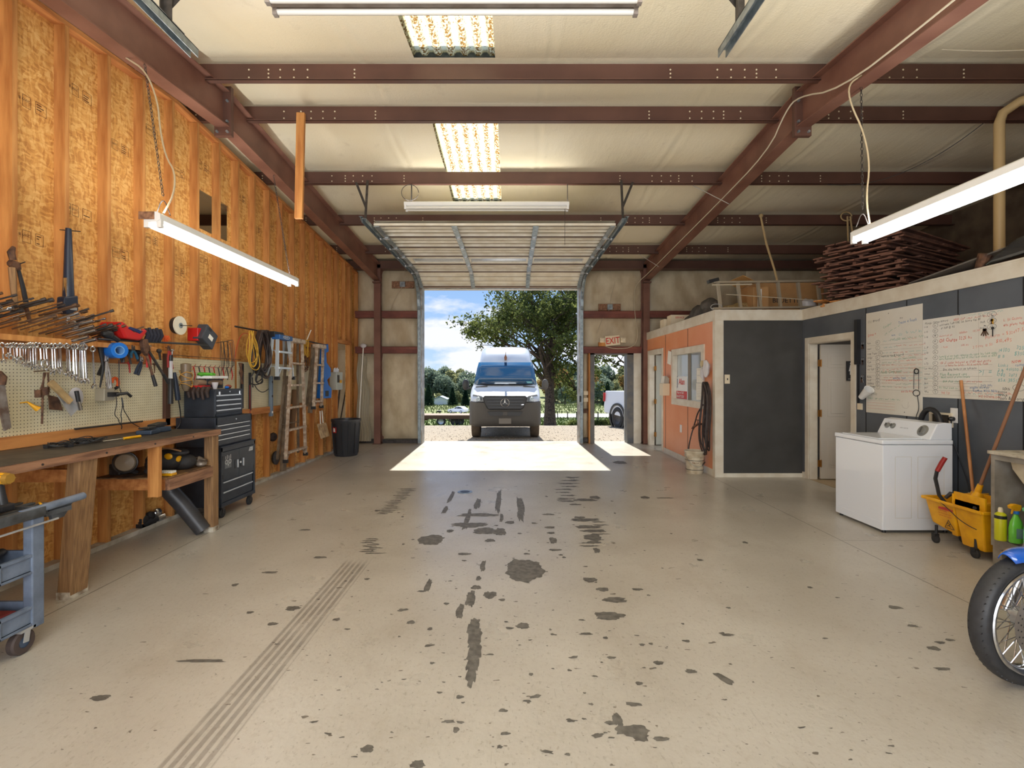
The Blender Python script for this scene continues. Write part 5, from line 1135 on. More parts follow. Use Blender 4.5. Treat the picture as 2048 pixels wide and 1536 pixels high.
B2.words(.85, .12, 'L. 50 Gallons', .032, 1, .04, .7); B2.words(.85, .165, '4th pivot nub tire Rotten', .034, 1, .04, .75, .006); B2.words(.68, .265, 'Platform = $32497.55', .042, 6, .12, .8); B2.words(.56, .35, '2 Tires 10 50', .036, 6, .12, .8); B2.words(.78, .31, '$10,495', .045, 6, .05, .9, .006); B2.words(1.02, .3, 'Case', .05, 5, .05, 1)
B2.words(.80, .395, '14100', .05, 4); B2.words(.96, .38, '325,200', .05, 4); B2.words(.8, .45, '# B', .04, 4); B2.words(.94, .43, '$350  Rent', .045, 4); B2.words(.92, .50, 'Now', .045, 1); B2.words(.8, .53, 'Links', .04, 4); B2.words(.95, .53, 'complete 30-92', .036, 3, .04); B2.words(.8, .57, '3.8  495500.357', .04, 4); B2.words(.8, .62, '700  2875', .04, 4); B2.words(.8, .67, '85A 38555', .045, 4)
B2.oval(.98, .72, .05, .03, 'So', .035); B2.words(1.05, .67, '2 weeks', .03, 1); B2.words(.84, .745, '50th', .036, 0, .05); B2.words(.80, .775, 'Anniv', .036, 0, .05); B2.words(.80, .80, 'Work', .036, 0, .02); B2.words(.80, .83, 'Tools & Storage', .036, 0, .0, .8, .006)
B2.stroke([(.42, .0), (.43, .0)], .01, 0); B2.rule(.36, .6, .69, 0); B2.rule(.38, .62, .755, 0)
B2.words(.62, .60, '>|  =  [ ]', .06, 4)
B2.done()
def keyring(x, y, z, label, col, n=2, L_=.07):
    t = thing('key_set', label, 'keys', (x, y, z-L_-.04)); b = MB(); b.cyl((x+.02, y, z), (x-.015, y, z+.004), .003, n=6); b.build('nail', M_dsteel, t)
    b = MB(); b.tube([(x-.008, y+.016*cos(q*pi/5), z-.012+.016*sin(q*pi/5)) for q in range(10)], .0015, 4, closed=True); b.build('ring', M_alu, t)
    for k in range(n): b = MB(); b.T = Matrix.Translation((x-.01, y, z-.026)) @ Matrix.Rotation((k-.5*(n-1))*.35, 4, 'X'); b.lathe([(0, -.002), (.013, -.002), (.013, .002), (0, .002)], (0, 0, -.012), 'x', 12); b.box(-.0015, .0015, -.004, .004, -L_, -.02); b.build('key', col if k == 0 else M_rust, t)
keyring(RX-.012, YX(1974, RX), ZZ(652, YX(1974, RX)), 'bunch of rusty keys hanging left on the wide whiteboard', M_rust, 4)
keyring(RX-.012, YX(1989, RX), ZZ(632, YX(1989, RX)), 'keys with a yellow tag, upper right pair on the wide whiteboard', M_yellow, 2, .05)
keyring(RX-.012, YX(1990, RX), ZZ(648, YX(1990, RX)), 'single black headed car key below the yellow tag', M_black, 1, .09)
keyring(RX-.006, YX(1729, RX)+.02, 1.56, 'bunch of keys hanging on the slate wall left of the tall whiteboard, lower', M_alu, 3)
keyring(RX-.006, YX(1730, RX)+.02, 1.98, 'black keys hanging on the slate wall left of the tall whiteboard, upper', M_black, 3, .06)
keyring(RX-.006, YX(1730, RX)+.02, 1.78, 'dark keys hanging between the upper and lower key bunches', M_dsteel, 2, .06)
y_ = YX(1718, RX); b = MB(); b.box(RX-.05, RX, y_-.03, y_+.02, 1.70, 2.28); b.box(RX-.02, RX, y_-.01, y_+.005, 1.2, 1.7); tag(b.build('door_track_bar', M_black), 'black vertical bar on the wall between restroom door and whiteboard', 'bar')
y_ = YX(1722, RX); b = MB(); b.lathe([(.03, .0), (.034, 0), (.055, .17), (.058, .17), (.05, .165), (.03, .01)], (RX-.07, y_-.1, 1.28), 'z', 20, M=rotm(.9, 0, 0)); tag(b.build('foam_cup', M_white, smooth=True), 'white foam cup stuck sideways at the left edge of the tall whiteboard', 'cup')
b = MB(); b.box(RX-.02, RX, y_-.03, y_+.04, 1.12, 1.2); tag(b.build('wall_tag', mat('cream_plastic')), 'small square cream thermostat below the foam cup', 'thermostat')
b = MB(); y_ = 5.21; b.tube([(RX-.02, y_+.04+.03*cos(q*.7), 1.60+.028*sin(q*.7)) for q in range(20)], .006, 5); b.tube([(RX-.02, y_+.07, 1.6), (RX-.02, y_+.075, 1.4)], .003, 5); b.tube([(RX-.02, y_+.01, 1.6), (RX-.02, y_+.01, 1.4)], .003, 5)
b.tube([(RX-.02, y_+.04+.045*cos(q*.7), 1.36+.035*sin(q*.7)) for q in range(20)], .004, 5); b.tube(wob([(RX-.02, y_+.02, 1.34), (RX-.02, y_+.0, 1.2), (RX-.02, y_+.03, 1.1), (RX-.03, y_, 1.05)], .01, 3), .004, 5)
tag(b.build('headset_cord', M_black), 'tangled black cord hanging between the two whiteboards', 'cord')
t = thing('wall_outlet', 'white wall outlet with a black plug above the washer', 'outlet', (RX, 4.85, 1.08)); b = MB(); y_ = YX(1909, RX); b.box(RX-.008, RX, y_-.04, y_+.04, 1.07, 1.22); b.build('plate', M_white, t, bevel=.003); b = MB(); b.lathe([(.0, .0), (.022, .0), (.025, .03), (.01, .05)], (RX-.01, y_, 1.11), 'x', 12, M=rotm(0, pi, 0)); b.build('plug', M_black, t)
b = MB(); b.tube([(RX-.03, y_, 1.09), (RX-.05, y_+.0, .95), (RX-.03, y_-.1, .7), (RX-.02, y_-.18, .45), (RX-.02, y_-.25, .1)], .005, 6); b.build('cord', M_black, t)

# ================= WASHER =================
x0, x1, y0, y1 = 3.645, 4.33, 4.655, 5.335
t = thing('washing_machine', 'white top loading washing machine against the slate wall', 'washing machine', ((x0+x1)/2, (y0+y1)/2, 0))
M_side = mat('washer_side', hexc(212, 210, 200), .35, c2=hexc(196, 192, 178), scale=2.5); M_wf = mat('washer_front', hexc(228, 232, 238), .22, coat=.4)
b = MB(); b.box(x0, x1, y0, y1, .03, .868); cab = b.build('cabinet', M_wf, t, bevel=.006)
b = MB(); b.box(x0-.003, x0, y0+.01, y1-.01, .03, .105); b.build('toe_panel', M_wf, cab, bevel=.002)
for a_, c_ in ((.12, .28), (.34, .60)):
    b = MB()
    for q0, q1, z0, z1 in ((a_, c_, .15, .153), (a_, c_, .75, .753), (a_, a_+.003, .15, .75), (c_-.003, c_, .15, .75)): b.box(x0+q0, x0+q1, y0-.001, y0, z0, z1)
    b.build('pressed_rib', M_side, cab)
b = MB(); b.box(x0-.008, x1, y0-.006, y1+.006, .872, .915); top = b.build('top_deck', M_wf, t, bevel=.008)
b = MB(); b.box(x0+.02, x0+.46, y0+.08, y1-.08, .915, .925); b.build('lid', M_wf, top, bevel=.006)
b = MB(); b.prism([(x0+.46, .915), (x1, .915), (x1, 1.08), (x1-.07, 1.085), (x0+.54, 1.075)], 'y', y0+.005, y1-.005); con = b.build('control_console', M_wf, t, bevel=.008)
sl = Vector((-(1.075-.915), 0, .08)).normalized(); c0 = Vector((x0+.50, 0, .995)); up = Vector((.08, 0, .16)).normalized(); zr = Vector((0, 1, 0)); Mo = Matrix((up, zr, sl)).transposed()
for yy, r_ in ((5.235, .022), (5.16, .022), (4.78, .04)):
    b = MB(); p = c0 + Vector((0, yy, 0)) + (up*.012 if r_ < .03 else up*0); b.lathe([(r_*1.5, 0), (r_*1.5, .004), (r_, .006), (r_*.9, .02), (0, .02)], p, 'z', 24, M=Mo); b.build('dial', mat('grey_dial', hexc(150, 150, 145), .35, .4), con, smooth=True)
    b = MB(); p2 = p + sl*.021; b.obox(p2 + sl*.004, (r_*1.5, .009, .012), Mo); b.build('dial_grip', mat('dark_dial', hexc(90, 90, 85), .4), con)
b = MB(); b.text('super capacity', c0 + Vector((-.002, 5.06, 0)) + sl*.0015, (0, -1, 0), tuple(up), .018, bold=.005); b.text('heavy duty', c0 + Vector((-.002, 5.25, 0)) + up*.055 + sl*.0015, (0, -1, 0), tuple(up), .010); b.build('lettering', mat('grey_print', hexc(130, 132, 140), .6), con)
for xx in (x0+.04, x1-.04):
    for yy in (y0+.04, y1-.04): b = MB(); b.cyl((xx, yy, 0), (xx, yy, .032), .018); b.build('foot', M_black, t)
b = MB(); yc = 4.96; b.tube([(x1+.05, yc+.13*cos(q*pi/12), .98+.22*sin(q*pi/12)) for q in range(13)], .026, 10); tag(b.build('drain_hose', M_black, smooth=True), 'black drain hose arching up behind the washing machine', 'hose')
t = thing('laundry_wall_box', 'open cream laundry hookup box in the wall behind the washer', 'wall box', (RX, 4.92, 1.02))
b = MB(); ya, yb_ = 4.83, 5.08
for q0, q1, z0, z1 in ((ya, yb_, 1.02, 1.04), (ya, yb_, 1.145, 1.165), (ya, ya+.02, 1.041, 1.144), (yb_-.02, yb_, 1.041, 1.144)): b.box(RX-.03, RX, q0, q1, z0, z1)
b.build('frame', mat('cream_plastic'), t); b = MB(); b.box(RX-.012, RX-.002, ya+.02, yb_-.02, 1.04, 1.145); b.build('recess', mat('dark_recess', (.05, .04, .03), .7), t)
b = MB(); b.lathe([(.0, 0), (.03, .004), (.032, .03), (.02, .042), (0, .045)], (3.98, 5.37, .90), 'z', 16); 
# ================= MOP BUCKET =================
t = thing('mop_bucket', 'yellow wheeled mop bucket with wringer beside the washing machine', 'mop bucket', (4.08, 4.15, 0))
by0, by1 = 3.94, 4.47; bx0, bx1 = 3.90, 4.26
b = MB()
def ring(z, gx, gy0, gy1): return [(bx0+gx, by0+gy0, z), (bx1-gx, by0+gy0, z), (bx1-gx, by1-gy1, z), (bx0+gx, by1-gy1, z)]
def shell(mb, low, high, mi=0, close=True):
    n = len(low); mb.add(low+high, [tuple(range(n))[::-1]] + [(i, (i+1) % n, n+(i+1) % n, n+i) for i in range(n)], mi)
def lerp3(a_, b2, k): return tuple(a_[i]+(b2[i]-a_[i])*k for i in range(3))
# outer side skins with stepped bottom: three bins in a row
for (a0, a1, zb_) in ((0, .235, .07), (.25, .33, .12), (.25, .53, .13)):
    yl0, yl1 = by0+a0, by0+a1
    lo_ = [(bx0+.045, yl0+.012, zb_), (bx1-.045, yl0+.012, zb_), (bx1-.045, yl1-.02, zb_+(.05 if zb_ > .12 else 0)), (bx0+.045, yl1-.02, zb_+(.05 if zb_ > .12 else 0))]
    hi_ = [(bx0, yl0-.01, .405), (bx1, yl0-.01, .405), (bx1, yl1+.01, .405), (bx0, yl1+.01, .405)]
    shell(b, lo_, hi_)
body = b.build('tub', M_yellow, t, keep=True, bevel=.012); body.modifiers.new('th', 'SOLIDIFY').thickness = .004
b = MB(); rim = [(bx0-.012, by0-.02), (bx1+.012, by0-.02), (bx1+.012, by1+.025), (bx0-.012, by1+.025)]
for p, q in zip(rim, rim[1:]+rim[:1]): b.bar((*p, .405), (*q, .405), .022, .026)
b.build('rim', M_yellow, body, bevel=.006)
b = MB(); 
for z0, hh in ((.335, .018),): b.prism([(by1-.27, z0), (by1-.13, z0), (by1-.13, z0+.018), (by1-.20, z0+.026), (by1-.27, z0+.018)], 'x', bx0+.0085-.004, bx0+.0095-.004)
xs_ = lambda z: bx0 + .045*(1-(z-.13)/.275) - .004
b.build('red_label', mat('label_red', hexc(190, 60, 50), .6), body)
b = MB(); q_ = Vector((-.045/.275, 0, 1)).normalized()
for k, s_ in enumerate(('CAUTION', 'wet floor keep away', 'cuidado piso mojado')): z = .318-.022*k; b.text(s_, (xs_(z)-.003, by1-.125, z), (0, -1, 0), tuple(q_), .019 if k == 0 else .015, bold=.008)
b.build('caution_words', mat('label_red'), body)
b = MB(); z0 = .175; cy = by1-.215; h_ = .075
tri = [(cy-.045, z0), (cy+.045, z0), (cy, z0+h_)]
P3 = [Vector((xs_(z)-.004, y, z)) for y, z in tri]
for p, q in zip(P3, P3[1:]+P3[:1]): b.tube([p, q], .0025, 4)
b.tube([P3[0].lerp(P3[2], .62) + Vector((0, -.0, 0)), Vector((xs_(.2)-.005, cy+.004, .205)), Vector((xs_(.19)-.005, cy-.012, .190))], .003, 4); b.tube([Vector((xs_(.205)-.005, cy+.005, .205)), Vector((xs_(.19)-.005, cy+.02, .192))], .0022, 4); b.ball((xs_(.225)-.005, cy+.006, .222), .005, 6)
b.build('slip_warning_triangle', M_ink, body)
for xx, yy in ((3.945, 4.40), (3.94, 4.02), (4.2, 4.40), (4.2, 4.02)):
    b = MB(); b.lathe([(.0, -.014), (.03, -.014), (.037, -.009), (.037, .009), (.03, .014), (0, .014)], (xx-.01, yy, .037), 'x', 20); w_ = b.build('caster_wheel', M_rub, t, smooth=True); b = MB(); b.box(xx-.03, xx+.01, yy-.015, yy+.025, .055, .085); b.cyl((xx, yy+.005, .07), (xx, yy+.005, .16), .012); b.build('caster_fork', M_black, w_)
b = MB(); b.box(bx0+.03, bx1-.03, by0+.03, by0+.28, .30, .47); wr_ = b.build('wringer', M_yellow, t, bevel=.015)
b = MB()
for q0 in (.05, .20): b.box(bx0+q0-.02, bx0+q0, by0+.0, by0+.28, .40, .52)
b.box(bx0+.02, bx1-.02, by0+.27, by0+.285, .38, .50); b.build('wringer_frame', M_yellow, wr_, bevel=.004)
for yy in (4.12, 4.26): b = MB(); b.tube([(bx0+.06, yy+.07, .43), (bx0+.09, yy+.05, .475), (bx0+.12, yy+.01, .47), (bx0+.13, yy-.02, .43)], [.014, .02, .02, .01], 8); b.build('wringer_hook', M_black, wr_, smooth=True)
b = MB(); b.cyl((bx0+.01, by0+.06, .43), (bx0+.0, by0+.06, .43), .014); b.build('pivot_cap', M_black, wr_)
b = MB(); hx, hy = XX(1879, 4.35), 4.36; b.tube([(hx+.05, hy-.04, .36), (hx+.005, hy, .45), (hx-.02, hy+.01, .60), (hx-.012, hy+.0, .68)], .015, 8); b.build('lever', M_black, t, smooth=True)
b = MB(); b.tube([(hx-.012, hy+.0, .67), (hx+.012, hy-.02, .75), (hx+.03, hy-.035, .80)], [.019, .02, .019], 10); b.build('lever_grip', mat('worn_red', hexc(150, 35, 30), .5), t, smooth=True)
b = MB(); b.tube([(bx0-.02, by1-.17, .41), (bx0-.022, by1-.26, .36), (bx0-.024, by1-.36, .30), (bx0-.022, by1-.45, .27), (bx0-.02, by0+.02, .26)], .0035, 6); b.build('bail_wire', M_dsteel, t)
# mops
t = thing('mop', 'upright wooden handled mop leaning on the whiteboard from behind the bucket', 'mop', (4.4, 4.5, 0)); p0 = Vector((4.36, YX(1947, 4.36)+.0, .42)); p1 = Vector((RX-.02, YX(1922, RX-.02), 1.56-.06))
b = MB(); b.tube([p0, p1], .014, 10); b.build('handle', mat('ash_handle', hexc(196, 136, 82), .5, c2=hexc(160, 104, 58), scale=5, stretch=(4, 4, .5)), t, smooth=True); b = MB(); b.tube([p0 + Vector((0, 0, .02)), p0 - Vector((.01, .0, .32))], [.04, .09], 12); b.build('mop_head', mat('mop_yarn', hexc(150, 140, 120), .9), t)
t = thing('mop', 'brown handled mop with yellow collar standing in the mop bucket, slanting right', 'mop', (4.1, 4.1, .2)); p0 = Vector((XX(1957, 4.1), 4.1, .56)); p1 = Vector((XX(2060, 3.75), 3.75, ZZ(712, 3.75)))
b = MB(); b.tube([p0, p1], .013, 10); b.build('handle', mat('brown_handle', hexc(140, 98, 70), .5), t, smooth=True); b = MB(); b.tube([p0 + (p1-p0).normalized()*.05, p0 - (p1-p0).normalized()*.05], [.02, .026], 12); b.tube([p0 - Vector((0, 0, .03)), p0 - Vector((.03, .0, .09))], [.03, .05], 10); b.build('collar', M_yellow, t, smooth=True)
b = MB(); b.tube([p0 - Vector((0, 0, .08)), p0 - Vector((.0, .0, .25))], [.05, .07], 12); b.build('mop_head', mat('mop_yarn'), t)
# ================= SINK STAND =================
M_gw = mat('grey_painted_wood', hexc(158, 152, 142), .6, c2=hexc(122, 114, 102), scale=5, detail=8)
sx0, sx1, sy0, sy1 = 3.90, 4.42, 2.9, 3.86
t = thing('sink_stand', 'grey painted wooden stand with open shelf holding the laundry sink', 'sink stand', ((sx0+sx1)/2, 3.4, 0))
b = MB(); b.box(sx0, sx1, sy1-.03, sy1, .17, .91); b.build('side_panel', M_gw, t); b = MB(); b.box(sx0, sx1, sy0, sy0+.03, 0, .91); b.build('side_panel', M_gw, t)
b = MB(); b.box(sx0, sx0+.04, sy0+.03, sy1-.03, .865, .91); b.box(sx1-.04, sx1, sy0, sy1-.03, .8, .91); b.build('top_rail', M_gw, t)
b = MB(); b.box(sx0-.02, sx0+.09, sy0, sy1+.01, .91, .935); b.box(sx0+.09, sx1, sy1-.06, sy1+.01, .91, .935); b.build('rim_board', mat('worn_white_wood', hexc(205, 198, 180), .6, c2=hexc(150, 138, 118), scale=12), t)
b = MB(); b.box(sx0+.02, sx1, sy0+.03, sy1-.03, .235, .255); b.build('shelf', M_gw, t); b = MB(); b.box(sx0-.003, sx0+.04, sy0+.03, sy1-.032, .16, .233); b.build('shelf_rail', M_gw, t)
for yy in (sy1-.04, sy0+.06): b = MB(); b.box(sx0+.01, sx0+.05, yy-.035, yy+.035, 0, .17); b.build('leg', M_gw, t)
b = MB(); prof = [(.045, .915), (.05, .895), (.075, .80), (.12, .68), (.17, .635), (.40, .62), (.44, .70), (.46, .905)]
vs = []; ys_ = [sy1-.09, sy1-.16, sy0+.2, sy0+.1]
for k, yy in enumerate(ys_):
    for dx_, z in prof: ins = .05 if (k in (0, 3)) and z < .8 else 0; vs.append((sx0+dx_+(0), yy - (ins if k == 0 else -ins if k == 3 else 0), z if not (k in (0, 3) and z < .7) else z+.0))
n = len(prof); b.add(vs, [(k*n+i, k*n+i+1, (k+1)*n+i+1, (k+1)*n+i) for k in range(3) for i in range(n-1)] + [tuple(range(n)), tuple(range(3*n, 4*n))[::-1]])
o = b.build('laundry_sink', mat('ivory_plastic', hexc(226, 216, 192), .4, c2=hexc(200, 186, 158), scale=8), None, smooth=False, bevel=.01); tag(o, 'ivory plastic laundry sink basin hanging in the grey stand', 'sink')
b = MB()
for k in range(12): z = .87-.02*k; b.box(sx0+.047+.0048*k, sx0+.060+.0048*k, sy0+.3, sy1-.24, z, z+.004)
b.build('molded_ribs', mat('ivory_plastic'), o)
b = MB(); b.prism([(sx0+.3, .935), (sx0+.46, .935), (sx0+.46, 1.07), (sx0+.40, 1.055), (sx0+.34, 1.075), (sx0+.29, 1.06)], 'y', 3.50, 3.78); tag(b.build('paper_bag', mat('brown_bag', hexc(112, 76, 52), .8, var=.3, scale=10)), 'brown crumpled paper bag on the back edge of the sink', 'bag')
def can(x, y, z, r, h, label, body_m, cap_m, name='spray_can'):
    t = thing(name, label, 'can', (x, y, z)); b = MB(); b.lathe([(r*.95, 0), (r, .005), (r, h*.78), (r*.93, h*.80), (r*.93, h*.82), (r*.45, h*.88), (0, h*.88)], (x, y, z), 'z', 24); b.build('can_body', body_m, t, smooth=True)
    b = MB(); b.lathe([(r*.42, 0), (r*.42, .02), (r*.3, .035), (0, .035)], (x, y, z+h*.88), 'z', 16); b.build('nozzle', cap_m, t, smooth=True)
    return t
sh = .255
t = can(XX(2001, 3.72), 3.72, sh, .036, .25, 'yellow aerosol can on the shelf under the sink', mat('lime_label', hexc(200, 200, 30), .4), mat('cream_plastic'))
b = MB(); b.lathe([(.0365, .17), (.0365, .195)], (XX(2001, 3.72), 3.72, sh), 'z', 24); b.build('dark_band', M_black, t, keep=True)
def spray_bottle(x, y, z, label, body, head, lab):
    t = thing('spray_bottle', label, 'bottle', (x, y, z)); b = MB(); pr = [(0, 0), (.044, 0), (.05, .01), (.05, .11), (.042, .16), (.022, .20), (.016, .215), (.016, .23)]
    b.T = Matrix.Translation((x, y, z)) @ Matrix.Diagonal((1, .62, 1, 1)) @ Matrix.Rotation(0, 4, 'Z'); b.lathe(pr, (0, 0, 0), 'z', 24); b.build('flask', body, t, smooth=True)
    b = MB(); b.cyl((x, y, z+.222), (x, y, z+.245), .019, n=14); b.build('collar', M_blue, t); b = MB(); b.prism([(x-.055, z+.285), (x-.05, z+.262), (x-.02, z+.262), (x-.018, z+.245), (x+.018, z+.245), (x+.03, z+.27), (x+.03, z+.29), (x-.0, z+.298), (x-.03, z+.298)], 'y', y-.014, y+.014); b.prism([(x-.03, z+.262), (x-.02, z+.262), (x-.028, z+.225), (x-.038, z+.22)], 'y', y-.006, y+.006); b.build('trigger', head, t, bevel=.003)
    b = MB(); b.box(x-.03, x+.03, y-.0325, y-.0315, z+.04, z+.115); b.build('label', lab, t); return t
spray_bottle(XX(2032, 3.66), 3.66, sh, 'green spray bottle with yellow trigger beside the aerosol can', mat('green_fluid', hexc(110, 200, 70), .25, coat=.3), M_yellow, mat('label_blue', hexc(120, 150, 150), .5))
spray_bottle(XX(2062, 3.58), 3.58, sh, 'mint green spray bottle at the right edge of the view', mat('mint_bottle', hexc(120, 205, 150), .3), mat('mint_bottle'), M_white)

# ================= MOTORCYCLE FRONT WHEEL =================
wc = Vector((2.57, 2.37, .318)); fdir = Vector((-.985, -.17, 0)).normalized(); ax = Vector((-.17, .985, 0)).normalized()*-1  # axle pointing at the viewer
Mw = Matrix((fdir, Vector((0, 0, 1)), ax)).transposed()
t = thing('motorcycle', 'front of a motorcycle with chrome spoked wheel entering from the right', 'motorcycle', (wc.x, wc.y, 0))
b = MB(); pr = []
for q in range(13):
    a_ = -pi*.62 + pi*1.24*q/12; pr.append((.287 + .031*cos(a_), .047*sin(a_)))
pr = [(.258, -.034)] + pr + [(.258, .034)]
b.lathe(pr, wc, 'z', 72, M=Mw)
tyre = b.build('tyre', mat('tyre_rubber', (.035, .036, .04), .55, var=.3, scale=30), t, smooth=True)
b = MB()
for k in range(54):
    a_ = 2*pi*k/54
    for s_ in (-1, 1):
        c = wc + Mw @ Vector((cos(a_)*.3098, sin(a_)*.3098, s_*.022)); d = Mw @ Vector((-sin(a_), cos(a_), s_*.8)).normalized(); rd = Mw @ Vector((cos(a_), sin(a_), 0)); w2 = d.cross(rd); b.obox(c, (.004, .028, .006), Matrix((w2, d, rd)).transposed())
b.build('tread_groove', M_black, tyre)
b = MB(); b.lathe([(.243, -.042), (.258, -.046), (.263, -.040), (.25, -.034), (.240, -.018), (.23, -.0), (.240, .018), (.25, .034), (.263, .040), (.258, .046), (.243, .042), (.232, .03), (.222, 0), (.232, -.03), (.243, -.042)], wc, 'z', 72, M=Mw); rim_ = b.build('rim', M_chrome, t, smooth=True)
b = MB()
for k in range(40):
    a_ = 2*pi*k/40; s_ = 1 if k % 2 else -1; a2 = a_ + (.55 if (k//2) % 2 else -.55)
    b.cyl(wc + Mw @ Vector((cos(a_)*.228, sin(a_)*.228, s_*.006)), wc + Mw @ Vector((cos(a2)*.045, sin(a2)*.045, s_*.035)), .0022, n=5)
b.build('spokes', M_chrome, rim_)
b = MB(); b.lathe([(0, -.06), (.03, -.06), (.03, -.04), (.05, -.035), (.05, .035), (.03, .04), (.03, .06), (0, .06)], wc, 'z', 24, M=Mw); b.build('hub', M_alu, t, smooth=True)
for s_ in (1,):
    b = MB(); n = 48; vs = []; R1, R0 = .150, .085
    b.lathe([(R0, .052), (R1, .052), (R1, .057), (R0, .057), (R0, .052)], wc, 'z', 60, M=Mw)
    dsc = b.build('brake_disc', mat('brake_steel', hexc(150, 142, 135), .4, .6, var=.15, scale=6), t)
    b = MB()
    for k in range(24):
        for j, rr_ in enumerate((.100, .118, .136)): a_ = 2*pi*(k+j*.33)/24; c = wc + Mw @ Vector((cos(a_)*rr_, sin(a_)*rr_, .0575)); b.lathe([(0, 0), (.0045, 0)], c, 'z', 8, M=Mw)
    b.build('disc_holes', M_black, dsc, keep=True)
    b = MB()
    for k in range(5):
        a_ = 2*pi*k/5+.3; b.bar(wc + Mw @ Vector((cos(a_)*.03, sin(a_)*.03, .054)), wc + Mw @ Vector((cos(a_+.25)*.09, sin(a_+.25)*.09, .054)), .02, .006, up=tuple(ax))
    b.build('disc_carrier', M_chrome, dsc)
b = MB(); n = 16
for k in range(n):
    for_ = []
    a0_, a1_ = R(22) + R(128-22)*k/n, R(22)+R(128-22)*(k+1)/n
    for j in range(8):
        t0, t1 = -1+2*j/8, -1+2*(j+1)/8
        def fp(a_, t_): return wc + Mw @ Vector((-cos(a_)*-(.352-.035*t_*t_), sin(a_)*(.352-.035*t_*t_), t_*.075))
        b.quad(fp(a0_, t0), fp(a0_, t1), fp(a1_, t1), fp(a1_, t0))
# reuse grid: fender over the rear-top of the wheel
b2 = MB(); vs = []; N1, N2 = 24, 9
for k in range(N1):
    a_ = R(68) + R(112)*k/(N1-1)*1.0
    for j in range(N2):
        t_ = -1+2*j/(N2-1); vs.append(tuple(wc + Mw @ Vector((cos(a_)*(.362-.04*t_*t_), sin(a_)*(.362-.04*t_*t_), t_*.07*(min(1, .55+k/6))))))
b2.add(vs, [(k*N2+j, k*N2+j+1, (k+1)*N2+j+1, (k+1)*N2+j) for k in range(N1-1) for j in range(N2-1)])
fn = b2.build('fender', mat('blue_metal_paint', hexc(20, 90, 190), .15, coat=1), t, smooth=True, keep=True); fn.modifiers.new('th', 'SOLIDIFY').thickness = .004
for s_ in (-1, 1):
    p = wc + Mw @ Vector((0, 0, s_*.09)); b = MB(); b.tube([p, p + Vector((.22, .04, .40)), p + Vector((.42, .08, .80))], [.03, .032, .03], 14); b.build('fork_tube', M_chrome, t, smooth=True)
b = MB(); b.box(2.95, 4.2, 2.35, 2.7, .35, .62); b.ball((3.3, 2.5, .85), (.35, .16, .16), 16); b.box(3.1, 4.1, 2.4, 2.62, .12, .4); b.build('frame_body', mat('blue_metal_paint'), t, bevel=.03)
b = MB(); b2 = MB(); wheel(b, b2, (4.05, 2.6, .32), .32, .14, 'y'); w_ = b.build('rear_wheel', M_rub, t, smooth=True); b2.build('rim', M_chrome, w_, smooth=True)

# ================= LOFT STORAGE =================
LZ = OH + .0
def ladder_flat(y, x0_, x1_, zb_, zt_, label):
    t = thing('aluminium_ladder', label, 'ladder', ((x0_+x1_)/2, y, zb_)); M_l = mat('old_aluminium', hexc(172, 160, 140), .45, .4)
    for z, nm in ((zb_, 0), (zt_, 1)): b = MB(); b.bar((x0_, y, z), (x1_, y, z+.03), .07, .03); b.build('rail', M_l, t)
    k = 0; x = x0_+.12
    while x < x1_-.05: b = MB(); b.bar((x+.0, y, zb_+.01), (x-.045, y, zt_), .04, .045, up=(0, 1, 0)); b.build('rung', M_l, t); x += .315
    b = MB(); b.obox((x0_-.0, y, zt_+.03), (.16, .09, .05), rotm(0, -.25, 0)); b.build('foot', M_black, t); b = MB(); b.tube([(x0_-.02, y-.02, zt_-.04), (x0_+.6, y-.02, zt_-.03)], .012, 6); b.tube([(x0_+.2, y-.03, zb_+.22), (x1_, y-.03, zb_+.1)], .006, 5); b.build('guide_rope', M_wire, t); return t
ladder_flat(7.48, 3.18, 5.2, LZ+.09, LZ+.50, 'aluminium ladder lying on edge along the loft above the charcoal wall')
b = MB(); b.box(3.2, 4.4, 7.38, 7.52, LZ+.02, LZ+.06); tag(b.build('loft_board', M_wood), 'orange pine board under the ladder on the loft edge', 'board')
def carton(x0_, x1_, y0_, y1_, h, label, flaps=True, txt=None, white=False):
    t = thing('cardboard_box', label, 'box', ((x0_+x1_)/2, (y0_+y1_)/2, LZ)); b = MB(); z = LZ+h
    b.box(x0_, x1_, y0_, y1_, LZ-.0, z); b.build('carton', M_card, t)
    if flaps:
        for x, s_ in ((x0_, -1), (x1_, 1)): b = MB(); b.obox((x + s_*.13, (y0_+y1_)/2, z+.07), (.28, (y1_-y0_)*.8, .006), rotm(0, -s_*.45, 0)); b.build('flap', mat('cardboard_light', hexc(215, 168, 105), .8), t)
    if txt: b = MB(); b.text(txt, ((x0_+x1_)/2-.12, y0_-.002, LZ+.30), (1, 0, 0), (0, 0, 1), .11, bold=.01, sx=1.1, center=True); b.build('printing', M_ink, t)
    return t
carton(4.3, 5.4, 8.2, 9.0, .66, 'large open cardboard box with raised flaps behind the ladder', True, 'BLUETTI')
t = carton(3.95, 4.2, 7.75, 7.95, .48, 'narrow pale carton with a printed strip behind the ladder', False); b = MB(); b.box(4.02, 4.09, 7.745, 7.75, LZ+.1, LZ+.45); b.build('printed_strip', M_white, t); b = MB(); b.text('SHOP ITEMS', (4.035, 7.744, LZ+.42), (0, 0, -1), (1, 0, 0), .05, bold=.01); b.build('printing', M_ink, t)
b = MB(); b.ball((4.95, 7.9, LZ+.16), (.13, .1, .16), 14); tag(b.crumple(.012, 5, 16).build('plastic_bag', mat('plastic_film'), smooth=True), 'shiny clear plastic bag between the ladder rungs', 'bag')
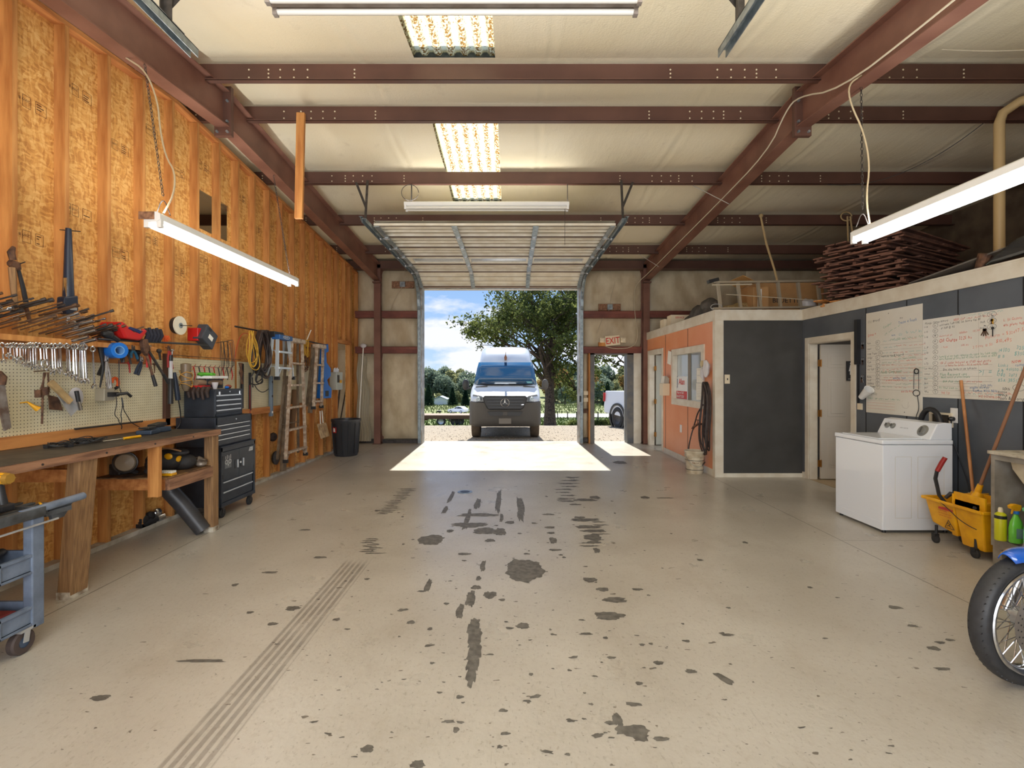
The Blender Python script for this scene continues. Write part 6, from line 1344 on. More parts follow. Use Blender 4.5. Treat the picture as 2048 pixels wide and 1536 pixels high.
b = MB(); b.ball((3.75, 8.0, LZ+.1), (.35, .2, .13), 14); b.ball((3.9, 8.05, LZ+.16), (.2, .15, .12), 12); tag(b.build('straw_bundle', mat('straw', hexc(190, 165, 115), .9, c2=hexc(130, 105, 70), scale=30, stretch=(1, 6, 1)), smooth=True), 'straw coloured bundle behind the ladder', 'bundle')
b = MB(); b.ball((3.36, 8.3, LZ+.13), (.17, .55, .14), 16); b.ball((3.36, 8.0, LZ+.2), (.14, .3, .12), 14); b.ball((3.4, 8.8, LZ+.08), (.14, .4, .08), 12); tag(b.crumple(.018, 2, 7).build('folded_tarp', mat('grey_tarp', hexc(92, 86, 80), .7, c2=hexc(60, 56, 52), scale=8), smooth=True), 'dark grey folded tarp on top of the orange office wall', 'tarp')
t = thing('paper_carton', 'small cream carton with red print at the far end of the office roof', 'box', (3.4, 9.7, LZ)); b = MB(); b.box(3.22, 3.62, 9.55, 9.8, LZ+.05, LZ+.27); b.build('carton', mat('cream_plastic'), t); b = MB(); b.text('SERVICE', (3.3, 9.547, LZ+.2), (1, 0, 0), (0, 0, 1), .05, bold=.01); b.build('printing', M_redink, t)
b = MB(); b.box(3.2, 3.8, 9.5, 10.2, LZ, LZ+.05); b.box(3.17, 3.3, 9.85, 10.1, LZ+.05, LZ+.22); tag(b.build('wood_scraps', mat('cream_plastic')), 'pale blocks under and beside the small cream carton', 'blocks')
b = MB(); b.tube([(3.24, 7.42+.0, LZ+.12+.05*sin(q*.6)) if False else (3.22+.09*cos(q*.6), 7.45, LZ+.11+.05*sin(q*.6)) for q in range(11)], .006, 5); tag(b.build('wire_coil', M_alu), 'bright wire coil on the corner of the office roof', 'wire')
# pallets
rq = random.Random(14); ang = math.atan2(.45, .89)
def pallet(z, mt, label, dx=0, dy=0, da=0, L1=1.75, L2=.95):
    base = Vector((4.95+.0, 6.25, 0)); t = thing('slatted_pallet', label, 'pallet', (base.x+.6+dx, base.y+.5+dy, z)); a_ = ang+da; Mz = Matrix.Rotation(a_, 3, 'Z'); c = Vector((base.x+.55+dx, base.y+.62+dy, z))
    st = []
    for v in (-.42, 0, .42): b = MB(); b.obox(c + Mz @ Vector((0, v, .022)), (L1, .04, .038), Mz @ rotm(0, rq.uniform(-.012, .012), 0)); b.build('stringer', mt, t)
    for u in (-.84, -.3, .3, .84): b = MB(); b.obox(c + Mz @ Vector((u*L1/1.75, 0, .0)), (.09, L2*.98, .022), Mz @ rotm(rq.uniform(-.02, .02), 0, 0)); b.build('crosspiece', mt, t)
    for v in (-.43, -.22, 0, .22, .43): b = MB(); b.obox(c + Mz @ Vector((rq.uniform(-.06, .06), v, .052)), (L1*rq.uniform(.94, 1.1), .13, .018), Mz @ rotm(rq.uniform(-.02, .02), rq.uniform(-.025, .025), rq.uniform(-.02, .02))); b.build('slat', mt, t)
    return t
M_pal = mat('red_brown_planks', hexc(140, 98, 80), .75, c2=hexc(92, 64, 54), scale=5, stretch=(1, 1, 3), detail=8)
names_ = ['lowest of the red brown', 'second lowest of the red brown', 'third lowest of the red brown', 'fourth lowest of the red brown', 'fifth lowest of the red brown', 'middle one of the red brown', 'seventh from the bottom of the red brown', 'fourth from the top of the red brown', 'third from the top of the red brown', 'second from the top of the red brown', 'topmost of the red brown']
pallet(LZ+.02, M_wood, 'fresh orange pine pallet at the bottom of the loft stack', -.05, -.05)
for k in range(11): pallet(LZ+.02+.075*(k+1), M_pal, names_[k] + ' slatted pallets stacked on the loft', rq.uniform(-.07, .07), rq.uniform(-.06, .06), rq.uniform(-.05, .05))
# leaning sheet, black liner, vertical pipe
b = MB(); b.add([(4.48, 5.35, LZ+.055), (4.7, 5.25, LZ+.05), (5.3, 2.9, LZ+.55), (4.75, 2.9, LZ+.42), (4.48, 5.35, LZ+.07), (4.7, 5.25, LZ+.065), (5.3, 2.9, LZ+.565), (4.75, 2.9, LZ+.435)], [(3,2,1,0),(4,5,6,7),(0,1,5,4),(1,2,6,5),(2,3,7,6),(3,0,4,7)]); tag(b.build('flat_sheet', mat('grey_sheet', hexc(110, 104, 98), .6, c2=hexc(80, 74, 70), scale=4)), 'long grey sheet lying tilted on the loft edge above the whiteboards', 'sheet')
t = thing('plastic_liner', 'glossy black molded plastic piece on the loft edge at the right', 'plastic part', (4.7, 4.2, LZ)); b = MB(); b.prism([(4.62, LZ+.07), (4.25, LZ+.10), (3.6, LZ+.12), (3.6, LZ+.30), (4.1, LZ+.30), (4.3, LZ+.26), (4.5, LZ+.16)], 'x', 4.56, 4.9); b.build('shell', mat('glossy_black', (.02, .02, .022), .2, coat=.5), t, bevel=.03)
b = MB(); b.cyl((4.6, 4.66, LZ+.04), (4.6, 4.6, LZ+.2), .045, .06); b.build('spout', M_rust, t)
b = MB(); b.tube([(5.5, 5.35, LZ+.0), (5.5, 5.35, 4.40), (5.52, 5.33, 4.50), (5.62, 5.25, 4.58), (6.4, 4.6, 4.66)], .05, 14); tag(b.build('drain_pipe', mat('cream_pipe', hexc(196, 168, 120), .4), smooth=True), 'tan vertical pipe with elbow rising from the loft at the right', 'pipe')
b = MB(); b.tube(wob([(4.5, 8.55, 4.45), (4.52, 8.4, 3.9), (4.55, 8.2, 3.4), (4.56, 8.1, 3.15)], .008, 1), .018, 6); b.ball((4.5, 8.55, 4.45), .04, 8); tag(b.build('hanging_rope', mat('rope_tan', hexc(196, 168, 122), .8)), 'tan rope hanging from the purlin down to the open cardboard box', 'rope')
b = MB(); b.tube([(6.0+.1*cos(q*.6), 8.5, 4.42+.08*sin(q*.6)) for q in range(11)], .012, 6); b.tube([(6.02, 8.5, 4.42), (6.0, 8.45, 3.9)], .015, 6); b.tube([(6.07, 8.5, 4.42), (6.1, 8.45, 3.9)], .015, 6); tag(b.build('hanging_strap', mat('rope_tan')), 'pale looped strap hanging from the purlin above the pallets', 'strap')
# ================= LEFT WALL: WORKBENCH, PEGBOARDS, TOOLS =================
def LW(px, py, X=-3.5): y = YX(px, X); return Vector((X, y, ZZ(py, y)))
def one(name, label, cat, b, m, smooth=False, bevel=0, group=None, keep=False):
    o = b.build(name, m, smooth=smooth, bevel=bevel, keep=keep); return tag(o, label, cat, group)
# pegboards
m = bpy.data.materials.new('pegboard'); m.use_nodes = True; g = G(m); B = m.node_tree.nodes['Principled BSDF']
P = g.n('ShaderNodeNewGeometry').outputs['Position']; sp = g.n('ShaderNodeSeparateXYZ'); g.l(P, sp.inputs[0]); pitch = .0254
fy = g.m('SUBTRACT', g.m('FRACT', g.m('DIVIDE', sp.outputs[1], pitch)), .5); fz = g.m('SUBTRACT', g.m('FRACT', g.m('DIVIDE', sp.outputs[2], pitch)), .5)
dd = g.m('SQRT', g.m('ADD', g.m('MULTIPLY', fy, fy), g.m('MULTIPLY', fz, fz))); hole = g.step(dd, .16, .12)
bc_ = g.mix(g.step(g.noise(P, 3, 6), .35, .65), hexc(222, 214, 184), hexc(206, 194, 158)); bc_ = g.mix(g.m('MULTIPLY', g.step(g.noise(P, 9, 8, None, .7), .58, .75), .4), bc_, hexc(140, 124, 96))
g.l(g.mix(hole, bc_, (.02, .017, .012)), B.inputs['Base Color']); B.inputs['Roughness'].default_value = .5; M_peg = m
for k, (y0, y1) in enumerate(((2.45, 3.725), (3.73, 4.95), (5.03, 6.245), (6.30, 7.51), (7.52, 8.74))):
    b = MB(); b.box(-3.638, -3.632, y0, y1, 1.10, 1.715 if k < 2 else 1.745)
    one('pegboard', ['cream pegboard at the left edge of the view above the bench', 'cream pegboard with the steel outlet box in the middle of the bench wall', 'cream pegboard behind the tool chests', 'cream pegboard behind the hose bundles', 'cream pegboard behind the ladders'][k], 'pegboard', b, M_peg)
b = MB(); b.box(-3.636, -3.60, 4.955, 5.02, 1.03, 1.78); one('dark_batten', 'dark brown upright batten between two pegboards', 'batten', b, mat('dark_batten', hexc(80, 52, 38), .8))
b = MB(); b.box(-3.638, -3.60, 2.2, 8.95, 1.012, 1.10); one('ledger_board', 'long horizontal pine board along the foot of the pegboards', 'board', b, M_woodh)
# bench
t = thing('workbench', 'long wooden workbench with black worn top along the left wall', 'workbench', (-3.3, 3.5, 0))
b = MB(); b.box(-3.6, -2.955, 2.0, 4.80, .985, 1.01); b.build('worktop', mat('black_worn_top', hexc(76, 68, 58), .5, c2=hexc(46, 42, 38), scale=9, detail=10), t)
b = MB(); b.box(-2.955, -2.93, 2.0, 4.80, .955, 1.008); b.box(-3.6, -2.955, 4.775, 4.80, .955, .985); b.build('front_edge_board', M_oldwoodh, t)
b = MB(); b.box(-3.6, -2.96, 2.0, 4.77, .955, .984); b.build('apron_underside', M_oldwoodh, t)
pa = mat('chipped_white_base', hexc(205, 198, 182), .7, c2=hexc(120, 100, 78), scale=14, detail=8)
def post(x0, x1, y0, y1, z0, z1, lean, base=True):
    b = MB(); b.add([(x0-lean,y0,z0),(x1-lean,y0,z0),(x1-lean,y1,z0),(x0-lean,y1,z0),(x0,y0,z1),(x1,y0,z1),(x1,y1,z1),(x0,y1,z1)], [(3,2,1,0),(4,5,6,7),(0,1,5,4),(1,2,6,5),(2,3,7,6),(3,0,4,7)])
    lg = b.build('leg', M_oldwood, t, bevel=.004)
    if base: b = MB(); e_ = .002; b.box(x0-lean-e_, x1-lean+e_, y0-e_, y1+e_, 0, .05); b.build('painted_foot', pa, lg)
post(-3.045, -2.955, 3.26, 3.40, 0, .955, .075); post(-3.035, -2.945, 4.695, 4.785, 0, .955, .0)
b = MB(); b.box(-3.03, -2.94, 3.96, 4.0, .53, .955); b.build('hanging_post', M_wood, t)
b = MB(); b.box(-3.6, -3.05, 3.34, 3.38, .79, .88); b.build('side_rail', M_woodh, t)
b = MB(); b.box(-3.6, -2.986, 4.10, 4.14, .555, .65); b.build('shelf_end', M_woodh, t); b = MB(); b.box(-2.985, -2.945, 4.10, 4.695, .555, .65); b.build('shelf_front', M_oldwoodh, t); b = MB(); b.box(-3.6, -2.97, 4.10, 4.72, .65, .662); b.build('lower_shelf', mat('greasy_plywood', hexc(150, 112, 70), .7, c2=hexc(70, 52, 38), scale=8), t)
for k in range(5): b = MB(); b.cyl((-2.93, 2.5+.47*k, .982), (-2.925, 2.5+.47*k, .982), .007, n=8); b.build('screw', M_dsteel, t)
# black tube under the bench
b = MB(); b.tube([(-3.38, 4.55, .56), (-3.20, 4.62, .30), (-3.02, 4.66, .03)], [.075, .075, .07], 20); b.tube([(-3.30, 4.58, .46), (-3.28, 4.59, .43)], .082, 20); one('blower_tube', 'thick black blower tube leaning from under the shelf to the floor', 'tube', b, mat('scuffed_black', (.05, .05, .055), .4, var=.3), smooth=True)
# tool shelf
b = MB(); b.box(-3.63, -3.45, 2.2, 4.62, 1.785, 1.825); tag(b.build('tool_shelf', M_wood), 'narrow pine shelf above the pegboard holding rods and tool bag', 'shelf')
b = MB(); b.box(-3.632, -3.60, 2.2, 4.72, 1.66, 1.784); tag(b.build('backing_board', M_woodh), 'pine board behind the hanging wrenches', 'board')
# slanted steel rods lying above the shelf
rq = random.Random(6); proto = None
for k in range(58):
    yy = 3.05 + (k % 20)*.066 + rq.uniform(-.012, .012); lv = k // 20; L_ = rq.uniform(.16, .30)
    a_ = Vector((-3.61, yy-.02, 1.86 + .065*lv + .02*rq.random() - (.05*(lv) if yy > 4.0 else 0))); d = Vector((.80, .30, .33 + .05*rq.random())).normalized(); e = a_ + d*L_
    if e.x > -3.37: e = a_ + d*.24
    b = MB(); rr_ = rq.choice((.0045, .006, .0075, .0105)); b.tube([a_, e], rr_, 8); b.tube([e - d*.028, e], rr_*1.55, 10)
    dk = MB(); one('steel_rod', 'steel rod poking out of the slanted rack above the tool shelf', 'rod', b, rq.choice((M_dsteel, M_chrome, mat('brown_steel', hexc(110, 86, 66), .4, .6))), smooth=True, group='slanted steel rods above the tool shelf')
for k, (px, py) in enumerate(((186, 641), (187, 652), (191, 660), (176, 673), (192, 678), (25, 615), (18, 618), (2, 614))):
    e = LW(px, py, -3.36); b = MB(); d = Vector((.80, .30, .30)).normalized(); b.tube([e - d*.2, e], .014, 12); b.tube([e - d*.003, e+d*.001], .016, 12); b.tube([e, e + d*.0015], .010, 10, mi=1)
    tag(b.build('steel_tube', [M_chrome, M_black], smooth=True), 'fat steel tube ' + ['topmost at the right end of the rod rack', 'second from the top at the right end of the rod rack', 'third from the top at the right end, dark handled', 'fourth down at the right end of the rod rack', 'lowest at the right end of the rod rack', 'at the rack above the old jaw wrench tip', 'left neighbour of the old jaw wrench tip', 'cut by the left edge of the view'][k], 'tube')
# combination wrenches
WR = [(4,690,9,722),(15,691,17,709),(21,691,22,713),(27,690,31,718),(33,691,38,723),(41,691,42,716),(46,692,50,728),(53,692,52,730),(57,691,59,727),(61,690,62,730),(66,691,70,735),(72,690,75,733),(79,691,85,735),(88,692,90,722),(93,692,99,738),(101,692,100,734),(103,692,106,745),(110,692,114,741),(117,692,116,738),(120,691,125,744),(133,692,136,748),(137,695,141,746),(146,693,148,753),(152,693,157,758),(159,694,163,760),(164,695,167,762),(170,694,176,762),(185,698,191,772)]
for k, (xa, ya, xb, yb) in enumerate(WR):
    A = LW(xa, ya, -3.45 + .012*(k % 3)); Bq = LW(xb, yb, A.x - .0); Bq.y = A.y + (Bq.y-A.y)*.6; L_ = (A-Bq).length; r = .012 + L_*.028; d = (Bq-A).normalized(); nx_ = Vector((1, 0, 0)); s_ = d.cross(nx_).normalized()
    b = MB(); b.tube([A + (d*cos(q*pi/6) + s_*sin(q*pi/6))*r for q in range(12)], r*.34, 6, closed=True); b.bar(A + d*r, Bq - d*r*.6, r*.62, r*.34, up=(1, 0, 0))
    C = Bq
    for sg in (-1, 1): b.tube([C - d*r*.7, C + s_*sg*r*.95 + d*r*.2, C + s_*sg*r*.75 + d*r*1.15], [r*.5, r*.42, r*.28], 6)
    one('combination_wrench', ORD[k] + ' from the left of the chrome wrenches hanging under the tool shelf', 'wrench', b, M_chrome, smooth=True, group='chrome wrenches under the tool shelf')
# big pipe wrench
M_pw = mat('blue_black_paint', hexc(34, 44, 62), .4, var=.2)
t = thing('pipe_wrench', 'long dark blue pipe wrench hung head down on a stud', 'pipe wrench', tuple(LW(137, 640, -3.56)))
A = LW(137, 457, -3.57); Bq = LW(140, 612, -3.57); Bq.y = A.y; b = MB(); b.tube([A, A.lerp(Bq, .1), A.lerp(Bq, .75), Bq], [.020, .023, .035, .042], 10); b.build('handle', M_pw, t, smooth=True)
b = MB(); z = Bq.z; y = A.y; b.prism([(y-.07, z+.06), (y+.045, z+.09), (y+.05, z-.07), (y-.05, z-.075), (y-.075, z-.02)], 'x', -3.60, -3.53); b.build('jaw_housing', M_pw, t, bevel=.01)
b = MB(); b.box(-3.58, -3.55, y-.035, y-.005, z-.16, z+.22); b.prism([(y-.04, z-.16), (y+.06, z-.145), (y+.06, z-.125), (y-.0, z-.11)], 'x', -3.58, -3.55); b.build('hook_jaw', M_chrome, t, bevel=.004); b = MB(); b.box(-3.53, -3.528, y-.03, y+.03, z-.035, z-.01); b.build('embossed_plate', M_alu, t)
b = MB(); b.cyl((-3.64, A.y, A.z-.01), (-3.50, A.y+.03, A.z-.015), .004, n=6); b.build('nail', M_dsteel, t)
# rusty jaw wrench pair
t = thing('old_jaw_wrench', 'rusty jawed wrench with black handle hanging on the leftmost stud', 'wrench', tuple(LW(35, 660, -3.55)))
def lin(name, pts, rs, m_, X=-3.56, n=8): b = MB(); b.tube([LW(px, py, X) for px, py in pts], rs, n); return b.build(name, m_, t, smooth=True)
lin('jaw', [(27, 494), (22, 505), (26, 520)], [.012, .022, .02], M_rust); lin('head', [(20, 525), (30, 530), (36, 540)], [.025, .035, .02], M_rust); lin('handle_bar', [(24, 535), (27, 580), (33, 620)], [.022, .018, .014], M_oldwood); lin('black_handle', [(37, 540), (46, 575), (52, 605)], [.011, .014, .015], M_black); lin('lower_jaw', [(46, 608), (54, 622), (60, 645)], [.02, .014, .01], M_rust)
b = MB(); b.cyl(LW(28, 532, -3.6), LW(50, 524, -3.48), .004, n=6); b.build('nail', M_dsteel, t)
# tool bag red
t = thing('tool_pouch', 'red fabric tool pouch with blue top on the pine shelf', 'pouch', tuple(LW(255, 680, -3.42)))
A = LW(254, 681, -3.47); b = MB(); prof = [(-.12, .15), (-.15, .10), (-.09, .0), (.07, -.005), (.15, .09), (.12, .11), (.0, .07)]; b.prism([(A.y+u*1.05, A.z+.01+v) for u, v in prof], 'x', -3.60, -3.40); b.build('pouch_body', M_red, t, bevel=.015)
b = MB(); b.prism([(A.y-.08, A.z+.10), (A.y+.06, A.z+.065), (A.y+.10, A.z+.095), (A.y-.05, A.z+.12)], 'x', -3.58, -3.395); b.build('blue_lining', mat('navy_cloth', hexc(28, 40, 88), .8), t, bevel=.006)
# gloves, straps
b = MB()
for k in range(5): p = LW(292+6*k, 683, -3.44); b.tube([p, p + Vector((.02, .005*k, .06)), p + Vector((.0, -.01+.01*k, .12+.01*(k % 2)))], [.022, .02, .014], 8)
one('work_gloves', 'black and blue work gloves on the shelf beside the red pouch', 'gloves', b, mat('navy_glove', hexc(28, 30, 44), .8), smooth=True)
b = MB(); A = LW(215, 668, -3.46); b.ball(A, (.04, .06, .04), 10); b.tube([A, A + Vector((.02, .09, -.05))], [.03, .02], 8); one('black_grip_tool', 'black gripped tool at the left end of the red pouch', 'tool', b, M_black, smooth=True)
b = MB(); A = LW(195, 678, -3.45); Bq = LW(415, 690, -3.45); b.tube([A, A.lerp(Bq, .5)+Vector((0, 0, .0)), Bq], .010, 8); one('black_bar', 'long black bar lying along the wall above the bolt cutter', 'bar', b, M_black, smooth=True)
b = MB()
for k in range(4): p = LW(326+3*k, 684, -3.5); b.tube([p, p + Vector((.01, -.01, .08)), p + Vector((.02, .01, .02))], .005, 6)
one('cord_bundle', 'bundle of orange cord behind the white disc', 'cord', b, mat('orange_rubber', hexc(220, 90, 30), .6))
# white disc
t = thing('grinding_disc', 'white round disc on a black stand hung on the stud wall', 'disc', tuple(LW(355, 675, -3.56))); A = LW(359, 651, -3.50)
b = MB(); b.lathe([(.012, 0), (.098, 0), (.098, .012), (.012, .012)], A, 'x', 36); b.build('disc', mat('ivory_disc', hexc(220, 212, 190), .5), t); b = MB(); b.lathe([(.012, .0), (.028, .0), (.028, .018), (.012, .018)], A, 'x', 24); b.build('center_ring', M_steel, t); b = MB(); b.cyl(A - Vector((.08, 0, 0)), A + Vector((.12, .02, 0)), .004); b.lathe([(.0, -.05), (.085, -.05), (.095, -.01), (0, -.01)], A, 'x', 24); b.build('backing', M_black, t)
# blue tape roll
t = thing('tape_roll', 'roll of blue tape hanging below the pine shelf', 'tape roll', tuple(LW(230, 715, -3.38))); A = LW(232, 701, -3.43); b = MB(); Mt = rotm(0, 0, -.35); b.lathe([(.040, -.07), (.068, -.07), (.068, .05), (.040, .05), (.040, -.07)], A, 'x', 32, M=Mt); b.build('tape', M_blue, t, smooth=True); b = MB(); b.lathe([(.033, -.068), (.040, -.068), (.040, .048), (.033, .048), (.033, -.068)], A, 'x', 32, M=Mt); b.build('core', mat('light_blue_core', hexc(110, 160, 210), .5), t, smooth=True)
# channel pliers
def plier(name, label, a, b1, b2, r=.007, hm=M_chrome, jm=M_chrome, X=-3.45):
    t = thing(name, label, 'pliers', tuple(LW(*b1, X))); J = LW(*a, X); b = MB(); b.tube([J + Vector((0, -.012, .045)), J + Vector((0, -.008, .0)), J], [.005, .012, .014], 8); b.tube([J + Vector((0, .014, .04)), J + Vector((0, .012, .0)), J], [.005, .011, .014], 8); b.build('jaws', jm, t, smooth=True)
    for k, e in enumerate((b1, b2)):
        E = LW(*e, X); Mq = J.lerp(E, .45) + Vector((0, (-.01 if k == 0 else .01), 0)); b = MB(); b.tube([J, Mq, E], [r*1.2, r*1.2, r*1.35], 8); b.build('handle', hm, t, smooth=True)
    return t
plier('slip_joint_pliers', 'large bare steel slip joint pliers hanging below the blue tape roll', (213, 722), (216, 778), (222, 776), .008)
plier('locking_pliers', 'chrome locking pliers with dark grip hanging left of the bolt cutter', (283, 722), (270, 748), (276, 750), .009, M_pw)
plier('slip_joint_pliers', 'dark handled pliers in the tool cluster below the red pouch', (252, 703), (247, 725), (262, 728), .007, M_dsteel, M_dsteel)
plier('slip_joint_pliers', 'red handled pliers at the right end of the tool cluster', (297, 700), (294, 735), (301, 738), .007, M_red, M_rust)
plier('slip_joint_pliers', 'brown rusty pliers beside the bolt cutter handles', (338, 700), (336, 735), (345, 738), .008, mat('worn_red'), M_rust, -3.5)
plier('tin_snips', 'blue gripped snips in the tool cluster right of the blue tape', (266, 700), (262, 716), (275, 718), .009, mat('teal_grip', hexc(20, 80, 110), .5), M_dsteel)
for k, (px, py, r_, m_, lab) in enumerate(((240, 705, .022, M_black, 'dark roundish tool right of the blue tape'), (258, 696, .02, mat('teal_grip'), 'teal tool under the shelf edge'), (276, 704, .028, M_black, 'black knobbly tool under the shelf'), (300, 694, .02, M_chrome, 'chrome ratchet head in the tool cluster'), (318, 702, .024, M_dsteel, 'dark steel ratchet near the bolt cutter'), (258, 726, .016, mat('worn_red'), 'small red knob tool below the tool cluster'), (309, 728, .014, M_brown if False else M_rust, 'rusty bracket behind the bolt cutter'), (345, 700, .015, M_chrome, 'chrome socket hanging right of the bolt cutter'))):
    A = LW(px, py, -3.5); b = MB(); b.ball(A, (r_*.8, r_*1.3, r_), 10); b.tube([A, A + Vector((0, .02-.01*(k % 4), -.09))], [r_*.5, r_*.35], 8); b.cyl(A - Vector((.12, 0, 0)), A, .004); one('hand_tool', lab, 'tool', b, m_, smooth=True)
# bolt cutter
t = thing('bolt_cutter', 'big bolt cutter with grey handles hanging open on the wall', 'bolt cutter', tuple(LW(318, 772, -3.40)))
b = MB(); J = LW(287, 686, -3.42); b.prism([(J.y-.03, J.z), (J.y-.02, J.z+.035), (J.y+.03, J.z+.04), (J.y+.05, J.z-.03), (J.y+.03, J.z-.12), (J.y-.01, J.z-.08)], 'x', -3.44, -3.40); b.build('cutting_head', M_rust, t, bevel=.006)
for s_, (p, q) in enumerate((((292, 705), (305, 750)), ((298, 703), (326, 748)))):
    b = MB(); b.tube([LW(*p, -3.42), LW(*q, -3.40)], .012, 8); h = b.build('handle', M_dsteel if s_ else M_rust, t, smooth=True); d = (LW(*q, -3.4)-LW(*p, -3.42)).normalized(); b = MB(); E = LW(*q, -3.40); b.tube([E, E + d*.11], [.015, .017], 10); b.build('grip', M_black, h, smooth=True)
# plates & odd things on the near pegboard
t = thing('metal_plate_rack', 'bent perforated metal plate and cardboard stuck on the pegboard', 'metal plates', tuple(LW(140, 835, -3.55)))
b = MB(); A, Bq, Cq, D = LW(98, 768), LW(108, 760), LW(147, 800), LW(140, 808); b.add([A, Bq, Cq, D] + [v - Vector((.02, 0, 0)) for v in (A, Bq, Cq, D)], [(0,1,2,3),(7,6,5,4),(0,4,5,1),(1,5,6,2),(2,6,7,3),(3,7,4,0)]); b.build('tan_card', mat('tan_card', hexc(190, 160, 112), .8, var=.3, scale=14), t)
b = MB(); A, Bq, Cq, D = LW(112, 785, -3.53), LW(140, 800, -3.53), LW(160, 815, -3.53), LW(143, 832, -3.53); b.add([A, Bq, Cq, D] + [v - Vector((.01, 0, 0)) for v in (A, Bq, Cq, D)], [(0,1,2,3),(7,6,5,4),(0,4,5,1),(1,5,6,2),(2,6,7,3),(3,7,4,0)]); b.build('perforated_plate', M_alu, t)
b = MB(); A, Bq, Cq, D = LW(98, 790, -3.6), LW(100, 819, -3.6), LW(126, 821, -3.6), LW(118, 795, -3.6); b.add([A, Bq, Cq, D] + [v - Vector((.008, 0, 0)) for v in (A, Bq, Cq, D)], [(0,1,2,3),(7,6,5,4),(0,4,5,1),(1,5,6,2),(2,6,7,3),(3,7,4,0)]); b.build('rusty_plate', M_rust, t)
b = MB(); A = LW(152, 795, -3.58); b.ball(A, (.012, .07, .085), 12); b.build('plastic_cup', mat('plastic_film'), t, smooth=True); b = MB(); b.tube([LW(153, 782, -3.5), LW(157, 803, -3.5)], .015, 10); b.build('black_grip', M_black, t, smooth=True); b = MB(); b.tube([LW(157, 803, -3.5), LW(161, 820, -3.5)], .014, 8); b.build('shiny_bit', M_chrome, t, smooth=True)
b = MB()
for p, q, r_ in (((88, 745), (86, 775), .006), ((92, 745), (78, 790), .005), ((96, 745), (98, 785), .006), ((86, 770), (84, 848), .007), ((68, 743), (98, 741), .004), ((75, 780), (76, 795), .02), ((88, 775), (90, 790), .025)): b.tube([LW(*p, -3.55), LW(*q, -3.55)], r_, 7)
one('hook_tools', 'dark cluster of rusty hooks and pullers hanging on the pegboard', 'hooks', b, M_rust, smooth=True)
b = MB(); b.tube([LW(40, 806, -3.6), LW(55, 804, -3.6), LW(66, 812, -3.58), LW(76, 818, -3.57)], [.004, .006, .012, .022], 10); one('yellow_funnel', 'small yellow funnel nozzle on the near pegboard', 'funnel', b, M_yellow, smooth=True)
t = thing('hand_saw', 'old saw with worn wooden handle hanging at the left edge', 'saw', tuple(LW(10, 862, -3.5))); b = MB(); A = [LW(0, 770, -3.54), LW(10, 768, -3.54), LW(23, 855, -3.54), LW(10, 862, -3.54), LW(0, 820, -3.54)]; b.add(A + [v - Vector((.012, 0, 0)) for v in A], [(0,1,2,3,4),(9,8,7,6,5)] + [(i, (i+1) % 5, 5+(i+1) % 5, 5+i) for i in range(5)]); b.build('blade', mat('worn_grey', hexc(140, 134, 128), .6, c2=hexc(90, 70, 58), scale=10), t); b = MB(); b.tube([LW(-3, 745, -3.54), LW(5, 755, -3.54), LW(4, 770, -3.54)], [.02, .025, .02], 8); b.build('handle', M_rust, t, smooth=True)
# outlet box
t = thing('outlet_box', 'steel outlet box with plugged black cords on the pegboard', 'outlet', tuple(LW(215, 800, -3.55))); A = LW(215, 789, -3.56); b = MB(); b.box(-3.63, -3.545, A.y-.05, A.y+.06, A.z-.055, A.z+.055); b.build('box', mat('box_steel', hexc(176, 168, 150), .45, .4), t, bevel=.004)
b = MB(); b.box(-3.545, -3.50, A.y-.02, A.y+.05, A.z-.02, A.z+.02); b.tube([(-3.50, A.y+.02, A.z), (-3.45, A.y+.08, A.z+.01), (-3.46, A.y+.13, A.z-.02)], .014, 8); b.build('plug', M_black, t)
for k, pts in enumerate((((232, 790), (228, 830), (238, 845), (243, 858)), ((244, 795), (247, 820), (262, 845), (285, 858)), ((243, 795), (241, 830), (240, 850)), ((238, 720), (237, 770), (243, 790)))):
    b = MB(); P = [LW(*p, -3.50) for p in pts]; P = [P[0]] + [v for a_, c_ in zip(P[:-1], P[1:]) for v in (a_.lerp(c_, .5) + Vector((.01, .008*(-1)**k, 0)), c_)]; b.tube(P, .0035, 6); b.build('cord', M_black, t, smooth=True)
t = thing('tape_measure', 'orange and black clamp tool behind the large pliers', 'tool', tuple(LW(230, 775, -3.58))); A = LW(230, 766, -3.57); b = MB(); b.tube([A + Vector((0, .035*cos(q*pi/8), .045*sin(q*pi/8))) for q in range(-2, 9)], .013, 8); b.build('body', mat('orange_rubber'), t, smooth=True); b = MB(); b.tube([A + Vector((0, .04*cos(q), .05*sin(q))) for q in (-1.5, -1.0, -.5)], .014, 8); b.build('black_end', M_black, t, smooth=True)
b = MB(); b.tube([LW(200, 690, -3.5), LW(207, 735, -3.5), LW(200, 775, -3.5)], [.02, .012, .006], 8); b.tube([LW(210, 720, -3.55), LW(198, 750, -3.55)], [.012, .018], 8); one('hammer', 'black handled hammer hanging left of the big pliers', 'hammer', b, M_black, smooth=True)
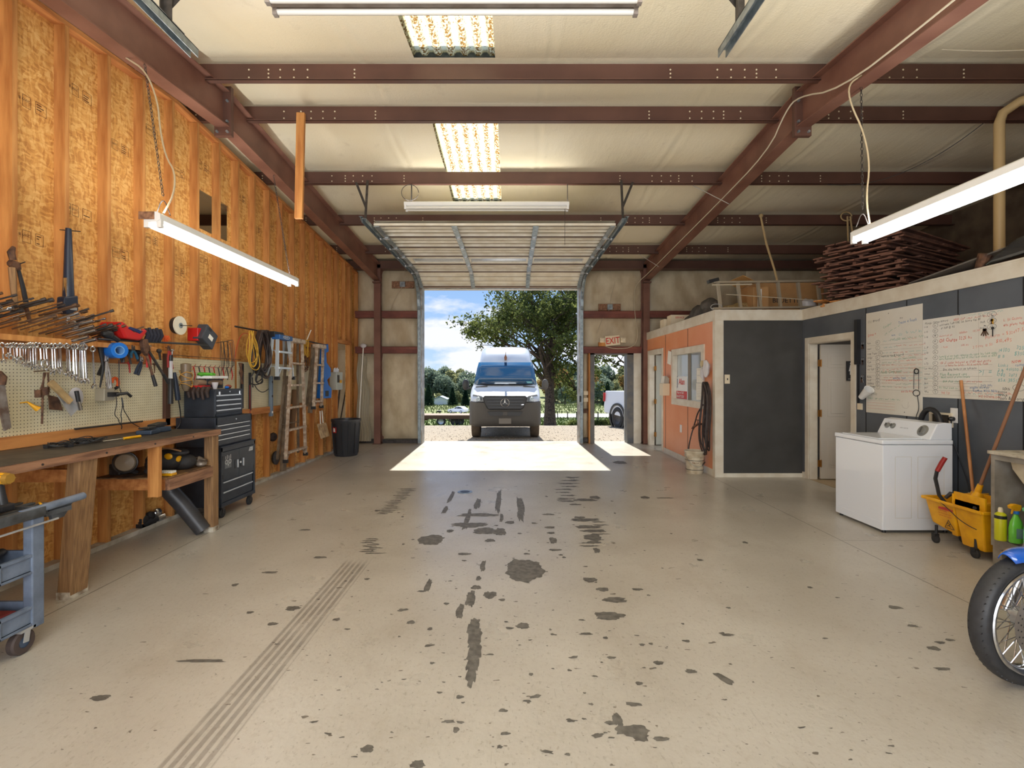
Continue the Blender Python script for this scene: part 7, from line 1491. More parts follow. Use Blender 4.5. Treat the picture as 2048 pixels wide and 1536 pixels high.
# work lights
t = thing('work_light', 'clear tube work light with black handle hanging from a hook', 'work light', tuple(LW(341, 805, -3.5))); y = YX(341, -3.5)
for z0, z1, r_, m_, nm in ((1.70, 1.76, .021, M_black, 'cap'), (1.52, 1.70, .019, mat('clear_tube', (.8, .85, .9), .1, alpha=.5), 'clear_tube'), (1.26, 1.52, .024, M_black, 'handle')): b = MB(); b.cyl((-3.5, y, z0), (-3.5, y+.003, z1), r_, n=16); b.build(nm, m_, t, smooth=True)
b = MB(); b.tube([(-3.5, y, 1.76), (-3.5, y+.01, 1.82), (-3.56, y+.01, 1.84)], .004, 6); b.build('hook', M_dsteel, t)
t = thing('work_light', 'dark blue slim work light with a long cord to the bench', 'work light', tuple(LW(352, 800, -3.5))); b = MB(); b.tube([LW(349, 745, -3.5), LW(352, 770, -3.5), LW(356, 800, -3.5)], [.014, .024, .026], 12); b.build('handle', M_pw, t, smooth=True); b = MB(); b.tube([LW(357, 800, -3.5), LW(362, 830, -3.52), LW(360, 850, -3.54), LW(352, 858, -3.56)], .006, 7); b.build('cord', M_black, t, smooth=True)
t = thing('cord_lantern', 'glass lantern lamp with tan cord wrapped around it', 'lantern', tuple(LW(372, 785, -3.5))); A = LW(372, 745, -3.5); b = MB(); b.lathe([(.02, .10), (.05, .09), (.05, .06), (.045, .0), (.055, -.06), (.04, -.16), (.02, -.2)], A, 'z', 20); b.build('body', mat('lantern_grey', hexc(120, 104, 84), .4), t, smooth=True); b = MB(); b.tube([A + Vector((.06*cos(q*.9), .065*sin(q*.9), .03-.006*q+.02*sin(q*2.2))) for q in range(30)], .005, 6); b.build('wrapped_cord', mat('tan_cord', hexc(190, 140, 62), .6), t, smooth=True)
# black case on the wall
t = thing('tool_case', 'dark grey plastic tool case hung tilted on a stud', 'case', tuple(LW(412, 696, -3.5))); A = LW(412, 674, -3.5); b = MB(); b.T = Matrix.Translation(A) @ Matrix.Rotation(-.55, 4, 'X'); b.box(-.06, .05, -.115, .115, -.10, .10); b.build('shell', mat('case_grey', hexc(62, 66, 74), .5), t, bevel=.01); b = MB(); b.T = Matrix.Translation(A) @ Matrix.Rotation(-.55, 4, 'X'); b.box(.05, .053, -.03, .05, -.03, .02); b.build('paper_label', M_paper, t); b = MB(); b.T = Matrix.Translation(A) @ Matrix.Rotation(-.55, 4, 'X'); b.box(.045, .052, -.08, -.02, .055, .085); b.build('handle_slot', M_black, t)
b = MB(); A = LW(394, 669, -3.55); b.box(-3.62, -3.5, A.y-.06, A.y+.05, A.z-.075, A.z+.07); one('red_case', 'bright red plastic case behind the dark grey tool case', 'case', b, M_red, bevel=.008)
b = MB()
for k in range(12):
    p = LW(440+2.4*k, 683, -3.56); b.tube(wob([p, p + Vector((.01, .01*(k % 3), -.15)), p + Vector((.02, .0, -.3)), p + Vector((0, .01, -.40 + .03*(k % 4)))], .012, k), .003, 5)
one('hanging_wires', 'tangle of thin dark test leads hanging above the tool chest', 'wires', b, M_black)
b = MB(); b.cyl(LW(432, 686, -3.62), LW(466, 680, -3.5), .004); b.cyl((-3.62, 5.1, 1.77), (-3.58, 6.3, 1.77), .003); one('wire_rod', 'thin steel rod that carries the test leads', 'rod', b, M_dsteel)
rq = random.Random(31)
for k in range(9):
    y = 5.35+.09*k; b = MB(); b.tube([(-3.6345, y, 1.66), (-3.57, y, 1.65), (-3.55, y, 1.68)], .003, 5); b.tube([(-3.575, y, 1.65), (-3.57, y+.02, 1.56), (-3.575, y+.01, 1.5)], [.007, .006, .005], 6); one('peg_hook', 'peg hook with small ' + ['red clip, first', 'clip, second', 'red clip, third', 'clip, fourth', 'black clip, fifth', 'clip, sixth', 'red clip, seventh', 'clip, eighth', 'clip, ninth'][k] + ' from the left above the tool chest', 'hook', b, [M_red, M_dsteel][k % 2])
# ---------- tool chests ----------
M_tb = mat('dark_blue_grey_steel', hexc(52, 58, 68), .38, .2, c2=hexc(42, 46, 54), scale=6); M_pull = mat('bright_pull', hexc(215, 220, 226), .25, .5)
FX = -3.13
t = thing('rolling_cabinet', 'dark steel rolling tool cabinet with two doors and two low drawers', 'tool cabinet', (-3.36, 5.46, 0)); y0, y1 = 5.13, 5.815
b = MB(); b.box(-3.60, FX-.012, y0, y1, .12, .77); b.box(-3.61, FX+.005, y0-.005, y1+.005, .765, .78); b.box(FX-.012, FX, y0, y0+.03, .12, .77); b.box(FX-.012, FX, y1-.03, y1, .12, .77); b.box(FX-.012, FX, y0, y1, .72, .77); b.box(FX-.012, FX+.002, y0, y1, .12, .165); body = b.build('body', M_tb, t, bevel=.004)
ym = (y0+y1)/2
for k, (a_, c_) in enumerate(((y0+.03, ym-.002), (ym+.002, y1-.03))):
    b = MB(); b.box(FX-.012, FX-.002, a_, c_, .405, .715); d = b.build('door', M_tb, t, bevel=.002)
    hy = c_-.055 if k == 0 else a_+.055; b = MB(); b.box(FX-.002, FX+.001, hy-.028, hy+.028, .50, .60); b.build('handle_recess', M_black, d); b = MB(); b.box(FX-.001, FX+.012, hy+.012, hy+.022, .505, .595); b.build('handle', M_pull, d)
    if k: b = MB(); b.lathe([(0, 0), (.012, 0), (.012, .008), (0, .008)], (FX-.002, hy-.035, .555), 'x', 12); b.build('lock', M_pull, d)
    b = MB(); yy = (a_ if k == 0 else c_)
    for z in (.45, .65): b.box(FX-.004, FX+.002, yy-.01, yy+.01, z-.025, z+.025)
    b.build('hinge', M_black, d)
    b = MB()
    if k == 0:
        cy = a_+.10
        b.box(FX-.0018, FX-.001, cy-.06, cy+.06, .53, .62, 1)
        for s_ in (-1, 1): b.lathe([(.017, 0), (.027, 0)], (FX-.0008, cy+s_*.032, .60), 'x', 16)
        for q in range(4): b.box(FX-.0009, FX-.0006, cy-.05+.03*q, cy-.04+.03*q, .63, .665+.01*(q % 2))
        b.prism([(cy-.012, .575), (cy+.012, .575), (cy, .545)], 'x', FX-.0009, FX-.0006)
    else:
        cy = c_-.07; b.prism([(cy-.045, .655), (cy+.045, .655), (cy+.045, .70), (cy-.02, .70)], 'x', FX-.0018, FX-.001)
        b.text('AA', (FX-.0008, cy-.025, .668), (0, 1, 0), (0, 0, 1), .035, mi=1)
    b.build('sticker', [mat('worn_sticker', hexc(200, 202, 204), .6), mat('faded_sticker', hexc(110, 114, 120), .6)], d, keep=True)
for z0, z1 in ((.29, .39), (.175, .28)):
    b = MB(); b.box(FX-.012, FX-.004, y0+.03, y1-.06, z0, z1); d = b.build('drawer', M_tb, t, bevel=.002); b = MB(); b.box(FX-.006, FX+.006, y0+.035, y1-.065, z1-.012, z1); b.build('drawer_pull', M_pull, d)
for xx in (-3.55, FX-.03):
    for yy in (y0+.06, y1-.08):
        b = MB(); b.lathe([(0, -.016), (.045, -.016), (.052, -.01), (.052, .01), (.045, .016), (0, .016)], (xx, yy, .052), 'x', 20); w_ = b.build('caster_wheel', M_rub, t, smooth=True); b = MB(); b.box(xx-.02, xx+.02, yy-.03, yy+.03, .105, .12); b.bar((xx-.018, yy, .11), (xx-.018, yy, .05), .03, .004, up=(1, 0, 0)); b.bar((xx+.02, yy, .11), (xx+.02, yy, .05), .03, .004, up=(1, 0, 0)); b.build('caster_fork', M_dsteel, w_)
t = thing('middle_chest', 'dark steel middle chest with slim drawers on the rolling cabinet', 'tool chest', (-3.37, 5.46, .78)); y0, y1, fx = 5.10, 5.80, -3.165
b = MB(); b.box(-3.60, fx-.01, y0, y1, .78, 1.095); b.box(fx-.01, fx, y0, y0+.02, .78, 1.095); b.box(fx-.01, fx, y1-.02, y1, .78, 1.095); b.box(fx-.01, fx, y0, y1, 1.015, 1.095); b.build('body', M_tb, t, bevel=.003)
for z0, z1 in ((.965, 1.01), (.91, .96), (.86, .905), (.79, .855)): b = MB(); b.box(fx-.012, fx-.003, y0+.02, y1-.02, z0, z1); d = b.build('drawer', M_tb, t); b = MB(); b.box(fx-.004, fx+.005, y0+.025, y1-.05, z1-.009, z1); b.build('drawer_pull', M_pull, d)
b = MB(); b.lathe([(0, 0), (.009, 0), (.009, .005), (0, .005)], (fx, (y0+y1)/2+.02, 1.055), 'x', 12); b.build('lock', M_pull, t)
t = thing('top_tool_box', 'dark portable tool box with chrome drawer pulls on the middle chest', 'tool box', (-3.4, 5.46, 1.095)); y0, y1, fx = 5.20, 5.72, -3.235
b = MB(); b.box(-3.58, fx-.01, y0, y1, 1.096, 1.40); b.box(fx-.01, fx, y0, y0+.015, 1.096, 1.40); b.box(fx-.01, fx, y1-.015, y1, 1.096, 1.40); b.box(fx-.01, fx+.002, y0, y1, 1.345, 1.40); b.box(fx-.01, fx, y0, y1, 1.096, 1.13); b.build('body', M_tb, t, bevel=.003)
for z0, z1 in ((1.29, 1.34), (1.235, 1.285), (1.18, 1.23), (1.135, 1.175)): b = MB(); b.box(fx-.012, fx-.003, y0+.02, y1-.02, z0, z1); d = b.build('drawer', M_tb, t); b = MB(); b.box(fx-.004, fx+.006, y0+.022, y1-.035, z1-.016, z1-.002); b.build('drawer_pull', M_pull, d)
for yy in (y0+.07, y1-.06): b = MB(); b.box(fx, fx+.008, yy-.012, yy+.012, 1.335, 1.375); b.build('latch', M_pull, t, bevel=.003)
b = MB(); b.lathe([(0, 0), (.008, 0), (.008, .005), (0, .005)], (fx+.002, (y0+y1)/2, 1.37), 'x', 12); b.build('lock', M_pull, t)
# clutter on the tool box
def blk(name, label, cat, c, s, m_, r=0, bevel=.004): b = MB(); b.obox(c, s, rotm(0, 0, r)); return one(name, label, cat, b, m_, bevel=bevel)
blk('red_box', 'flat red box on the tool box lid', 'box', (-3.47, 5.28, 1.42), (.17, .16, .045), M_red, .1)
b = MB(); b.cyl((-3.46, 5.22, 1.475), (-3.40, 5.55, 1.472), .034, n=18); one('cardboard_tube', 'brown cardboard tube on the red box', 'tube', b, mat('brown_tube', hexc(140, 116, 92), .8), smooth=True)
b = MB(); b.lathe([(.02, 0), (.035, .075), (.032, .075), (.018, .003)], (-3.34, 5.36, 1.402), 'z', 20); one('plastic_cup', 'clear plastic cup at the front of the tool box lid', 'cup', b, mat('plastic_film'), smooth=True)
blk('white_tray', 'white and dark flat case on top of the clutter heap', 'case', (-3.42, 5.45, 1.535), (.16, .34, .03), M_white, .05)
b = MB(); b.ball((-3.44, 5.33, 1.565), (.06, .09, .025), 12); b.ball((-3.40, 5.39, 1.56), (.04, .06, .02), 10); one('green_rag', 'bright green rag on the clutter heap', 'rag', b.crumple(.006, 1, 30), mat('green_cloth', hexc(90, 180, 50), .8, var=.3, scale=20), smooth=True)
blk('dark_box', 'dark box under the white case', 'box', (-3.47, 5.47, 1.462), (.13, .3, .11), M_black, 0)
b = MB(); b.ball((-3.32, 5.58, 1.425), (.03, .05, .025), 10); one('orange_ball_grip', 'orange brown round object at the right of the tool box lid', 'tool', b, mat('orange_brown', hexc(150, 70, 45), .5), smooth=True)
b = MB(); b.ball((-3.29, 5.5, 1.417), (.022, .03, .018), 10); one('blue_cap', 'small blue cap at the front of the tool box lid', 'cap', b, M_blue, smooth=True)
b = MB()
for k in range(5): p = Vector((-3.52+.05*k, 5.20, 1.40)); b.tube([p + Vector((0, .05, .01)), p + Vector((0, -.0, .012)), p + Vector((.01, -.035, -.03)), p + Vector((.02, -.03, -.09-.02*(k % 2)))], [.02, .022, .022, .015], 8)
one('draped_glove', 'dark brown gloves draped over the near side of the tool box', 'gloves', b, mat('brown_leather', hexc(64, 48, 42), .7, var=.4, scale=20), smooth=True)
# ---------- bench top clutter ----------
rq = random.Random(77)
b = MB()
for k in range(16):
    c = Vector((-3.36, 3.66, 1.018)) + Vector((rq.uniform(-.06, .06), rq.uniform(-.14, .16), rq.uniform(0, .02))); r_ = rq.uniform(.03, .08); a0 = rq.uniform(0, 6)
    b.tube([c + Vector((r_*cos(a0+q*.8), r_*1.3*sin(a0+q*.8), .012*sin(q*1.7)+.006)) for q in range(9)], .0035, 5)
for k in range(6): c = Vector((-3.34+rq.uniform(-.07, .07), 3.64+rq.uniform(-.15, .15), 1.022)); b.obox(c, (.03, .05, .022), rotm(0, 0, rq.uniform(0, 3)))
one('cable_heap', 'heap of tangled black cables and plugs on the worktop', 'cables', b, M_black)
t = thing('screwdriver', 'yellow handled screwdriver lying on the worktop', 'screwdriver', (-3.25, 4.0, 1.012)); b = MB(); b.tube([(-3.22, 3.95, 1.022), (-3.2, 4.10, 1.022)], [.011, .012], 10); b.build('handle', M_yellow, t, smooth=True); b = MB(); b.tube([(-3.22, 3.95, 1.022), (-3.25, 3.78, 1.02)], .004, 6); b.build('shaft', M_chrome, t)
for k, (c, s_, r_) in enumerate((((-3.33, 4.36, 1.03), (.13, .16, .04), .2), ((-3.38, 4.55, 1.034), (.14, .16, .048), -.1))):
    t = thing('battery_charger', ['low blue grey battery charger nearer the screwdriver', 'blue grey battery charger with a battery pack on top, farther back'][k], 'charger', c); b = MB(); b.obox(c, s_, rotm(0, 0, r_)); b.build('base', mat('charger_blue', hexc(52, 66, 84), .5), t, bevel=.01); b = MB(); b.obox((c[0], c[1]-.01, c[2]+s_[2]/2+.018), (s_[0]*.7, s_[1]*.8, .034 if k else .014), rotm(.15*k, 0, r_)); b.build('battery_pack', M_black, t, bevel=.008)
b = MB(); b.cyl((-3.58, 3.9, 1.105), (-3.57, 4.6, 1.105), .008, n=8); one('dark_stick', 'thin dark stick resting on the board behind the worktop', 'stick', b, M_dsteel)
# ---------- lower shelf clutter ----------
t = thing('work_lamp', 'round dusty work lamp with dark rim on the lower shelf', 'lamp', (-3.42, 4.2, .67)); A = Vector((-3.40, 4.19, .78)); b = MB(); b.lathe([(.0, .03), (.07, .02), (.085, 0), (.085, -.02), (0, -.06)], A, 'y', 24, M=rotm(0, 0, pi+.4)); b.build('reflector', mat('dusty_lens', hexc(150, 132, 108), .4), t, smooth=True); b = MB(); b.tube([A + rotm(0, 0, .4) @ Vector((.09*cos(q*pi/10), -.01, .09*sin(q*pi/10))) for q in range(20)], .008, 6, closed=True); b.tube([A + Vector((.0, .05, -.08)), A + Vector((.02, .1, -.11))], .02, 8); b.build('rim', M_dsteel, t)
b = MB(); b.box(-3.56, -3.46, 4.2, 4.3, .662, .76); b.ball((-3.25, 4.3, .74), (.06, .05, .05), 10); b.ball((-3.2, 4.22, .70), (.06, .04, .035), 10); one('power_tool', 'dark grimy power tool beside the dusty lamp', 'tool', b, M_dsteel, bevel=.01)
b = MB(); b.ball((-3.18, 4.24, .71), (.035, .03, .03), 10); one('yellow_tool_part', 'small yellow tool between lamp and bench post', 'tool', b, M_yellow, smooth=True)
t = thing('tool_bag', 'black tool bag with yellow patches on the lower shelf', 'bag', (-3.2, 4.42, .665)); b = MB(); b.ball((-3.22, 4.42, .76), (.16, .13, .105), 18); b.ball((-3.12, 4.5, .735), (.13, .1, .08), 16); b.ball((-3.16, 4.44, .83), (.15, .08, .04), 14); b.build('bag_body', mat('bag_black', hexc(44, 42, 42), .7, var=.3, scale=14, bump=.5, bscale=14), t, smooth=True)
for c, s_ in (((-3.12, 4.325, .81), (.04, .014, .03)), ((-3.075, 4.40, .775), (.012, .04, .03)), ((-3.26, 4.34, .85), (.05, .03, .015))): b = MB(); b.ball(c, s_, 10); b.build('yellow_patch', M_yellow, t, smooth=True)
b = MB(); b.tube([(-3.24, 4.35, .86), (-3.14, 4.33, .89), (-3.04, 4.38, .85)], .008, 6); b.build('handle_strap', mat('tan_leather', hexc(150, 110, 70), .7), t)
t = thing('bit_case', 'yellow and clear case of bits at the front of the lower shelf', 'case', (-3.03, 4.2, .663)); b = MB(); b.box(-3.10, -2.98, 4.17, 4.24, .663, .685); b.build('base', M_yellow, t, bevel=.004)
for k in range(6): b = MB(); x = -3.09+.02*k; b.box(x-.008, x+.008, 4.175, 4.235, .685, .705); b.build('clear_bin', mat('clear_bin', hexc(225, 225, 215), .2), t, bevel=.003)
b = MB(); b.tube([(-3.10, 4.62, .70), (-3.02, 4.6, .73), (-2.98, 4.64, .70)], [.035, .04, .03], 10); b.ball((-3.0, 4.6, .70), (.05, .05, .035), 10); one('silver_air_tool', 'greasy silver air tool at the right end of the lower shelf', 'tool', b, mat('greasy_metal', hexc(150, 140, 128), .4, .4, c2=hexc(80, 66, 56), scale=20), smooth=True)
# floor parts by the wall
for k, (px, py) in enumerate(((297, 1040), (308, 1036), (322, 1034))):
    y = YX(px, -3.62); b = MB(); b.ball((-3.66, y, .11+.01*k), (.04, .06, .055), 10); b.cyl((-3.68, y-.05, .07), (-3.62, y+.05, .09), .03); b.box(-3.70, -3.64, y-.06, y+.06, .042, .08)
    one('metal_part', ['dark engine part against the wall under the bench, left', 'dark engine part against the wall under the bench, middle', 'shiny steel part against the wall under the bench, right'][k], 'metal part', b, M_black if k < 2 else M_chrome, smooth=True)
# ---------- hoses, cords, ladders on the wall ----------
# hose hangers: long rail of hooks
b = MB(); b.cyl((-3.60, 6.2, 2.20), (-3.60, 7.0, 2.20), .012); b.cyl((-3.60, 7.0, 2.20), (-3.60, 9.2, 2.17), .012); one('hanging_rail', 'dark steel rail on the stud wall that ladders and hoses hang from', 'rail', b, M_dsteel)
rq = random.Random(12)
def coil(name, label, px0, px1, pt, pb, X, n, r, m_, cat='hose', seed=0, skew=0):
    q_ = random.Random(seed); b = MB()
    for k in range(n):
        A = LW(px0 + (px1-px0)*(.25+.5*q_.random()), pt, X + q_.uniform(-.06, .06)); w_ = abs(LW(px0, 0, X).y-LW(px1, 0, X).y)/2*q_.uniform(.45, 1); zb = ZZ(pb, A.y) + q_.uniform(0, .22)*(A.z-ZZ(pb, A.y)); pts = []
        for j in range(26):
            a_ = 2*pi*j/26; s_ = sin(a_); wd = w_*(.55 + .45*(1-s_)/2*1.3); pts.append((A.x + .02*cos(2*a_+k), A.y + wd*cos(a_) + skew*(1-s_)/2, (A.z+zb)/2 + (A.z-zb)/2*s_))
        b.tube(pts, r, 7, closed=True)
    return one(name, label, cat, b, m_, smooth=True)
coil('hose_bundle', 'thick bundle of brown air hoses hanging on the stud wall', 508, 541, 661, 760, -3.48, 13, .0125, M_hose, seed=3)
coil('extension_cord', 'yellow extension cord looped left of the brown hoses', 490, 512, 662, 742, -3.42, 4, .006, mat('yellow_cord', hexc(205, 160, 50), .6), 'cord', 5, .05)
coil('hose_bundle', 'thin black hose loops below the brown hose bundle', 506, 530, 735, 770, -3.45, 3, .008, M_black, seed=9)
b = MB(); b.tube([LW(508, 768, -3.46), LW(515, 780, -3.46), LW(526, 786, -3.46), LW(537, 778, -3.46)], .006, 7); b.tube([LW(505, 755, -3.46), LW(506, 775, -3.46)], .008, 7); one('loose_hose_end', 'black hose end sagging below the hose bundle', 'hose', b, M_black, smooth=True)
b = MB(); b.tube([LW(499, 668, -3.55), LW(485, 665, -3.55), LW(475, 685, -3.57), LW(468, 724, -3.58)], .004, 6); one('red_air_line', 'thin red line looping from the hose hook to the pegboard', 'cord', b, mat('red_line', hexc(190, 60, 40), .6))
b = MB(); b.tube([LW(500, 770, -3.60), LW(500, 828, -3.60)], .006, 6); one('red_strap', 'narrow red strap hanging down the pegboard under the hoses', 'strap', b, mat('worn_red'))
b = MB(); b.box(-3.62, -3.60, 6.36, 6.40, 1.12, 1.72); b.box(-3.62, -3.59, 6.55, 6.57, 1.08, 1.6); one('black_strip', 'narrow black strips hanging on the pegboard right of the tool box', 'strip', b, M_black)
b = MB()
for q in range(3): b.tube([LW(478+3*q, 726, -3.55), LW(484-2*q, 745, -3.55), LW(482+2*q, 768, -3.55)], [.008, .014, .006], 8)
one('chain_clamp', 'rusty chain clamp hanging right of the tool box clutter', 'clamp', b, M_rust, smooth=True)
# rail ends seen as black box rack
b = MB(); A = LW(541, 668, -3.52); b.box(-3.6, -3.40, A.y-.12, A.y+.16, A.z-.05, A.z+.03); one('bracket_shelf', 'dark bracket box between hoses and the small stepladder', 'bracket', b, M_black, bevel=.004)
def stepladder(label, ptl, ptr, pbl, pbr, X, n, m_, cap_m, rear_m, cap=True, steps=None, rear=True):
    """hanging stepladder: pixel corners give its place along the wall; X is its real distance from the wall"""
    TL, TR, BL, BR = LW(*ptl, X), LW(*ptr, X), LW(*pbl, X), LW(*pbr, X)
    TL.z = TR.z = (TL.z+TR.z)/2; bz = (BL.z+BR.z)/2; BL.z = BR.z = bz
    t = thing('stepladder', label, 'ladder', tuple((BL+BR)/2))
    for A, C in ((TL, BL), (TR, BR)): b = MB(); b.bar(A, C, .022, .045, up=(1, 0, 0)); b.build('front_rail', m_, t)
    for k in range(n):
        f_ = (k+1)/(n+.35) if n > 2 else (.34, .74)[k]; A, C = TL.lerp(BL, f_), TR.lerp(BR, f_); b = MB(); b.bar(A, C, .075, .028, up=(0, 0, 1)); b.build('step', m_, t, bevel=.003)
    for k, (A, C) in enumerate(((TL, BL), (TR, BR))):
        ins = Vector((0, .05 if k == 0 else -.05, 0)); f_ = 1-.09*2.2/n if n > 2 else .78; P = A.lerp(C, f_-.02); b = MB(); b.bar(P + ins*2.2, C, .014, .02, up=(1, 0, 0)); b.build('brace', m_, t)
    if cap: b = MB(); c = (TL+TR)/2; b.box(c.x-.07, c.x+.05, TL.y-.03, TR.y+.03, c.z-.02, c.z+.05); cp_ = b.build('top_cap', cap_m, t, bevel=.008)
    if rear:
        for A, C in ((TL, BL), (TR, BR)): b = MB(); b.bar(A - Vector((.07, 0, 0)), C + Vector((-.12, 0, .03)), .05, .022, up=(1, 0, 0)); b.build('rear_rail', rear_m, t)
        b = MB()
        for f_ in (.3, .7): b.bar(TL.lerp(BL, f_) - Vector((.09, 0, 0)), TR.lerp(BR, f_) - Vector((.09, 0, 0)), .03, .01)
        b.build('rear_brace', rear_m, t)
    for C in (BL, BR): b = MB(); b.box(C.x-.035, C.x+.035, C.y-.02, C.y+.02, C.z-.02, C.z+.03); b.build('rubber_foot', M_black, t)
    return t, TL, TR
M_al2 = mat('bright_ladder', hexc(215, 222, 226), .35, .4); M_old = mat('paint_spattered_ladder', hexc(200, 184, 164), .6, .1, c2=hexc(150, 122, 98), scale=16, detail=8); M_oldb = mat('weathered_rail', hexc(128, 108, 84), .7, c2=hexc(92, 76, 58), scale=10)
t, TL, TR = stepladder('small bright aluminium stepladder with blue cap hanging on the stud wall', (555, 674), (577, 681), (554, 757), (585, 757), -3.38, 2, M_al2, mat('ladder_blue', hexc(40, 90, 150), .45), M_al2)
b = MB(); c = (TL+TR)/2; b.tube([(c.x+.052, c.y+.10*cos(q*pi/10), c.z+.016+.022*sin(q*pi/10)) for q in range(20)], .003, 4, closed=True); b.text('WERNER', (c.x+.053, c.y-.075, c.z+.005), (0, 1, 0), (0, 0, 1), .032, bold=.01); b.build('cap_lettering', M_white, t)
stepladder('tall paint spattered stepladder hanging almost to the floor', (584, 681), (604, 687), (571, 928), (611, 904), -3.36, 5, M_old, M_old, M_oldb)
b = MB(); A, C = LW(572, 752, -3.52), LW(566, 942, -3.50); b.bar(A, C, .11, .05, up=(1, 0, 0)); one('wood_plank', 'weathered dark plank standing behind the tall stepladder', 'plank', b, M_oldb)
stepladder('medium paint spattered stepladder hanging beside the blue creeper', (634, 692), (646, 697), (627, 812), (643, 818), -3.36, 3, M_old, M_old, M_oldb)
b = MB(); A, C = LW(627, 690, -3.45), LW(620, 826, -3.45); b.bar(A, C, .10, .04, up=(1, 0, 0)); b.cyl((-3.64, A.y, A.z-.05), (-3.42, A.y, A.z-.05), .006); one('wood_plank', 'weathered plank hanging beside the medium stepladder', 'plank', b, M_oldb)
coil('cord_bundle', 'yellow cord bundle hanging between the two spattered stepladders', 607, 617, 680, 716, -3.45, 6, .006, mat('yellow_cord'), 'cord', 4); coil('cord_bundle', 'dark cord bundle below the yellow cord', 608, 616, 712, 745, -3.47, 4, .007, M_rust, 'cord', 6)
b = MB(); b.cyl(LW(612, 684, -3.5), LW(622, 660, -3.4), .008); one('pale_stick', 'pale stick leaning up above the yellow cord bundle', 'stick', b, M_paper)
# blue creeper
t = thing('mechanic_creeper', 'bright blue molded mechanic creeper hanging at the right of the ladders', 'creeper', tuple(LW(655, 797, -3.45)))
OUT = [(648, 690), (657, 688), (658, 703), (653, 706), (654, 725), (662, 737), (662, 752), (655, 760), (658, 770), (664, 778), (663, 796), (648, 797), (647, 780), (650, 760), (646, 740)]
b = MB(); P = [LW(px, py, -3.42) for px, py in OUT]; n = len(P); b.add(P + [p - Vector((.16, 0, 0)) for p in P], [tuple(range(n)), tuple(range(n, 2*n))[::-1]] + [(i, (i+1) % n, n+(i+1) % n, n+i) for i in range(n)]); b.build('deck', M_blue, t, bevel=.012); b = MB(); A = LW(655, 787, -3.41); b.box(-3.419, -3.412, A.y-.08, A.y+.07, A.z-.05, A.z+.05); b.build('black_pad', M_black, t, bevel=.003)
# level
t = thing('spirit_level', 'long aluminium level hanging on the stud wall under the hoses', 'level', tuple(LW(544, 834, -3.58))); A, C = LW(542, 752, -3.6), LW(545, 832, -3.6); C.y = A.y; b = MB(); b.box(-3.62, -3.58, A.y-.03, A.y+.03, C.z, A.z); b.build('bar', mat('level_blue_grey', hexc(120, 134, 150), .4, .3), t, bevel=.003)
for f_ in (.1, .5, .85): b = MB(); z = C.z + (A.z-C.z)*f_; b.lathe([(0, 0), (.018, 0), (.018, .004), (0, .004)], (-3.58, A.y, z), 'x', 14); b.build('vial', M_white if f_ < .3 else M_black, t)
# breaker box
t = thing('switch_box', 'grey electrical disconnect box on the stud beside the rear doorway', 'electrical box', tuple(LW(674, 778, -3.55))); A = LW(674, 760, -3.56); b = MB(); b.box(-3.64, -3.50, A.y-.19, A.y+.16, A.z-.20, A.z+.16); b.build('enclosure', mat('box_grey', hexc(176, 182, 176), .5), t, bevel=.006); b = MB(); b.box(-3.498, -3.494, A.y-.02, A.y+.1, A.z-.06, A.z+.0); b.build('label', M_yellow, t); b = MB()
for q in range(5): b.cyl((-3.58, A.y-.12+.06*q, A.z+.16), (-3.58, A.y-.12+.06*q, A.z+.23+.02*(q % 2)), .014)
b.build('conduit_stubs', M_alu, t); b = MB(); b.box(-3.52, -3.49, A.y-.15, A.y-.05, A.z-.05, A.z+.1); b.build('lever', M_dsteel, t)
# scoop shovel
t = thing('dust_scoop', 'dirty yellowish scoop with two handles hanging at knee height', 'scoop', tuple(LW(648, 877, -3.5))); A = [LW(635, 848, -3.5), LW(653, 845, -3.5), LW(660, 872, -3.44), LW(643, 878, -3.44)]; b = MB(); b.add(A + [v - Vector((.02, 0, 0)) for v in A], [(0,1,2,3),(7,6,5,4),(0,4,5,1),(1,5,6,2),(2,6,7,3),(3,7,4,0)]); sc2 = b.build('pan', mat('dirty_pan', hexc(200, 170, 124), .6, c2=hexc(150, 118, 80), scale=12), t, bevel=.01)
b = MB(); b.tube([LW(641, 848, -3.5), LW(640, 822, -3.52)], .01, 7); b.tube([LW(646, 846, -3.5), LW(644, 822, -3.52)], .01, 7); b.cyl(LW(643, 822, -3.64), LW(644, 821, -3.48), .006); b.build('handle', M_paper, t)
b = MB(); A = LW(590, 790, -3.6); b.tube([LW(590, 780, -3.6), LW(583, 860, -3.6)], .05, 10); one('rolled_carpet', 'brown roll standing behind the tall stepladder', 'roll', b, mat('brown_roll', hexc(120, 90, 64), .9), smooth=True)
b = MB(); A = LW(552, 938, -3.68); b.lathe([(0, 0), (.10, 0), (.11, .03), (.0, .05)], (-3.70, A.y, .28), 'x', 20); one('fan_guard', 'round dark fan guard against the wall at floor level', 'fan', b, M_dsteel)
b = MB(); b.ball((-3.66, LW(546, 0, -3.66).y, .62), (.05, .09, .07), 10); one('brown_lump', 'brown sanding block hung between the studs beside the level', 'block', b, mat('brown_leather'))
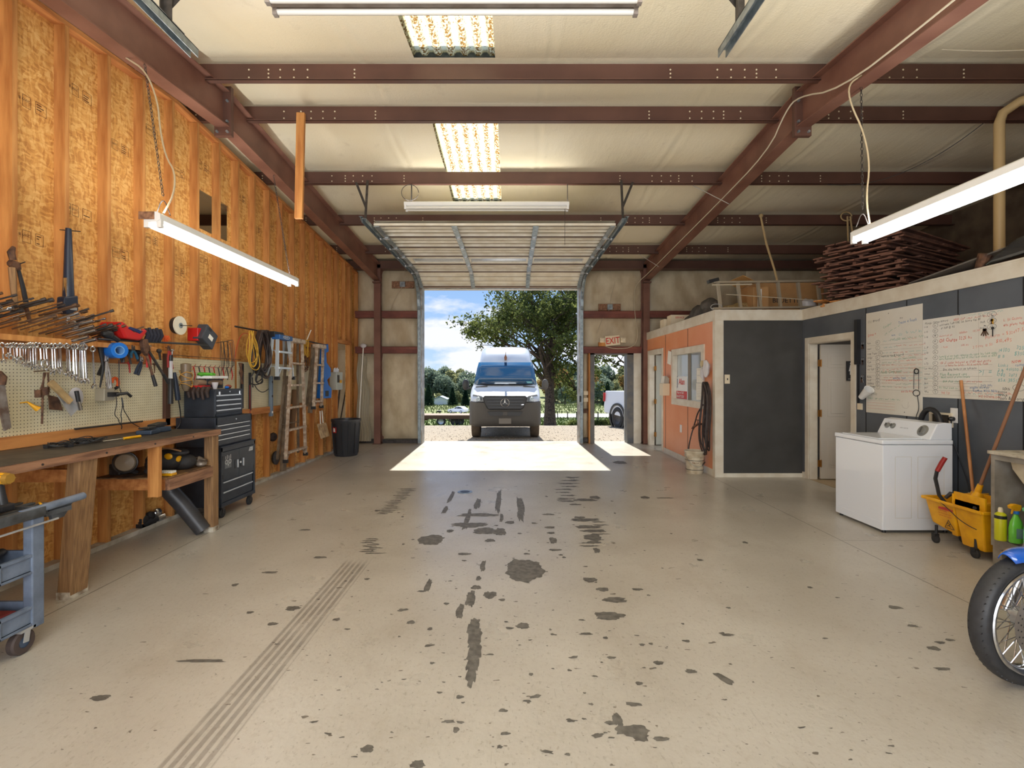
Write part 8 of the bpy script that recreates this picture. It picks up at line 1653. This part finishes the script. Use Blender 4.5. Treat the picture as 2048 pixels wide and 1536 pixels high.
# bin
t = thing('trash_can', 'large black plastic trash can at the far end of the stud wall', 'trash can', (-3.28, 9.42, 0)); c = (-3.27, 9.42, 0); b = MB(); b.lathe([(.0, 0), (.21, 0), (.225, .02), (.27, .66), (.285, .68), (.285, .72), (.262, .72), (.215, .05), (0, .04)], c, 'z', 40); b.build('barrel', mat('bin_black', (.035, .038, .045), .42), t, smooth=True)
b = MB()
for a_ in range(12): b.bar((c[0]+.232*cos(a_*pi/6), c[1]+.232*sin(a_*pi/6), .05), (c[0]+.272*cos(a_*pi/6), c[1]+.272*sin(a_*pi/6), .64), .02, .012, up=(cos(a_*pi/6), sin(a_*pi/6), 0))
b.build('rib', M_black, t); b = MB(); a_ = -pi/2-.6
b.obox((c[0]+.262*cos(a_), c[1]+.262*sin(a_), .52), (.09, .01, .11), rotm(0, 0, a_+pi/2)); lb = b.build('red_label', M_red, t); b = MB(); b.obox((c[0]+.269*cos(a_), c[1]+.269*sin(a_), .52), (.05, .006, .07), rotm(0, 0, a_+pi/2)); b.build('white_square', M_white, lb)
# rods leaning in the far corner, poles
for k, (x0, y0, x1, y1_, r_) in enumerate(((-3.95, 10.2, -3.98, 10.9, .012), (-3.85, 10.3, -3.95, 11.1, .01), (-4.0, 10.5, -3.95, 11.1, .015), (-3.9, 10.6, -4.1, 11.1, .012), (-3.86, 10.45, -3.86, 11.15, .014))):
    b = MB(); b.cyl((x0, y0, 0.0), (x1, y1_, 1.75-.1*k), r_); one('leaning_rod', 'dark rod leaning behind the far doorway, ' + ['leftmost', 'second from left', 'thickest', 'crossing the others', 'nearest the right jamb'][k], 'rod', b, M_dsteel)
t = thing('window_squeegee_pole', 'pole with a wrapped white head standing in the far left corner', 'pole', (-3.45, 11.05, 0)); b = MB(); b.cyl((-3.55, 11.0, 0.0), (-3.42, 11.0, 2.25), .014); b.build('pole', M_paper, t); b = MB(); b.ball((-3.42, 11.0, 2.28), (.075, .05, .055), 12); b.build('head', mat('plastic_film'), t, smooth=True)
b = MB(); nx_, nz_ = 26, 20; b.add([(-3.60+.32*i/nx_*(1-.35*j/nz_)+.02*sin(j*.7), 11.12+.025*sin(i*1.3+.3*sin(j*.5))+.01*sin(j*1.1), .05+2.0*j/nz_) for j in range(nz_+1) for i in range(nx_+1)], [(j*(nx_+1)+i, j*(nx_+1)+i+1, (j+1)*(nx_+1)+i+1, (j+1)*(nx_+1)+i) for j in range(nz_) for i in range(nx_)])
one('plastic_sheeting', 'crumpled plastic sheeting hanging in the far left corner', 'sheeting', b, mat('film_tan', hexc(190, 180, 158), .35, bump=1, bscale=14, stretch=(4, 1, .6)))

# ================= SERVICE CART =================
t = thing('service_cart', 'grey blue plastic service cart entering at the left edge', 'cart', (-2.95, 2.3, 0)); M_cart = mat('cart_grey_blue', hexc(112, 124, 142), .5, c2=hexc(88, 98, 114), scale=9, detail=8); M_cartb = mat('cart_worn_top', hexc(84, 88, 92), .5, c2=hexc(50, 50, 50), scale=10, detail=10)
cx0, cx1, cy0, cy1 = -3.13, -2.68, 1.75, 2.72
for z0, z1, nm in ((.14, .25, 'bottom_tray'), (.43, .54, 'middle_tray')):
    b = MB(); b.box(cx0, cx1, cy0, cy1, z0, z0+.02); b.box(cx1-.02, cx1, cy0, cy1, z0, z1); b.box(cx0, cx0+.02, cy0, cy1, z0, z1); b.box(cx0, cx1, cy1-.02, cy1, z0, z1); b.box(cx0, cx1, cy0, cy0+.02, z0, z1)
    b.box(cx1, cx1+.008, cy0, cy1-.06, z1-.018, z1); b.box(cx1, cx1+.008, cy0, cy1-.06, z0, z0+.014)
    for yy in (2.03, 2.48, cy1-.055): b.box(cx1, cx1+.008, yy-.012, yy+.012, z0, z1)
    b.build(nm, M_cart, t, bevel=.003)
b = MB(); b.box(cx0, cx1, cy0, cy1+.02, .735, .755); b.box(cx1-.03, cx1+.02, cy0, cy1, .735, .79); b.box(cx0-.02, cx0+.03, cy0, cy1+.2, .735, .79); b.box(cx0, cx1, cy1+.0, cy1+.03, .735, .785)
for k in range(5): b.box(cx0+.06+.075*k, cx0+.09+.075*k, cy0, cy1+.17, .755, .768)
b.box(cx0, cx1, cy1+.02, cy1+.18, .72, .75); b.build('top_tray', M_cartb, t, bevel=.004)
b = MB(); b.tube([(cx1-.004, cy1-.12, .775), (cx1-.004, cy1+.26, .785)], .022, 14); hd_ = b.build('push_handle', M_cart, t, smooth=True); b = MB(); b.prism([(cy1+.05, .755), (cy1+.2, .765), (cy1+.14, .69), (cy1+.07, .685)], 'x', cx1-.03, cx1-.01); b.build('handle_bracket', M_cartb, hd_)
b = MB(); b.tube([(cx1+.02, cy0, .69), (cx1+.02, cy1+.07, .70)], .006, 8); b.build('side_rod', M_alu, t)
for xx in (cx0+.0, cx1-.045):
    b = MB(); b.box(xx, xx+.055, cy1-.07, cy1+.0, .12, .735); b.build('upright', M_cart, t, bevel=.006)
    wx = xx+.02; b = MB(); b.lathe([(.03, -.022), (.058, -.022), (.066, -.014), (.066, .014), (.058, .022), (.03, .022)], (wx, cy1-.10, .066), 'x', 28); w_ = b.build('caster_wheel', mat('brown_rubber', hexc(70, 58, 54), .7), t, smooth=True); b = MB(); b.lathe([(0, -.018), (.045, -.016), (.045, .016), (0, .018)], (wx, cy1-.10, .066), 'x', 20); b.build('wheel_disc', mat('wheel_slate', hexc(70, 84, 104), .5), w_); b = MB(); b.bar((wx-.03, cy1-.09, .13), (wx-.03, cy1-.10, .066), .03, .004, up=(1, 0, 0)); b.bar((wx+.03, cy1-.09, .13), (wx+.03, cy1-.10, .066), .03, .004, up=(1, 0, 0)); b.box(wx-.035, wx+.035, cy1-.13, cy1-.05, .125, .14); b.build('caster_fork', M_alu, w_)
# on the cart
t = thing('cordless_drill', 'yellow and black cordless drill standing on the cart', 'drill', (-2.9, 2.62, .757)); D = Vector((-2.84, 2.60, .757))
b = MB(); b.tube([D + Vector((-.16, 0, .215)), D + Vector((.02, 0, .215)), D + Vector((.075, 0, .215))], [.034, .034, .030], 16); b.build('motor_housing', M_yellow, t, smooth=True); b = MB(); b.tube([D + Vector((.075, 0, .215)), D + Vector((.10, 0, .215))], [.031, .026], 16)
for q in range(8): b.bar(D + Vector((.06, .0316*cos(q*pi/4), .215+.0316*sin(q*pi/4))), D + Vector((.10, .027*cos(q*pi/4), .215+.027*sin(q*pi/4))), .005, .004)
b.build('vent_end', mat('drill_vent', hexc(150, 112, 40), .5), t)
b = MB(); b.tube([D + Vector((.035, 0, .19)), D + Vector((.045, 0, .13)), D + Vector((.055, 0, .07))], [.021, .022, .026], 12); b.build('grip', M_black, t, smooth=True)
b = MB(); b.box(D.x-.03, D.x+.09, D.y-.04, D.y+.04, .757+.035, .757+.075); b.build('battery_pack', M_black, t, bevel=.01)
t = thing('sanding_disc', 'worn round sanding pad lying against the drill on the cart', 'disc', (-2.80, 2.52, .757)); b = MB(); b.lathe([(0, -.018), (.058, -.018), (.062, 0), (.058, .018), (0, .018)], (-2.785, 2.50, .822), 'y', 28, M=rotm(.35, 0, .1)); b.build('pad', mat('sand_pad', hexc(170, 138, 92), .8, c2=hexc(130, 100, 66), scale=14), t, smooth=True)
b = MB(); b.tube([(-2.83, 2.85, .775), (-2.77, 2.80, .778)], .006, 8); one('yellow_crayon', 'short yellow crayon lying on the cart top', 'crayon', b, M_yellow)
for k, (xx, yy, lab) in enumerate(((-2.98, 2.5, 'black air ratchet lying in the middle tray of the cart, left'), (-2.85, 2.55, 'black handled tool in the middle tray of the cart, right'), (-2.78, 2.35, 'dark grease gun in the middle tray of the cart, nearest'))):
    b = MB(); b.tube([(xx, yy-.2, .51), (xx+.02, yy, .53), (xx-.01, yy+.12, .545)], [.02, .028, .022], 10); b.ball((xx, yy+.05, .545), (.035, .04, .03), 10); one('tray_tool', lab, 'tool', b, [M_black, M_dsteel, M_black][k], smooth=True)
t = thing('socket_case', 'dark red flat tool case in the bottom tray of the cart', 'case', (-2.86, 2.4, .165)); b = MB(); b.box(-3.06, -2.74, 2.1, 2.64, .162, .235); b.build('shell', mat('maroon_case', hexc(110, 38, 38), .45), t, bevel=.012); b = MB()
for q in range(3): b.box(-2.745, -2.735, 2.2+.15*q, 2.26+.15*q, .185, .215)
b.build('latch', mat('maroon_dark', hexc(70, 26, 28), .5), t)
for o in bpy.data.objects:
    if '_w' in o: del o['_w']
